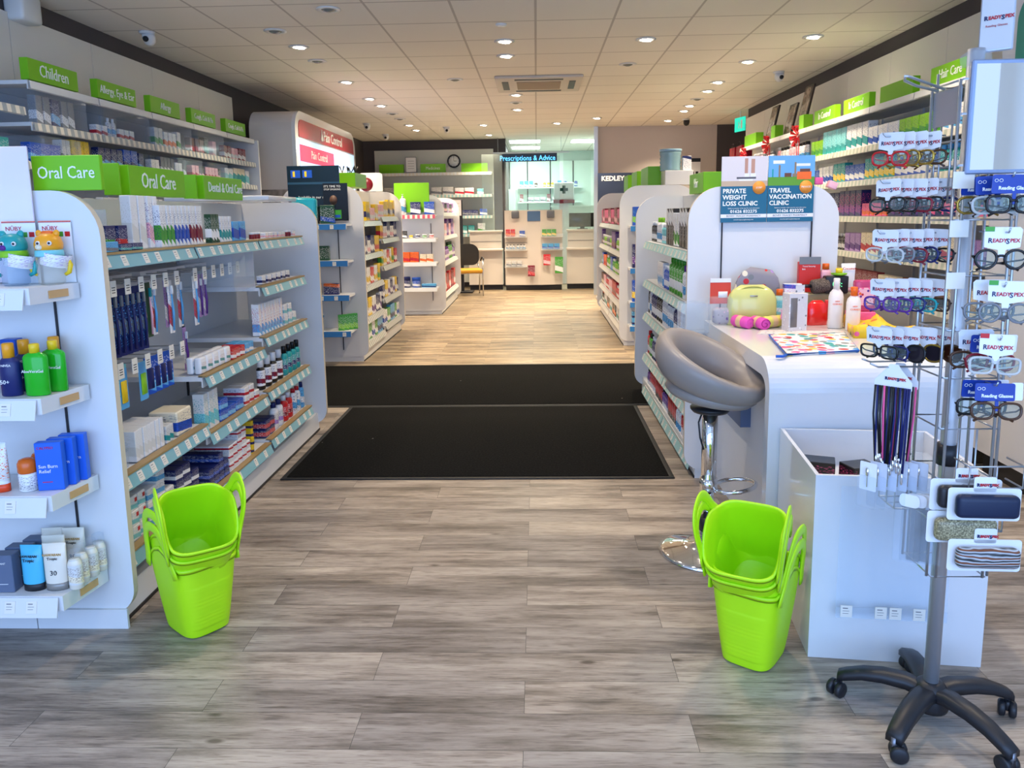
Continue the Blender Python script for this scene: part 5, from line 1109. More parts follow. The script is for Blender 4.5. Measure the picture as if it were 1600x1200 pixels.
# front face rows
YF_ = KY
g2 = 'spectacles on the front face of the rack'
fr_rows = [(1.406, [('goldf', 'soft', 'blue', 'thin gold', .12, None), ('black', 'soft', 'blue', 'black', .085, None), ('clearf', 'soft', 'blue', 'clear', .055, None), ('black', 'square', 'blue', 'heavy black', .02, None)]),
           (1.281, [('black', 'round', 'white', 'round black', .03, 'green')]),
           (1.158, [('grey', 'soft', 'white', 'rear slate', .06, 'green'), ('grey', 'round', 'white', 'slate grey', .02, 'green')]),
           (1.034, [('tortoise', 'soft', 'white', 'tortoiseshell', .10, 'red'), ('maroon', 'soft', 'blue', 'dark red', .06, None), ('clearf', 'square', 'white', 'transparent', .02, 'red')]),
           (.925, [('black', 'square', 'blue', 'rear black', .06, None), ('tortoise', 'soft', 'blue', 'brown mottled', .02, None)])]
for ri, (z, L) in enumerate(fr_rows):
    part('rack_hook', MB().tube([(-.0, -.07, z + .062), (-.0, -.185, z + .062), (-.0, -.19, z + .072)], .0022, WIRE, 5), rk)
    for i, (c_, s_, cd, d_, b, tg) in enumerate(L):
        spec(spec_proto(c_, s_, 'clear', cd, strength=tg), (SX - .005 + (.012 if i % 2 else 0), KY - .01 - (.12 - b), z), R(-4), f'{d_} reading glasses on a {cd} card, {RW[ri]} front row of the rack', group=g2)
# white paper flags on the corner
for i, (z, w) in enumerate(((1.445, .05), (1.33, .045), (1.205, .045))):
    part('paper_flag', MB().box(-.078, -.078 + w, -.0825, -.081, z, z + .04, TICKET), rk)
# wire pocket basket
for k, (z, w, dp) in enumerate(((.72, .13, .07), (.60, .10, .05))):
    q = MB(); x0, y0 = -.02, -.07
    for zz in (z, z + .055): q.tube([(x0, y0, zz), (x0, y0 - dp, zz), (x0 + w, y0 - dp, zz), (x0 + w, y0, zz)], .0025, WIRE, 5)
    for xx in (x0, x0 + w / 2, x0 + w): q.tube([(xx, y0, z), (xx, y0 - dp, z), (xx, y0 - dp, z + .055)], .0022, WIRE, 5)
    part('wire_pocket', q, rk)
q = MB(); x0, y0 = -.058, -.02
for zz in (.62, .68, .74): q.tube([(x0, y0, zz), (x0 - .08, y0, zz), (x0 - .08, y0 + .09, zz), (x0, y0 + .09, zz)], .0025, WIRE, 5)
for yy in (y0, y0 + .045, y0 + .09): q.tube([(x0, yy, .62), (x0 - .08, yy, .62), (x0 - .08, yy, .74)], .0022, WIRE, 5)
part('wire_pocket', q, rk)
# cases on cards
def case(label, loc, m, rz=0, w=.084, text=True, hh=.029):
    r = empty('spectacle_case', loc, rz); tag(r, label, 'spectacle case', 'spectacle cases on the front of the rack')
    part('hang_card', MB().prism(rrect(-w, w, -.042, .040, (.008,) * 4, 4), 0, .0015, plain('white')).prism(rrect(-.026, .026, .03, .068, (.006,) * 4, 4), 0, .0014, plain('white')), r)
    part('case_shell', MB().rbox(-w * .86, w * .86, -.030, -.001, -hh, hh, m, .0135, 4), r)
    if text: brand(r, 0, -.0018, .048, .0085)
    return r
case('navy spectacle case on a white card, in front of another card', (1.078, 1.785, .688), mat('navy_case', srgb('#14223f'), .45), R(-4))
case('rear card of the navy spectacle cases with a dark case', (1.058, 1.83, .695), mat('black_case', (.02, .02, .025), .4), R(-4))
case('gold mesh spectacle case showing behind the striped one', (1.05, 1.82, .615), mat_noise('gold_mesh_case', srgb('#6e6549'), srgb('#c3b78e'), 260, .35), R(-4), text=False)
def striped(name, cols, per):
    m = D.materials.new(name); m.use_nodes = True; nt = m.node_tree; b = nt.nodes['Principled BSDF']; b.inputs['Roughness'].default_value = .4
    tc = N(nt, 'ShaderNodeTexCoord'); wv = N(nt, 'ShaderNodeTexWave'); wv.bands_direction = 'Z'; wv.inputs['Scale'].default_value = per; wv.inputs['Distortion'].default_value = 3; wv.inputs['Detail'].default_value = 3; wv.inputs['Detail Scale'].default_value = 2
    mp = N(nt, 'ShaderNodeMapping'); mp.inputs['Scale'].default_value = (.35, .35, 1); nt.links.new(tc.outputs['Object'], mp.inputs[0]); nt.links.new(mp.outputs[0], wv.inputs[0])
    cr = N(nt, 'ShaderNodeValToRGB'); e = cr.color_ramp.elements; e[0].color = (*cols[0], 1); e[1].color = (*cols[-1], 1)
    for i, c in enumerate(cols[1:-1]): x = e.new((i + 1) / (len(cols) - 1)); x.color = (*c, 1)
    nt.links.new(wv.outputs[0], cr.inputs[0]); nt.links.new(cr.outputs[0], b.inputs['Base Color']); return m
case('brown and grey striped spectacle case on a white card', (1.088, 1.785, .557), striped('striped_case', [C['black'], srgb('#d2d6d8'), srgb('#6b3f2a'), srgb('#8a5236'), srgb('#5b3726'), srgb('#c9cdd0'), C['black']], 11), R(-3), .086, hh=.026)
# lanyard cards with cords
def lanyards(label, loc, cols, rz):
    r = empty('glasses_cords', loc, rz); tag(r, label, 'glasses cords', 'spectacle cords on the rack')
    part('hang_card', MB().prism([(-.045, -.03), (.045, -.03), (.045, -.01), (.018, .022), (.010, .034), (-.010, .034), (-.018, .022), (-.045, -.01)], 0, .0015, plain('white')), r)
    brand(r, 0, -.0012, -.004, .0085)
    for i, c in enumerate(cols):
        cw = len(cols) - 1; x = -.041 + i * .082 / cw; L = .19 + random.uniform(-.02, .03)
        part('cord', MB().tube([(x, -.003, -.024), (x + random.uniform(-.002, .002), -.005, -.10), (x * .85 + random.uniform(-.004, .004), -.004, -.03 - L)], .0028, mat('cord_' + c, C[c] if c in C else (.02, .02, .05), .5), 5), r)
        part('cord_clasp', MB().lathe([(.002, 0), (.0035, .006), (.0025, .016), (.0035, .022), (0, .03)], CHROME, 7, M=Matrix.Translation((x * .85, -.004, -.06 - L))), r)
lanyards('white card of black and navy spectacle cords, the nearer one', (SX - .165, SY_ - .03, .975), ['black', 'navy', 'black', 'black', 'pink', 'black', 'navy', 'black', 'black', 'navy', 'black', 'navy', 'black', 'navy', 'navy', 'navy'], ROT['W'] + R(48))
lanyards('rear card of pink, silver and navy spectacle cords', (SX - .13, SY_ + .01, .970), ['navy', 'pink', 'silver', 'gold', 'black', 'pink', 'silver', 'grey', 'navy', 'silver', 'black', 'pink'], ROT['W'] + R(48))
part('rack_hook', MB().tube([(-.058, -.02, 1.0), (-.20, -.02, 1.0), (-.225, -.03, 1.012)], .0026, WIRE, 5).tube([(-.058, .06, 1.0), (-.19, .05, 1.0), (-.22, .03, 1.012)], .0026, WIRE, 5), rk)
# repair kits and clear pouches hanging low on the left face
for i in range(6):
    r = empty('repair_kit', (SX - .215 + i * .026, SY_ - .03, .715), ROT['W'] + R(40)); tag(r, f'carded spectacle repair kit in a clear pouch, {ORD[i]} along the low side hook', 'repair kit', 'repair kits on the low hook')
    part('hang_card', MB().prism(rrect(-.022, .022, -.04, .035, (.003,) * 4, 3), 0, .001, plain('white') if i == 0 else mat('faint_card', srgb('#c8ccd6'), .4)), r)
    part('screwdriver', MB().lathe([(.0018, -.03), (.0018, 0), (.0045, .002), (.0045, .02), (0, .022)], CHROME, 8, M=Matrix.Translation((0, -.004, 0))), r)
    part('pouch', MB().rbox(-.024, .024, -.012, -.001, -.085, .0, ACRYF, .003, 1), r)
for i in range(4):
    r = empty('lens_cloth_pouch', (SX - .12 + i * .018, SY_ - .06, .64), ROT['W'] + R(50)); tag(r, f'clear pouch on a rounded white tab, {ORD[i]} of the low clear pouches', 'pouch', 'clear pouches low on the rack')
    part('hang_card', MB().prism(rrect(-.024, .024, .0, .034, (.012,) * 4, 4), 0, .001, plain('white')), r); part('pouch', MB().rbox(-.032, .032, -.008, -.001, -.15, .0, ACRYF, .003, 1), r)
# acrylic front panel with tickets, hanging low
o = empty('acrylic_pocket', (1.02, 2.135, .16), R(-6)); tag(o, 'clear acrylic price panel with white tickets on the front of the bin', 'panel')
part('sheet', MB().box(-.12, .20, .052, .0545, .0, .42, ACRYF).box(-.12, .20, .048, .050, .0, .035, ACRY), o)
for x in (-.09, .01, .052, .12): part('price_ticket', ticket_mesh(), o, (x, .050, .05))
# ------------------------------------------------------------------ stock on the other fixtures
def fill(facing, xf, s0, s1, z, place, kinds, lo=2, hi=5, back=.02, gap=.006, rnd=None, skip=.10):
    """blocks of identical facings"""
    rr = random.Random(rnd if rnd is not None else place); s = s0; last = None
    while s < s1 - .03:
        k = rr.choice([q for q in kinds if q != last] or kinds); last = k; w = PROD[k]['w']; n = rr.randint(lo, hi)
        s2 = run(facing, xf, s, s1, z, place, [(k, n, gap)], back)
        if s2 <= s + .001: break
        s = s2 + (rr.random() * .10 if rr.random() < skip else 0)
def K(*a, **k): return bx(*a, **k)
# D: aisle face of the hair care gondola (faces the aisle)
d1 = [K('black', 'white', .075, .05, .23, 'hair colour carton', 'hair_colour_box', ink='silver', lo=.6, hi=.95), K('white', 'green', .07, .05, .20, 'beauty carton', 'beauty_box'), K('pink', 'white', .075, .05, .20, 'hair carton', 'beauty_box'), bo('aqua', 'white', .05, .13, 'lotion bottle', 'lotion_bottle'), bo('cream', 'orange', .05, .12, 'cream bottle', 'lotion_bottle')]
D1, D2, D3, D4, D5 = [f'{a} shelf facing the aisle, clinic-poster gondola' for a in ('top', 'second', 'third', 'fourth', 'bottom')]
run('W', .81, 3.94, 5.70, 1.1935, D1, [(d1[4], 1, .01), (d1[3], 1, .01), (d1[2], 3, .006), (d1[0], 3, .012), (d1[1], 2, .012), (d1[0], 3, .012), (d1[3], 3, .01), (bo('white', 'lime', .06, .17, 'shampoo bottle', 'shampoo_bottle'), 3, .01), (bo('black', 'white', .04, .14, 'spray bottle', 'spray_bottle'), 4, .01)], back=.04)
run('W', .81, 3.94, 5.70, .9085, D2, [(bo('white', 'pink', .06, .19, 'shampoo bottle', 'shampoo_bottle'), 2, .008), (bo('pink', 'purple', .06, .19, 'shampoo bottle', 'shampoo_bottle'), 2, .008), (bo('white', 'purple', .06, .19, 'shampoo bottle', 'shampoo_bottle'), 2, .006), (bo('green', 'green', .08, .21, 'shampoo bottle', 'shampoo_bottle', cf=.14), 5, .008), (bo('blue', 'white', .05, .15, 'conditioner bottle', 'conditioner_bottle'), 3, .008), (K('white', 'sky', .05, .04, .16, 'hair carton', 'beauty_box'), 4, .006)], back=.02)
D3K = [bo('white', 'offwhite', .05, .22, 'deodorant can', 'deodorant_can', cf=.22, nr=.8), bo('black', 'white', .05, .21, 'deodorant can', 'deodorant_can', cf=.22, nr=.8), bo('white', 'navy', .05, .20, 'deodorant can', 'deodorant_can', cf=.22, nr=.8), bo('navy', 'silver', .06, .19, 'shower gel bottle', 'shower_gel_bottle'), bo('black', 'white', .065, .20, 'shower gel bottle', 'shower_gel_bottle')]
fill('W', .81, 3.94, 5.70, .6585, D3, D3K, 1, 3, .02, .014)
run('W', .81, 3.94, 3.94, .6585, D3, [(bo('white', 'offwhite', .045, .22, 'deodorant can', 'deodorant_can', cf=.22, nr=.8), 7, .006), (bo('white', 'navy', .045, .22, 'deodorant can', 'deodorant_can', cf=.22, nr=.8), 3, .006), (bo('black', 'white', .048, .22, 'deodorant can', 'deodorant_can', cf=.22, nr=.8), 4, .006), (bo('white', 'black', .045, .22, 'deodorant can', 'deodorant_can', cf=.22, nr=.8), 2, .006), (bo('navy', 'silver', .055, .19, 'shower gel bottle', 'shower_gel_bottle'), 3, .006), (bo('black', 'white', .06, .20, 'shower gel bottle', 'shower_gel_bottle'), 6, .006)], back=.02)
fill('W', .81, 3.94, 5.70, .3485, D4, [bo('red', 'red', .06, .17, 'bottle', 'shower_gel_bottle'), bo('green', 'black', .05, .16, 'bottle', 'shower_gel_bottle'), bo('brown', 'black', .05, .15, 'bottle', 'shower_gel_bottle'), bo('navy', 'white', .05, .16, 'bottle', 'shower_gel_bottle')], 2, 4, .02)
fill('W', .81, 3.94, 5.70, .0885, D5, [bo('red', 'white', .05, .18, 'slim bottle', 'shower_gel_bottle'), bo('white', 'red', .04, .17, 'slim bottle', 'shower_gel_bottle'), K('red', 'black', .06, .05, .15, 'gift carton', 'gift_box'), bo('purple', 'black', .05, .15, 'bottle', 'shower_gel_bottle'), bo('green', 'white', .05, .17, 'bottle', 'shower_gel_bottle')], 2, 4, .02)
# E aisle face
ek = [[K('pink', 'maroon', .09, .05, .17, 'cosmetic carton', 'cosmetic_box'), K('maroon', 'palepink', .07, .05, .19, 'cosmetic carton', 'cosmetic_box')],
      [K('purple', 'maroon', .08, .05, .20, 'supplement carton', 'supplement_box'), bo('grey', 'white', .06, .13, 'pill bottle', 'supplement_bottle'), bo('lime', 'white', .06, .13, 'pill bottle', 'supplement_bottle')],
      [bo('green', 'white', .06, .15, 'pill bottle', 'supplement_bottle'), bo('lime', 'green', .06, .14, 'pill bottle', 'supplement_bottle'), K('blue', 'sky', .07, .05, .16, 'supplement carton', 'supplement_box'), K('orange', 'red', .07, .05, .14, 'supplement carton', 'supplement_box')],
      [K('red', 'maroon', .08, .06, .17, 'supplement carton', 'supplement_box'), bo('red', 'white', .07, .14, 'pill bottle', 'supplement_bottle'), K('palepink', 'white', .07, .05, .15, 'supplement carton', 'supplement_box'), K('brown', 'cream', .07, .05, .15, 'supplement carton', 'supplement_box')],
      [bo('black', 'orange', .06, .14, 'pill bottle', 'supplement_bottle'), K('white', 'teal', .07, .05, .15, 'supplement carton', 'supplement_box'), K('black', 'orange', .07, .05, .15, 'supplement carton', 'supplement_box')]]
for i, z in enumerate((1.27, .98, .70, .42, .18)):
    fill('W', .90, 8.05, 10.84, z + .0035, f'{["top", "second", "third", "fourth", "bottom"][i]} shelf of the gondola by the navy banner', ek[i], 3, 5, .02, .01)
FROM_E = ['blue and green pad pack', 'purple pad pack', 'blue and yellow pad pack', 'blue wave pad pack']
for i, (z, k) in enumerate(((1.27, K('blue', 'lime', .12, .08, .19, 'pad pack', 'pad_pack', adj=FROM_E[0], ink='sky')), (.84, K('navy', 'purple', .12, .08, .24, 'pad pack', 'pad_pack', adj=FROM_E[1])), (.49, K('blue', 'yellow', .12, .08, .22, 'pad pack', 'pad_pack', adj=FROM_E[2])), (.24, K('sky', 'navy', .16, .08, .07, 'pad pack', 'pad_pack', adj=FROM_E[3])))):
    run('S', 7.76, .98, 1.55, z + .001, 'end shelf of the gondola by the banner', [(k, 3, .02, 1, 2 if i == 3 else 1)], .03)
# E top: clear tub stack, small carton
o = part('white_carton', MB().rbox(1.34, 1.63, 8.04, 8.36, 1.6815, 1.83, WHITE, .004, 1, smooth=False)); tag(o, 'plain white carton under the blue drum on the grey-white gondola', 'box')
r = empty('plastic_drum', (1.42, 8.2, 1.831)); tag(r, 'large ribbed clear blue drum standing on the grey-white gondola', 'tub')
part('drum', MB().lathe([(.10, 0), (.112, .01), (.105, .03), (.112, .05), (.105, .07), (.112, .09), (.105, .11), (.112, .13), (.105, .15), (.112, .175), (.112, .20)], clear('drum_plastic', srgb('#9ec6d0'), .6, .1), 28), r); part('lid', MB().lathe([(.116, .20), (.116, .225), (0, .228)], mat('drum_lid', srgb('#8fb3c8'), .3), 28), r)
q = K('white', 'navy', .09, .06, .15, 'carton', 'product_box', adj='white carton with dark header', lo=.8, hi=1.0, key='whdr'); put(q, (1.58, 8.12, 1.831), 0, 'on top of the gondola by the banner')
# kedley banner
r = empty('pull_up_banner', (1.33, 12.4, 0)); tag(r, 'navy pull-up banner with white lettering behind the gondola', 'banner')
NV = mat('banner_navy', srgb('#26324c'), .5)
part('sheet', MB().box(-.34, .30, 0, .006, .05, 2.04, NV), r); part('lettering', text_mesh('KEDLEY', .105, LETTER, .001, bold=.003), r, (-.10, -.003, 1.95)); part('foot', MB().rbox(-.36, .30, -.08, .10, 0, .05, mat('banner_foot', (.4, .4, .42), .4), .01), r)
for i in range(4): part('figure_icon', MB().lathe([(0, 0), (.022, .0), (.022, .05), (.010, .07), (.016, .09), (0, .105)], LETTER, 8, 1, .1, M=Matrix.Translation((-.26 + i * .14, -.003, 1.55))), r)
r = empty('wall_notice', (2.66, 13.18, 1.98)); tag(r, 'white notice with dark header on the pale back wall', 'notice')
part('sheet', MB().box(-.13, .13, 0, .01, 0, .32, plain('white')).box(-.13, .13, -.002, 0, .26, .32, RUBBER), r)
for i in range(3): part('icon', MB().box(-.09 + i * .07, -.045 + i * .07, -.003, 0, .04, .10, RUBBER), r)
# B end shelves, aisle face, posters
run('S', 6.99, -2.22, -1.78, 1.3435, 'top blue shelf of the poster gondola', [(K('teal', 'white', .06, .05, .17, 'nicotine carton', 'medicine_box'), 1, .01), (K('darkgreen', 'black', .05, .05, .16, 'nicotine carton', 'medicine_box'), 2, .01), (K('darkgreen', 'blue', .13, .06, .17, 'nicotine carton', 'medicine_box', hi=.35), 1, .01)], .03)
run('S', 6.99, -2.22, -1.78, 1.0035, 'second blue shelf of the poster gondola', [(K('green', 'darkgreen', .11, .05, .135, 'nicotine carton', 'medicine_box'), 1, .05), (K('darkgreen', 'darkgreen', .105, .05, .135, 'nicotine carton', 'medicine_box'), 1, .01)], .03)
run('S', 6.99, -2.18, -1.78, .6805, 'third blue shelf of the poster gondola', [(K('navy', 'orange', .14, .05, .105, 'vitamin carton', 'medicine_box', adj='blue carton fading to orange', lo=.7, hi=1.2), 2, .03)], .03)
run('S', 6.99, -2.22, -1.78, .3365, 'lowest blue shelf of the poster gondola', [(K('white', 'sky', .18, .08, .155, 'carton', 'medicine_box', lo=.85, hi=1.3), 1, .10)], .03)
for i in range(4): put(K('green', 'lime', .055, .03, .15, 'carton', 'medicine_box'), (-1.86 + i * .035, 7.03 + i * .035, .3375), .3, 'lowest blue shelf of the poster gondola')
r = empty('promotional_poster', (-2.075, 7.10, 1.37)); tag(r, 'large dark blue see-through promotional poster on the second gondola end', 'poster')
part('board', MB().box(-.245, .245, 0, .006, 0, .51, mat('poster_midnight', srgb('#10222f'), .12)), r)
part('painted_reflection', MB().box(-.245, .245, -.001, 0, .34, .36, mat('poster_reflection', srgb('#274a63'), .2)), r)  # reflection on the glossy board, painted as a lighter blue strip
part('lettering', text_mesh('Available in our range', .035, LETTER, .0004), r, (.0, -.002, .22))
for i in range(2): part('product_picture', MB().box(-.21 + i * .11, -.12 + i * .11, -.0015, 0, .40, .47, plain('blue')).box(-.19 + i * .11, -.17 + i * .11, -.002, -.0015, .41, .46, plain('yellow')), r)
r = empty('promotional_poster', (-1.865, 7.06, 1.37)); tag(r, 'dark poster of a shaded face beside a green carton', 'poster')
part('board', MB().box(-.115, .115, 0, .006, 0, .345, mat('poster_black', srgb('#0b0f12'), .2)), r)
part('lettering', text_mesh("IT'S TIME TO", .028, LETTER, .0004, 'LEFT'), r, (-.105, -.002, .315)); part('lettering', text_mesh('STOP SMOKING', .022, LETTER, .0004, 'LEFT'), r, (-.105, -.002, .288))
part('face_picture', MB().lathe([(0, 0), (.045, 0), (.045, .001), (0, .001)], mat('dim_face', srgb('#5a4237'), .6), 24, .8, 1.0, M=Matrix.Translation((-.02, -.001, .19)) @ Matrix.Rotation(R(90), 4, 'X')), r)
part('product_picture', MB().box(-.08, .05, -.002, -.0005, .02, .10, plain('green')).box(-.07, .04, -.003, -.002, .03, .055, plain('blue')), r)
bk = [[K('yellow', 'white', .07, .05, .17, 'foot care carton', 'foot_care_box'), K('palepink', 'white', .07, .05, .13, 'foot care carton', 'foot_care_box'), K('yellow', 'navy', .05, .04, .19, 'foot care carton', 'foot_care_box')],
      [K('yellow', 'red', .07, .05, .17, 'foot care carton', 'foot_care_box'), K('white', 'palepink', .06, .05, .13, 'foot care carton', 'foot_care_box'), K('navy', 'white', .05, .04, .18, 'support carton', 'support_box')],
      [K('red', 'white', .07, .05, .16, 'plaster carton', 'plaster_box'), K('yellow', 'green', .05, .05, .18, 'plaster carton', 'plaster_box'), K('white', 'yellow', .05, .05, .17, 'plaster carton', 'plaster_box')],
      [K('white', 'purple', .05, .05, .18, 'bandage carton', 'bandage_box'), K('yellow', 'white', .05, .05, .18, 'bandage carton', 'bandage_box'), K('navy', 'white', .06, .05, .16, 'bandage carton', 'bandage_box')],
      [K('white', 'blue', .06, .05, .16, 'first aid carton', 'first_aid_box'), K('sky', 'navy', .08, .05, .18, 'first aid carton', 'first_aid_box'), K('green', 'white', .05, .05, .16, 'first aid carton', 'first_aid_box')]]
for i, (za, zb) in enumerate(((1.36, 1.40), (1.03, 1.16), (.72, .86), (.40, .50), (.16, .20))):
    pl = f'{["top", "second", "third", "fourth", "bottom"][i]} aisle shelf of the poster gondola'
    fill('E', -1.69, 7.29, 8.23, za + .0035, pl, bk[i], 2, 3, .02, .008, rnd=i); fill('E', -1.69, 8.29, 9.24, zb + .0035, pl, bk[i], 2, 3, .02, .008, rnd=i + 50)
# brushes in the lime box, round pink sign on B
r = empty('utensil_bundle', (-1.90, 7.85, 1.84))
for i in range(9):
    a = random.uniform(-.5, .5); x, y = random.uniform(-.06, .06), random.uniform(-.2, .2)
    part('black_handle', MB().tube([(x, y, -.0), (x + .04 * a, y + .05 * a, .035), (x + .08 * a, y + .08 * a, .07)], [.004, .005, .007], RUBBER, 6), r)
tag(r, 'black handled brushes sticking up out of the lime box', 'brushes')
r = empty('round_sign_board', (-1.42, 9.35, 1.69)); r.location = (-1.97, 9.1, 1.70); tag(r, 'white arched board with a crimson disc on the second gondola', 'sign')
part('board', MB().prism(rrect(-.14, .14, 0, .22, (0, 0, .04, .04)), 0, .012, plain('white')), r); part('crimson_disc', MB().lathe([(0, 0), (.08, 0), (.08, .003), (0, .003)], plain('maroon'), 28, M=Matrix.Translation((-.055, -.001, .085)) @ Matrix.Rotation(R(90), 4, 'X')), r)
# C end and aisle
run('S', 10.52, -1.90, -1.42, 1.4255, 'top pink-edged shelf of the third gondola', [(bo('white', 'white', .09, .28, 'pump bottle', 'pump_bottle', 'pump', nr=.3), 1, .05), (K('navy', 'white', .14, .05, .17, 'photo carton', 'gift_box'), 1, .04), (K('blue', 'white', .14, .05, .17, 'photo carton', 'gift_box'), 1, .02)], .03)
run('S', 10.52, -1.90, -1.42, 1.0985, 'second shelf of the third gondola end', [(K('black', 'white', .09, .05, .10, 'tin', 'sweet_tin'), 1, .02), (K('yellow', 'cream', .05, .04, .04, 'sweet box', 'sweet_box'), 1, .02)] + [(bo(c, 'white', .065, .05, 'round tin', 'sweet_tin', 'jar'), 1, .02) for c in ('navy', 'green', 'red')], .03)
run('S', 10.52, -1.90, -1.42, .7635, 'third shelf of the third gondola end', [(K('orange', 'red', .12, .06, .14, 'orange carton', 'snack_box', adj='bright orange carton'), 2, .005), (K('cream', 'orange', .09, .05, .11, 'snack carton', 'snack_box'), 3, .004), (K('yellow', 'cream', .08, .05, .19, 'snack bag', 'snack_bag', 'bag'), 1, .004)], .03)
run('S', 10.52, -1.90, -1.42, .4065, 'lowest shelf of the third gondola end', [(bo('navy', 'navy', .11, .15, 'rounded tub', 'tub', 'jar'), 1, .01), (bo('blue', 'blue', .12, .14, 'rounded tub', 'tub', 'jar'), 1, .01), (K('sky', 'navy', .20, .09, .05, 'flat packet', 'packet'), 1, .01)], .03)
ck = [[K('lilac', 'white', .10, .05, .15, 'hosiery packet', 'hosiery_packet'), K('black', 'palepink', .08, .05, .13, 'hosiery packet', 'hosiery_packet')], [K('purple', 'lilac', .06, .05, .25, 'gift carton', 'gift_box'), K('palepink', 'white', .08, .05, .18, 'gift carton', 'gift_box')],
      [bo('green', 'darkgreen', .10, .26, 'bottle', 'wash_bottle'), bo('lilac', 'purple', .09, .20, 'bottle', 'wash_bottle'), bo('purple', 'white', .08, .2, 'bottle', 'wash_bottle')], [K('red', 'white', .10, .05, .28, 'gift carton', 'gift_box'), K('maroon', 'red', .09, .05, .26, 'gift carton', 'gift_box')]]
for i, z in enumerate((1.45, 1.10, .72, .25)):
    fill('E', -1.36, 10.85, 12.85, z + .0035, f'{["top", "second", "third", "bottom"][i]} aisle shelf of the third gondola', ck[i], 2, 4, .03, .02, skip=.3)
# left wall stock
LP = ['children', 'eye care', 'allergy', 'fourth', 'last']
lk = {0: [K('grey', 'white', .06, .05, .17, 'medicine carton'), K('navy', 'sky', .07, .05, .165, 'medicine carton'), K('offwhite', 'red', .075, .05, .17, 'medicine carton'), K('navy', 'white', .075, .05, .165, 'medicine carton')],
      1: [K('white', 'red', .06, .05, .07, 'medicine carton'), bo('white', 'white', .05, .13, 'drop bottle', 'dropper_bottle', nr=.3, cr=.01), bo('aqua', 'white', .05, .15, 'drop bottle', 'dropper_bottle', nr=.3, cr=.01), bo('green', 'lime', .06, .17, 'wash bottle', 'eye_wash_bottle')],
      2: [K('offwhite', 'green', .06, .05, .14, 'medicine carton'), K('white', 'orange', .06, .05, .12, 'medicine carton')], 3: [K('palepink', 'white', .08, .05, .13, 'medicine carton'), K('brown', 'red', .08, .05, .12, 'medicine carton'), K('black', 'teal', .08, .05, .15, 'medicine carton')], 4: [K('maroon', 'white', .08, .05, .12, 'medicine carton'), K('palepink', 'white', .07, .05, .11, 'medicine carton')]}
for i in range(5):
    fill('E', -2.90, LB[i] + (.12 if i in (0, 2) else .03), LB[i + 1] - .12, 1.976, f'second shelf, {LP[i]} bay', lk[i], 1, 3, .05, .01, skip=.2)
l3 = [[K('yellow', 'gold', .06, .06, .17, 'medicine carton', adj='mustard yellow carton'), K('white', 'teal', .09, .05, .20, 'medicine carton'), K('blue', 'sky', .09, .06, .12, 'medicine carton'), K('offwhite', 'grey', .04, .06, .16, 'medicine carton')],
      [K('blue', 'white', .10, .06, .17, 'medicine carton'), K('navy', 'sky', .07, .05, .15, 'medicine carton'), K('blue', 'navy', .09, .06, .16, 'medicine carton')], [K('grey', 'white', .05, .05, .15, 'medicine carton'), K('white', 'lilac', .06, .05, .12, 'medicine carton')], [K('black', 'palepink', .05, .05, .12, 'medicine carton'), K('palepink', 'red', .06, .05, .12, 'medicine carton')], [K('cream', 'teal', .09, .05, .15, 'medicine carton', hi=.6), K('white', 'aqua', .09, .05, .14, 'medicine carton', hi=.6)]]
for i in range(5):
    fill('E', -2.90, LB[i] + .03, LB[i + 1] - .05, 1.746, f'third shelf, {LP[i]} bay', l3[i], 2, 4, .05, .006, skip=.2)
l4 = [K('white', 'red', .06, .05, .11, 'tablet carton', 'tablet_box'), K('maroon', 'white', .07, .05, .10, 'tablet carton', 'tablet_box'), K('offwhite', 'blue', .08, .05, .10, 'tablet carton', 'tablet_box'), K('blue', 'white', .08, .05, .09, 'tablet carton', 'tablet_box')]
for i in range(5): fill('E', -2.90, LB[i] + .03, LB[i + 1] - .05, 1.451, f'fourth shelf, {LP[i]} bay', l4, 2, 4, .05, .006)
fill('E', -2.90, 3.9, 4.30, 1.751, 'third shelf before the children bay', [K('blue', 'navy', .08, .05, .14, 'medicine carton'), K('teal', 'white', .08, .05, .12, 'medicine carton')], 1, 2, .05)
# clear security cases on the left wall
for i, (y, z, w) in enumerate(((4.47, 1.976, .5), (5.16, 1.976, .62), (5.86, 1.976, .62), (6.60, 1.976, .55), (6.20, 1.746, .45), (6.78, 1.746, .42), (4.47, 1.746, .4))):
    dsc = ['in the children bay, upper', 'in the eye care bay', 'in the allergy bay, upper', 'in the fourth bay, upper', 'in the allergy bay, lower', 'in the fourth bay, lower', 'in the children bay, lower'][i]
    o = clear_box(f'clear plastic security case on the left wall shelf, {dsc}', (-2.915, y + w / 2, z + .0008), w, .3, .20 if z > 1.9 else .16, ROT['E'], .003, 'security_case', 'case', ACRYF)
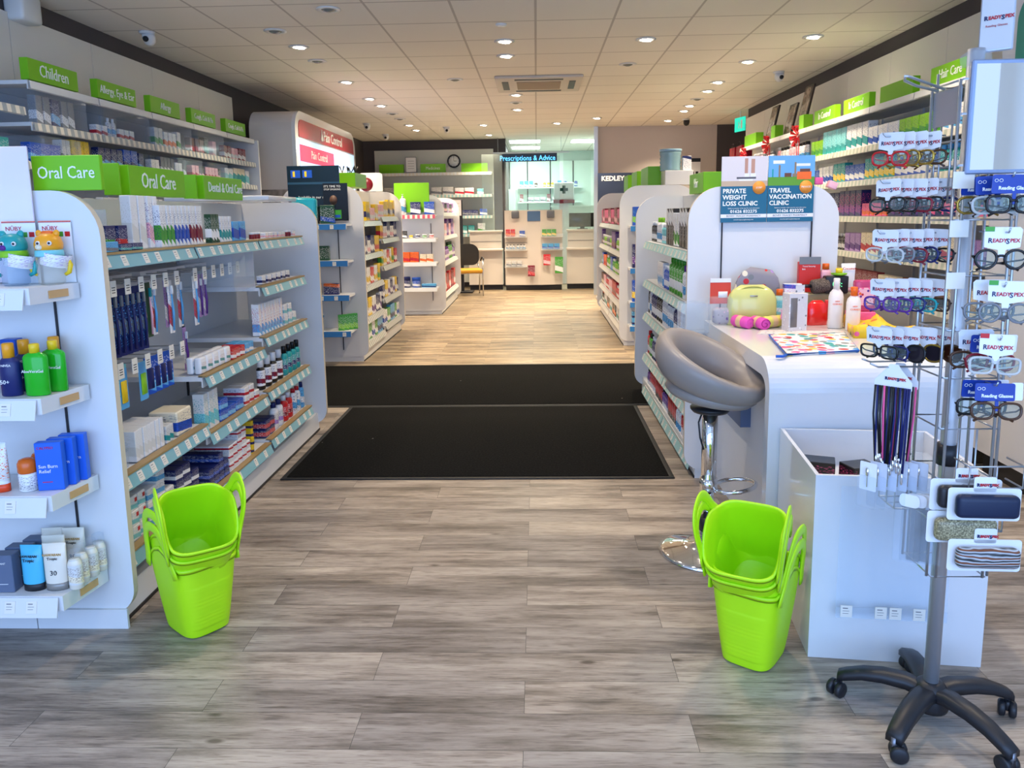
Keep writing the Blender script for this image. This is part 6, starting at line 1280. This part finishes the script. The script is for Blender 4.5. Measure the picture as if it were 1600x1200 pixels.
# right wall stock
rk_ = [[K('aqua', 'teal', .10, .08, .20, 'pad pack', 'pad_pack', hi=.3, lo=0), K('white', 'teal', .10, .08, .20, 'pad pack', 'pad_pack'), K('white', 'blue', .08, .07, .14, 'pad pack', 'pad_pack', ink='blue'), K('white', 'sky', .09, .07, .15, 'pad pack', 'pad_pack'), K('navy', 'purple', .10, .08, .18, 'pad pack', 'pad_pack'), K('lime', 'green', .09, .07, .14, 'pad pack', 'pad_pack'), K('blue', 'yellow', .12, .09, .17, 'pad pack', 'pad_pack')],
       [K('white', 'blue', .075, .07, .15, 'pad pack', 'pad_pack', ink='navy'), K('blue', 'white', .09, .07, .13, 'pad pack', 'pad_pack'), K('navy', 'white', .08, .07, .12, 'pad pack', 'pad_pack'), bo('teal', 'sky', .08, .17, 'wipes tub', 'wipes_tub'), K('teal', 'yellow', .08, .07, .16, 'pad pack', 'pad_pack')],
       [K('navy', 'purple', .11, .08, .21, 'pants carton', 'pants_pack', ink='pink'), K('pink', 'orange', .07, .06, .10, 'tampon carton', 'tampon_box'), K('navy', 'pink', .10, .08, .2, 'pants carton', 'pants_pack')],
       [K('lilac', 'purple', .10, .07, .15, 'wash carton', 'wash_box'), K('cream', 'white', .06, .06, .09, 'wash carton', 'wash_box', ink='brown'), K('cream', 'red', .09, .06, .16, 'wash carton', 'wash_box'), bo('black', 'white', .06, .14, 'black bottle', 'wash_bottle')],
       [K('maroon', 'black', .09, .06, .16, 'hair carton', 'hair_colour_box'), K('brown', 'black', .09, .06, .16, 'hair carton', 'hair_colour_box'), K('cream', 'gold', .09, .06, .15, 'hair carton', 'hair_colour_box')]]
for i, z in enumerate((1.895, 1.635, 1.345, 1.055, .75)):
    y1 = 7.50 if i < 2 else 7.3
    fill('W', 2.60, 4.10, y1, z + .001, f'{["second", "third", "fourth", "fifth", "sixth"][i]} shelf of the right wall', rk_[i], 3, 6, .03, .004, rnd=i * 3)
fill('W', 2.60, 7.62, 8.6, 1.896, 'second shelf below the picture frames', [bo('white', 'black', .07, .17, 'perfume bottle', 'perfume_bottle', nr=.6), bo('palepink', 'silver', .07, .18, 'perfume bottle', 'perfume_bottle', nr=.6)], 3, 4, .03, .02)
fill('W', 2.60, 8.7, 9.9, 1.896, 'second shelf near the crimson gift bags', [bo('palepink', 'silver', .07, .18, 'perfume bottle', 'perfume_bottle', nr=.6), bo('offwhite', 'grey', .08, .16, 'perfume bottle', 'perfume_bottle', nr=.6)], 3, 4, .03, .02)
# hair models carton near the top of the rack, right wall
for i in range(3): put(K('brown', 'black', .075, .05, .17, 'hair colour carton', 'hair_colour_box'), (2.64, 4.98 + i * .09, 1.896 + .10), ROT['W'], 'beside the rack under the hair care sign') if False else None
# picture frames, gift bags, bows
for (y, z, h, d) in ((9.05, 2.195, .40, 'dark picture frame leaning farther along the top right shelf'), (8.38, 2.195, .33, 'pale picture frame between the two dark ones'), (8.0, 2.195, .46, 'tallest dark picture frame leaning near the In Control signs')):
    r = empty('picture_frame', (2.68, y, z + .002), ROT['W']); tag(r, d, 'picture frame', 'picture frames on the top right shelf'); r.rotation_euler = (R(-12), 0, ROT['W'])
    part('frame', MB().box(-.12, .12, 0, .02, 0, h, mat('dark_wood_frame', srgb('#2a1d18'), .4)), r); part('picture', MB().box(-.10, .10, -.002, 0, .02, h - .02, mat_noise('sepia_picture' + str(int(y)), srgb('#3a2c26'), srgb('#a08f80'), 9, .25)), r)
for i, (y, d) in enumerate(((10.08, 'crimson gift bag nearer the poster'), (10.42, 'crimson gift bag farther along the shelf'))):
    r = empty('gift_bag', (2.62, y, 1.896), ROT['W']); tag(r, d, 'bag', 'crimson gift bags on the right wall'); part('bag', MB().rbox(-.13, .13, 0, .14, 0, .34, mat('crimson_gloss', srgb('#8f1026'), .25), .005, 1, smooth=False), r)
    part('handle', MB().tube([(-.05, .01, .34), (-.04, .01, .39), (.04, .01, .39), (.05, .01, .34)], .004, RUBBER, 5), r)
for i, (y, z, s_, d) in enumerate(((7.62, 2.12, 1, 'large red ribbon bow hanging below the green box sign'), (8.55, 2.12, .95, 'middle red ribbon bow hanging from the right shelf'), (9.45, 2.08, .8, 'small red ribbon bow beside the crimson bags'))):
    r = empty('ribbon_bow', (2.55, y, z), ROT['W']); tag(r, d, 'bow', 'red bows on the right wall shelves'); RB_ = mat('red_ribbon', srgb('#cf1522'), .25, coat=.4)
    q = MB()
    for k in range(10):
        a = 2 * math.pi * k / 10 + .2; c, s = math.cos(a), math.sin(a); L_ = .085 * s_ * (1 + .2 * (k % 2))
        q.add([(0, -.004, 0), (c * L_ - s * .02, -.05, s * L_ + c * .02), (c * L_ + s * .02, -.055, s * L_ - c * .02), (c * L_ * .6, -.012, s * L_ * .6), (c * L_ * 1.1, -.02, s * L_ * 1.1)], [(0, 1, 4), (0, 4, 2), (0, 3, 1), (0, 2, 3), (1, 2, 4), (1, 3, 2)], RB_)
    part('loops', q, r)
    for s in (-.03, .03): part('tail', MB().box(s - .012, s + .012, -.003, 0, -.30 * s_, 0, RB_), r)
# exit sign
r = empty('exit_sign', (2.99, 11.5, 2.56), R(-75)); tag(r, 'glowing green exit sign hanging by the dark recess', 'sign'); EG = mat('exit_green', srgb('#17b59c'), .4, emit=1.3)
part('lit_panel', MB().rbox(-.14, .14, 0, .02, 0, .20, EG, .003, 1, smooth=False), r); part('running_figure', MB().tube([(-.02, -.003, .13), (0, -.003, .09), (-.02, -.003, .05)], .008, LETTER, 5).box(.04, .08, -.003, 0, .04, .16, LETTER), r); part('bracket', MB().box(-.01, .01, .005, .015, .20, .29, STEEL), r)

# ------------------------------------------------------------------ kiosk (light box) on the left
ki = empty('promotional_kiosk', (-2.85, 9.6, 0)); tag(ki, 'tall white rounded display unit with a red header and lit screen', 'display unit')
Mk = Matrix(((0, 1, 0, 0), (1, 0, 0, 0), (0, 0, 1, 0), (0, 0, 0, 1)))
part('carcass', MB().prism(rrect(8.25, 10.95, 0.0, 2.56, (.05, .05, .22, .22)), -3.08, -2.62, mat('kiosk_grey_white', srgb('#cfc8c2'), .4), M=Mk), ki, world=True)
part('front_surround', MB().prism(rrect(8.25, 10.95, 0.0, 2.56, (.05, .05, .22, .22)), -2.62, -2.58, WHITE2, M=Mk), ki, world=True)
part('header_panel', MB().prism(rrect(8.36, 10.84, 2.28, 2.47, (0, 0, .1, .1)), -2.58, -2.572, mat('kiosk_red', srgb('#a32330'), .25), M=Mk), ki, world=True)
o = part('lettering', text_mesh('Pain Control', .17, LETTER, .002), ki, (-2.568 + 2.85, 9.75 - 9.6, 2.37), (0, 0, ROT['E']))
part('bottle_emblem', MB().lathe([(.04, 0), (.05, .02), (.02, .09), (.015, .13), (0, .14)], LETTER, 10, 1, .1), ki, (-2.568 + 2.85, 9.25 - 9.6, 2.31), (0, 0, ROT['E']))
SCR = mat('lit_screen', srgb('#a9c6f0'), .4, emit=.9); part('lit_screen', MB().box(-2.58, -2.573, 8.36, 10.84, .9, 2.26, SCR), ki, world=True)
PK = mat('screen_pink', srgb('#d8365e'), .4, emit=.5)
part('screen_band', MB().box(-2.573, -2.569, 8.36, 9.75, 2.02, 2.20, PK), ki, world=True)
part('lettering', text_mesh('Pain Control', .13, LETTER, .001), ki, (-2.567 + 2.85, 9.1 - 9.6, 2.11), (0, 0, ROT['E']))
for i, (y, w, h, c) in enumerate(((8.45, .3, .30, 'sky'), (8.8, .2, .26, 'yellow'), (9.05, .2, .24, 'lime'), (9.3, .22, .30, 'pink'), (9.6, .3, .34, 'palepink'), (10.0, .25, .40, 'white'), (10.35, .2, .2, 'sky'))):
    part('screen_picture', MB().box(-2.573, -2.570, y, y + w, 1.62, 1.62 + h, mat('lit_' + c, C[c], .4, emit=.6)), ki, world=True)
r = empty('wall_picture', (-2.86, 8.245, 1.35)); tag(r, 'grey printed picture on the side of the tall display unit', 'picture'); part('print', MB().box(-.22, .24, -.006, 0, 0, .36, mat_noise('grey_photo', srgb('#57504b'), srgb('#a39b92'), 7)), r)
# right side cabinet beyond the rack
kr = empty('wall_cabinet', (2.68, 3.2, 0)); tag(kr, 'tall white rounded cabinet with a teal header behind the mirror', 'display unit')
part('carcass', MB().prism(rrect(2.3, 4.02, .12, 2.55, (.02, .02, .2, .2)), 2.34, 3.02, WHITE2, M=Mk), kr, world=True)
part('kickplate', MB().box(2.38, 3.02, 2.35, 3.98, 0, .12, KICK), kr, world=True)
part('teal_header', MB().prism(rrect(2.42, 3.90, 2.02, 2.40, (0, 0, .12, .12)), 2.332, 2.34, mat('header_teal', srgb('#1f8f7c'), .4), M=Mk), kr, world=True)
part('white_screen', MB().box(2.332, 2.34, 2.42, 3.90, 1.40, 2.0, mat('cabinet_screen', srgb('#cfdcf2'), .3, emit=.25)), kr, world=True)
part('lettering', text_mesh('experts', .10, mat('olive_ink', srgb('#6a6a5a'), .5), .001), kr, (2.336 - 2.68, 3.30 - 3.2, 1.33), (0, 0, ROT['W']))
part('leaf_emblem', MB().prism([(0, 0), (.05, .02), (.06, .08), (.02, .12), (0, .16), (-.03, .11), (-.06, .10), (-.06, .03)], 0, .003, mat('leaf_teal', srgb('#3c7a68'), .5)), kr, (2.334 - 2.68, 3.32 - 3.2, 1.08), (0, 0, ROT['W']))

# ------------------------------------------------------------------ back of the shop
bs = empty('wall_shelving', (-2.0, 14.75, 0)); tag(bs, 'white shelving unit on the back wall carrying three green signs and certificate', 'shelving')
part('back_panel', MB().box(-3.12, -.82, 14.84, 14.87, .1, 2.66, mat('back_shelving_panel', srgb('#cfd0c8'), .5)), bs, world=True)
for z, k in ((2.215, 'white'), (1.80, 'mint'), (1.40, 'mint'), (1.05, 'mint')): shelf_obj(bs, 'S', 14.52, -3.08, -.84, z, .32, k, 0, wood=False, tilt=.05, pat=True)
box_sign('blank green sign box at the left of the back wall shelf', 'S', 14.60, -2.99, -2.52, 2.218, 2.38, .05)
r_ = box_sign('bright green medicines sign box in the middle of the back wall shelf', 'S', 14.60, -2.20, -1.72, 2.218, 2.38, .05, 'Medicines', .085)
box_sign('blank green sign box beside the clock on the back wall shelf', 'S', 14.60, -1.42, -.92, 2.218, 2.38, .05)
r = empty('framed_certificate', (-2.38, 14.62, 2.219)); tag(r, 'framed certificate standing between two green signs at the back', 'certificate'); part('frame', MB().box(-.11, .11, 0, .02, 0, .30, mat('grey_frame', (.25, .25, .27), .4)), r); part('paper', MB().box(-.095, .095, -.002, 0, .015, .285, plain('white')), r)
for i in range(4): part('printed_line', MB().box(-.06, .06, -.003, -.002, .08 + i * .045, .088 + i * .045, mat('faint_ink', (.35, .35, .38), .6)), r)
ck_ = empty('wall_clock', (-1.58, 14.82, 2.44)); tag(ck_, 'round black-rimmed wall clock above the back wall shelf', 'clock'); Mc = Matrix.Rotation(R(90), 4, 'X')
part('rim', MB().tube([(.115 * math.cos(2 * math.pi * i / 32), -.01, .115 * math.sin(2 * math.pi * i / 32)) for i in range(32)], .014, RUBBER, 8, True), ck_)
part('face', MB().lathe([(0, 0), (.112, 0), (.112, .01), (0, .01)], plain('white'), 32, M=Mc), ck_)
part('hour_hand', MB().box(0, .055, -.016, -.013, -.004, .004, INK), ck_); part('minute_hand', MB().box(-.003, .003, -.016, -.013, 0, .085, INK), ck_)
for i in range(12): a = i * math.pi / 6; part('hour_mark', MB().box(-.003, .003, -.0125, -.0105, .088, .10, INK, M=Matrix.Rotation(a, 4, 'Y')), ck_)
for i, (z, ks) in enumerate(((1.801, [K('offwhite', 'grey', .20, .08, .14, 'medicine carton'), K('white', 'red', .17, .08, .12, 'medicine carton'), K('aqua', 'white', .12, .08, .10, 'medicine carton')]), (1.401, [K('white', 'green', .12, .08, .16, 'medicine carton'), K('blue', 'white', .14, .08, .12, 'medicine carton'), K('navy', 'grey', .3, .1, .10, 'medicine carton')]), (1.051, [bo('teal', 'white', .14, .2, 'tub', 'medicine_tub'), K('white', 'green', .14, .08, .2, 'medicine carton'), K('teal', 'white', .12, .08, .16, 'medicine carton')]))):
    fill('S', 14.52, -2.9, -.9, z, f'{["second", "third", "fourth"][i]} shelf of the back wall unit', ks, 1, 2, .05, .02, skip=.6)
# reading stand with notice near the chair
r = empty('notice_stand', (-1.32, 12.95, 0)); r.location = (-1.37, 13.8, 0); tag(r, 'black-framed notice stand beside the back counter and chair', 'stand')
part('post', MB().box(-.04, .03, 0, .04, 0, 1.68, RUBBER), r); part('notice_board', MB().box(-.46, .01, -.01, 0, 1.40, 1.68, mat('notice_pinkgrey', srgb('#d8cfd2'), .4)), r); part('notice_picture', MB().box(-.45, -.25, -.012, -.01, 1.42, 1.56, mat('notice_teal', srgb('#54706f'), .5)), r)
for i in range(4): part('notice_line', MB().box(-.16, -.02, -.012, -.01, 1.45 + i * .055, 1.458 + i * .055, mat('faint_ink', (0, 0, 0))), r)
part('foot', MB().rbox(-.2, .2, -.15, .2, 0, .03, RUBBER, .01), r)
# chair
ch = empty('visitor_chair', (-1.22, 13.35, 0), R(12)); tag(ch, 'black-backed armchair with mustard seat and silver legs by the back counter', 'chair')
part('backrest', MB().prism(rrect(-.22, .22, .52, .90, (.12, .12, .16, .16)), .16, .20, mat('black_fabric', (.012, .012, .014), .8)), ch)
part('seat', MB().rbox(-.23, .23, -.25, .20, .40, .47, mat('mustard_fabric', srgb('#c9912c'), .8), .025, 3), ch)
CHL = mat('silver_leg', (.6, .6, .62), .25, .9)
for sx in (-1, 1):
    part('leg', MB().tube([(sx * .23, -.24, .0), (sx * .23, -.22, .42), (sx * .24, -.20, .62)], .011, CHL, 8), ch); part('leg', MB().tube([(sx * .23, .26, .0), (sx * .23, .18, .42), (sx * .20, .19, .55)], .011, CHL, 8), ch)
    part('armrest', MB().tube([(sx * .24, -.20, .60), (sx * .25, -.18, .65), (sx * .26, .08, .66), (sx * .25, .17, .60)], .015, RUBBER, 8), ch)
part('frame_rail', MB().tube([(-.23, -.22, .40), (.23, -.22, .40)], .01, CHL, 8).tube([(-.23, .18, .40), (.23, .18, .40)], .01, CHL, 8), ch)
# dispensary counters
def counter(label, x0, x1):
    r = empty('pharmacy_counter', ((x0 + x1) / 2, 14.4, 0)); tag(r, label, 'counter', 'white counters either side of the centre unit'); CW = mat('warm_white_laminate', srgb('#dcd3c8'), .35)
    part('body', MB().box(x0, x1, 14.22, 14.48, .10, .74, CW), r, world=True); part('kickplate', MB().box(x0 + .01, x1 - .01, 14.26, 14.46, 0, .10, KICK), r, world=True)
    part('bag_ledge', MB().rbox(x0 - .01, x1 + .01, 14.10, 14.30, .74, .78, CW, .01), r, world=True); part('upper_front', MB().box(x0 + .02, x1 - .02, 14.28, 14.48, .78, 1.08, CW), r, world=True)
    part('worktop', MB().rbox(x0, x1, 14.24, 14.50, 1.08, 1.115, CW, .008), r, world=True); part('ledge_groove', MB().box(x0 + .03, x1 - .03, 14.272, 14.28, .90, .915, mat('groove_grey', (.35, .33, .31), .5)), r, world=True)
counter('white pharmacy counter behind the chair with a ledge', -1.28, -.64); counter('white pharmacy counter by the banner below the monitor', .56, 1.12)
cu = empty('counter_display_unit', (-.04, 14.1, 0)); tag(cu, 'tall white three-sided slatted unit between the pharmacy counters', 'display unit')
CW = MATS['warm_white_laminate']
def xz(x0, x1, y0, y1, z0, z1, m, a=0): return MB().box(x0, x1, y0, y1, z0, z1, m, M=Matrix.Rotation(a, 4, 'Z'))
part('side_panel', xz(-.56, -.13, 0, .04, .1, 1.48, CW), cu, (0, -.06, 0), (0, 0, R(-9))); part('side_panel', xz(.11, .52, 0, .04, .1, 1.48, CW), cu, (0, -.07, 0), (0, 0, R(9)))
part('centre_panel', xz(-.13, .11, -.04, .0, .1, 1.48, CW), cu); part('kickplate', MB().rbox(-.54, .5, -.0, .3, 0, .1, KICK, .01), cu)
part('tablet', MB().box(-.13, .11, -.055, -.04, 1.28, 1.46, mat('tablet_slate', srgb('#4a6076'), .2)), cu)
for x in (-.35, .30): part('door_clip', MB().rbox(x - .07, x + .07, -.09, -.06, 1.33, 1.47, mat('clip_grey', srgb('#6b6f78'), .4), .02, 2), cu)
for i, z in enumerate((.98, .74, .43)):
    for (x0, x1, sd) in ((-.55, -.14, -1), (.12, .52, 1)):
        if sd > 0 and i == 2: continue
        q = MB().box(x0, x1, -.10, .0, 0, .012, CW).box(x0, x1, -.105, -.10, 0, .06, ACRY); part('shelf', q, cu, (0, -.06, z), (0, 0, R(9 * sd)))
for z in (.60, .88): 
    for (x0, x1, sd) in ((-.55, -.14, -1), (.12, .52, 1)): part('slat_groove', MB().box(x0, x1, -.005, 0, 0, .012, mat('groove_grey', (0, 0, 0))), cu, (0, -.06, z), (0, 0, R(9 * sd)))
for i, (z, x0, ks) in enumerate(((.992, -.57, [K('blue', 'white', .10, .04, .10, 'small packet', 'packet'), K('red', 'orange', .08, .04, .13, 'small packet', 'packet')]), (.992, .10, [K('green', 'yellow', .08, .04, .12, 'small packet', 'packet'), K('orange', 'red', .11, .04, .13, 'small packet', 'packet')]), (.752, -.57, [bo('white', 'black', .05, .09, 'small bottle', 'nail_bottle')]), (.752, .10, [K('brown', 'red', .08, .04, .09, 'small packet', 'packet'), K('sky', 'blue', .10, .04, .1, 'small packet', 'packet')]), (.442, -.57, [bo('grey', 'black', .06, .10, 'small bottle', 'nail_bottle'), K('offwhite', 'grey', .09, .04, .1, 'small packet', 'packet')]))):
    fill('S', 13.99 - (.0), x0, x0 + .38, z + .012, f'{["upper left tray", "upper right tray", "middle left tray", "middle right tray", "lower left tray"][i]} of the counter unit', ks, 2, 4, .035, .01)
for i, (k, x, z, c1, c2, lab) in enumerate((('hanging_pack', .16, .42, 'red', 'palepink', 'red hanging pack on the right of the counter unit'), ('hanging_bag', .37, .27, 'green', 'white', 'green and white carrier hanging on the counter unit'), ('hanging_pack', -.13, .22, 'maroon', 'red', 'crimson cards low on the centre panel of the unit'))):
    o = part(k, MB().rbox(0, .15 if i == 1 else .13, 0, .03, 0, .30 if i == 1 else .20, pack(c1, c2), .005, 1, smooth=False), None, (-.04 + x, 13.96, z + .05)); tag(o, lab, 'packet')
# hanging clear screens
for i, (x0, x1, y) in enumerate(((-1.0, -.62, 14.12), (-.6, .45, 14.75), (.5, 1.0, 14.12))):
    o = part('clear_screen', MB().box(x0, x1, y, y + .006, 1.12, 2.5, GLASSM)); tag(o, f'hanging clear screen above the {["counter behind the chair", "gap into the dispensary", "counter under the monitor"][i]}', 'screen')
# prescriptions sign
r = empty('prescriptions_sign', (-.12, 14.70, 2.40)); tag(r, 'dark blue prescriptions and advice sign with lit blue letters', 'sign')
part('board', MB().box(-.64, .52, 0, .02, 0, .15, mat('sign_midnight', srgb('#24303f'), .3)), r); part('top_rail', MB().box(-.70, .75, -.01, .02, .15, .18, mat('rail_white', srgb('#c8d4dc'), .3)), r)
part('lettering', text_mesh('Prescriptions & Advice', .135, mat('blue_neon', srgb('#58b7f5'), .4, emit=2.2), .004, sx=.85), r, (-.04, -.01, .06))
for x in (-.6, .6): part('cable', MB().tube([(x, .0, .18), (x, .0, .45)], .003, WIRE, 4), r)
# dispensary shelves
ds = empty('dispensary_shelving', (.4, 17.8, 0)); tag(ds, 'pale green-white shelving at the back of the lit dispensary', 'shelving')
DW = mat('dispensary_laminate', srgb('#e2efe6'), .4)
part('back_panel', MB().box(-.6, 1.48, 17.90, 17.93, .2, 2.62, DW), ds, world=True)
for z in (2.02, 1.69, 1.34, 1.0): part('shelf', MB().box(-.42, 1.05, 17.58, 17.90, z - .03, z, DW), ds, world=True)
for x in (-.20, .33, .86): part('slotted_upright', MB().box(x - .012, x + .012, 17.885, 17.9, .4, 2.62, BLACKSLOT), ds, world=True)
part('side_unit', MB().box(-.60, -.46, 16.6, 17.9, .2, 1.95, DW), ds, world=True)
dk = [[K('sky', 'white', .09, .06, .14, 'medicine carton'), bo('brown', 'white', .07, .12, 'medicine bottle', 'medicine_bottle'), bo('yellow', 'white', .07, .12, 'medicine bottle', 'medicine_bottle'), bo('blue', 'white', .08, .15, 'medicine bottle', 'medicine_bottle')], [K('white', 'grey', .12, .06, .10, 'medicine carton'), K('navy', 'grey', .10, .06, .16, 'medicine carton'), K('maroon', 'white', .08, .06, .17, 'medicine carton'), K('white', 'blue', .10, .06, .12, 'medicine carton')],
      [K('blue', 'white', .10, .06, .14, 'medicine carton'), K('red', 'white', .10, .06, .18, 'medicine carton'), K('white', 'grey', .12, .06, .10, 'medicine carton')], [K('black', 'blue', .12, .06, .14, 'medicine carton'), K('white', 'green', .1, .06, .12, 'medicine carton')]]
for i, z in enumerate((2.02, 1.69, 1.34, 1.0)): fill('S', 17.58, -.38, 1.02, z, f'{["top", "second", "third", "lowest"][i]} dispensary shelf', dk[i], 1, 3, .05, .02, skip=.8)
r = empty('pharmacy_leaflet_box', (.55, 15.25, 1.56)); tag(r, 'white panel with a green cross above a red tray behind the screens', 'sign')
part('white_panel', MB().rbox(-.20, .20, 0, .05, .12, .46, plain('white'), .02, 2), r); part('green_cross', MB().box(-.03, .03, -.004, 0, .24, .40, plain('darkgreen')).box(-.08, .08, -.004, 0, .29, .35, plain('darkgreen')), r); part('red_tray', MB().rbox(-.21, .21, -.03, .12, .05, .12, plain('maroon'), .01), r); part('stand', MB().box(-.1, .1, .05, .1, -1.56, .12, plain('white')), r)
r = empty('back_counter', (.82, 15.5, 0)); tag(r, 'inner dispensary worktop with a white front behind the monitor', 'counter'); part('front', MB().box(-.5, .6, 0, .5, 0, 1.54, DW), r); part('worktop', MB().box(-.52, .62, -.02, .52, 1.54, 1.57, DW), r)
r = empty('computer_monitor', (.86, 14.33, 1.116)); tag(r, 'wide black computer screen on the counter by the banner', 'monitor'); part('screen', MB().rbox(-.25, .25, 0, .03, .04, .30, mat('monitor_black', (.008, .008, .009), .15), .006, 2), r); part('stand', MB().box(-.04, .04, .03, .08, 0, .12, RUBBER).rbox(-.10, .10, -.02, .14, 0, .012, RUBBER, .004), r)
# ------------------------------------------------------------------ ceiling fittings
LW = (1, .82, .60)
WL = mat('lamp_glow', (1, .93, .8), .5, emit=26, ec=(1, .90, .74)); TRIMW = mat('downlight_trim', (.72, .72, .70), .35); REFL = mat('lamp_reflector', (.55, .56, .57), .12, .9); UNL = mat('lamp_unlit_glass', srgb('#6f7674'), .15)
lit = [(-2.016, 6.683), (-2.042, 8.415), (-2.053, 9.602), (-2.035, 10.216), (-.255, 6.648), (-.269, 7.244), (.938, 6.70), (2.082, 7.774), (2.061, 8.928), (2.086, 9.558), (2.12, 10.817), (2.141, 11.34), (.934, 11.954), (-.237, 9.543), (-.254, 10.849), (.342, 12.51), (-.848, 12.573), (-.856, 14.10), (-2.029, 13.115), (2.102, 12.461), (-2.03, 12.4), (2.35, 6.75)]
unlit = [(-1.446, 5.534), (-2.024, 6.113), (-2.029, 7.28), (-.86, 8.404), (.914, 7.768), (-.254, 10.18), (-2.03, 11.0), (-2.03, 11.6), (2.1, 10.2)]
# invented fittings out of view, added to light the near part of the shop
near = [(-2.03, 2.6), (-.26, 2.9), (.94, 3.3), (2.1, 3.0), (-2.03, 4.4), (-.26, 4.7), (.94, 4.9), (2.1, 4.9), (-.86, .8), (.94, .8)]
for i, (x, y) in enumerate(lit + near + unlit):  # the near fittings are additions, numbered along with the seen ones
    on = i < len(lit) + len(near)
    r = empty('ceiling_downlight', (x, y, ZC)); rowd = 'left' if x < -1.2 else 'centre-left' if x < -.5 else 'centre' if x < .5 else 'centre-right' if x < 1.5 else 'right'
    r['_row'] = rowd; r['_on'] = on; r['category'] = 'downlight'
    part('trim_ring', MB().lathe([(.052, .0), (.085, -.001), (.088, -.006), (.055, -.010), (.050, -.004)], TRIMW, 24, cap=False), r)
    if on:
        part('lamp', MB().lathe([(0, -.010), (.045, -.012), (.050, -.004), (0, -.003)], WL, 20, M=Matrix.Rotation(R(8), 4, 'Y')), r)
        l = D.lights.new('downlight', 'SPOT'); l.energy = SPOT_W * (2.6 if y > 11.9 else 1.75 if i < len(lit) else .95 if y > 2.7 else .35); l.color = LW; l.spot_size = R(118); l.spot_blend = .9; l.shadow_soft_size = .06
        lo = D.objects.new('downlight_beam', l); COL.objects.link(lo); lo.parent = r; lo.location = (0, 0, -.03)
    else: part('reflector', MB().lathe([(0, -.022), (.02, -.020), (.045, -.010), (.050, -.004)], UNL, 20), r)
dl = {}
for o in [o for o in COL.objects if '_row' in o]: dl.setdefault((o['_row'], o['_on']), []).append(o)
for (rowd, on), L in dl.items():
    L.sort(key=lambda o: o.location.y)
    for i, o in enumerate(L): o['label'] = f'{ORD[i]} {"lit" if on else "unlit"} ceiling downlight counting inward, {rowd} run'; o['group'] = f'{"lit" if on else "unlit"} downlights in the {rowd} run'; del o['_row']; del o['_on']
for i, (x, y, d) in enumerate(((-3.01, 6.05, 'near the left wall above the medicine signs'), (-2.65, 12.1, 'on the far left above the kiosk'), (-2.67, 13.7, 'in the far left back corner'), (-1.47, 12.74, 'before the back wall clock'), (2.57, 8.37, 'over the right wall shelving'), (2.37, 12.34, 'near the exit sign'))):
    r = empty('security_camera', (x, y, ZC)); tag(r, f'small white dome security camera {d}', 'camera', 'ceiling security cameras')
    part('mount', MB().lathe([(.055, -.018), (.06, 0)], TRIMW, 20), r); h = part('housing', MB().lathe([(.045, 0), (.05, -.03), (.042, -.07), (.02, -.09), (0, -.094)], TRIMW if i != 5 else RUBBER, 20, M=Matrix.Translation((.01, -.01, -.015)) @ Matrix.Rotation(R(25), 4, 'X')), r)
    part('lens', MB().lathe([(0, 0), (.020, 0), (.022, .012), (0, .016)], RUBBER, 14, M=Matrix.Translation((.015, -.052, -.062)) @ Matrix.Rotation(R(112), 4, 'X')), r)
r = empty('smoke_detector', (-.256, 6.08, ZC)); tag(r, 'small round white detector on the ceiling before the first centre lamps', 'detector'); part('housing', MB().lathe([(.045, 0), (.042, -.012), (.02, -.018), (0, -.019)], TRIMW, 20), r)
# cassette air conditioner
ac = empty('ceiling_air_conditioner', (.04, 8.72, ZC)); tag(ac, 'square ceiling air conditioner cassette with slot vents and central grille', 'air conditioner'); AW = mat('cassette_white', srgb('#cfc6ba'), .5)
part('panel', MB().rbox(-.47, .47, -.47, .47, -.03, -.0, AW, .012, 2), ac); part('intake_grille', MB().box(-.24, .24, -.24, .24, -.036, -.03, mat('intake_brown', srgb('#9b8c7c'), .7)), ac)
for k in range(4): part('slot_vent', MB().box(-.26, .26, -.40, -.33, -.034, -.03, RUBBER), ac, (0, 0, 0), (0, 0, k * math.pi / 2))
for k, (x, s) in enumerate(((-.40, 1), (.36, 1))): pass
# dispensary ceiling light panels and cassette
PL_ = mat('light_panel', (.95, 1, .96), .5, emit=7, ec=(.86, 1, .93))
for i, (x, y, d) in enumerate(((-.22, 15.5, 'nearer left, in the dispensary'), (-.22, 16.9, 'farther left, in the dispensary'), (1.02, 15.6, 'right, in the dispensary'))):
    r = empty('ceiling_light_panel', (x, y, ZC)); tag(r, f'bright square ceiling light panel, {d}', 'light panel', 'dispensary ceiling panels'); part('frame', MB().box(-.32, .32, -.32, .32, -.006, 0, TRIMW), r); part('diffuser', MB().box(-.30, .30, -.30, .30, -.012, -.006, PL_), r)
    l = D.lights.new('panel', 'AREA'); l.size = .58; l.energy = 26; l.color = (.86, 1, .93); lo = D.objects.new('panel_light', l); COL.objects.link(lo); lo.parent = r; lo.location = (0, 0, -.02)
# speaker / junction box on the left wall
r = empty('wall_speaker', (-3.25, 4.95, 2.70)); tag(r, 'white box-shaped detector on the dark wall above the left shelving', 'detector'); r.location = (-3.27, 5.0, 2.70); part('housing', MB().rbox(-.08, .05, -.10, .10, -.03, .14, TRIMW, .02, 2), r)
# teal bag over the far end of gondola A, clear box there
o = part('carrier_bag', MB().rbox(-.09, .07, 0, .06, 0, .26, mat('turquoise_bag', srgb('#23a7b0'), .25), .018, 2, M=Matrix.Rotation(.06, 4, 'Y')), None, (-1.50, 4.866, 1.27)); tag(o, 'turquoise plastic bag hung over the far end of the oral care gondola', 'bag')
o = part('white_tray', MB().rbox(-2.1, -1.5, 4.25, 4.75, 1.502, 1.53, WHITE2, .008)); tag(o, 'flat white tray on top of the oral care gondola beside the dental sign', 'tray')
finish_labels()
for o in PROTOS:
    if o.users == 0 or not o.users_collection: pass
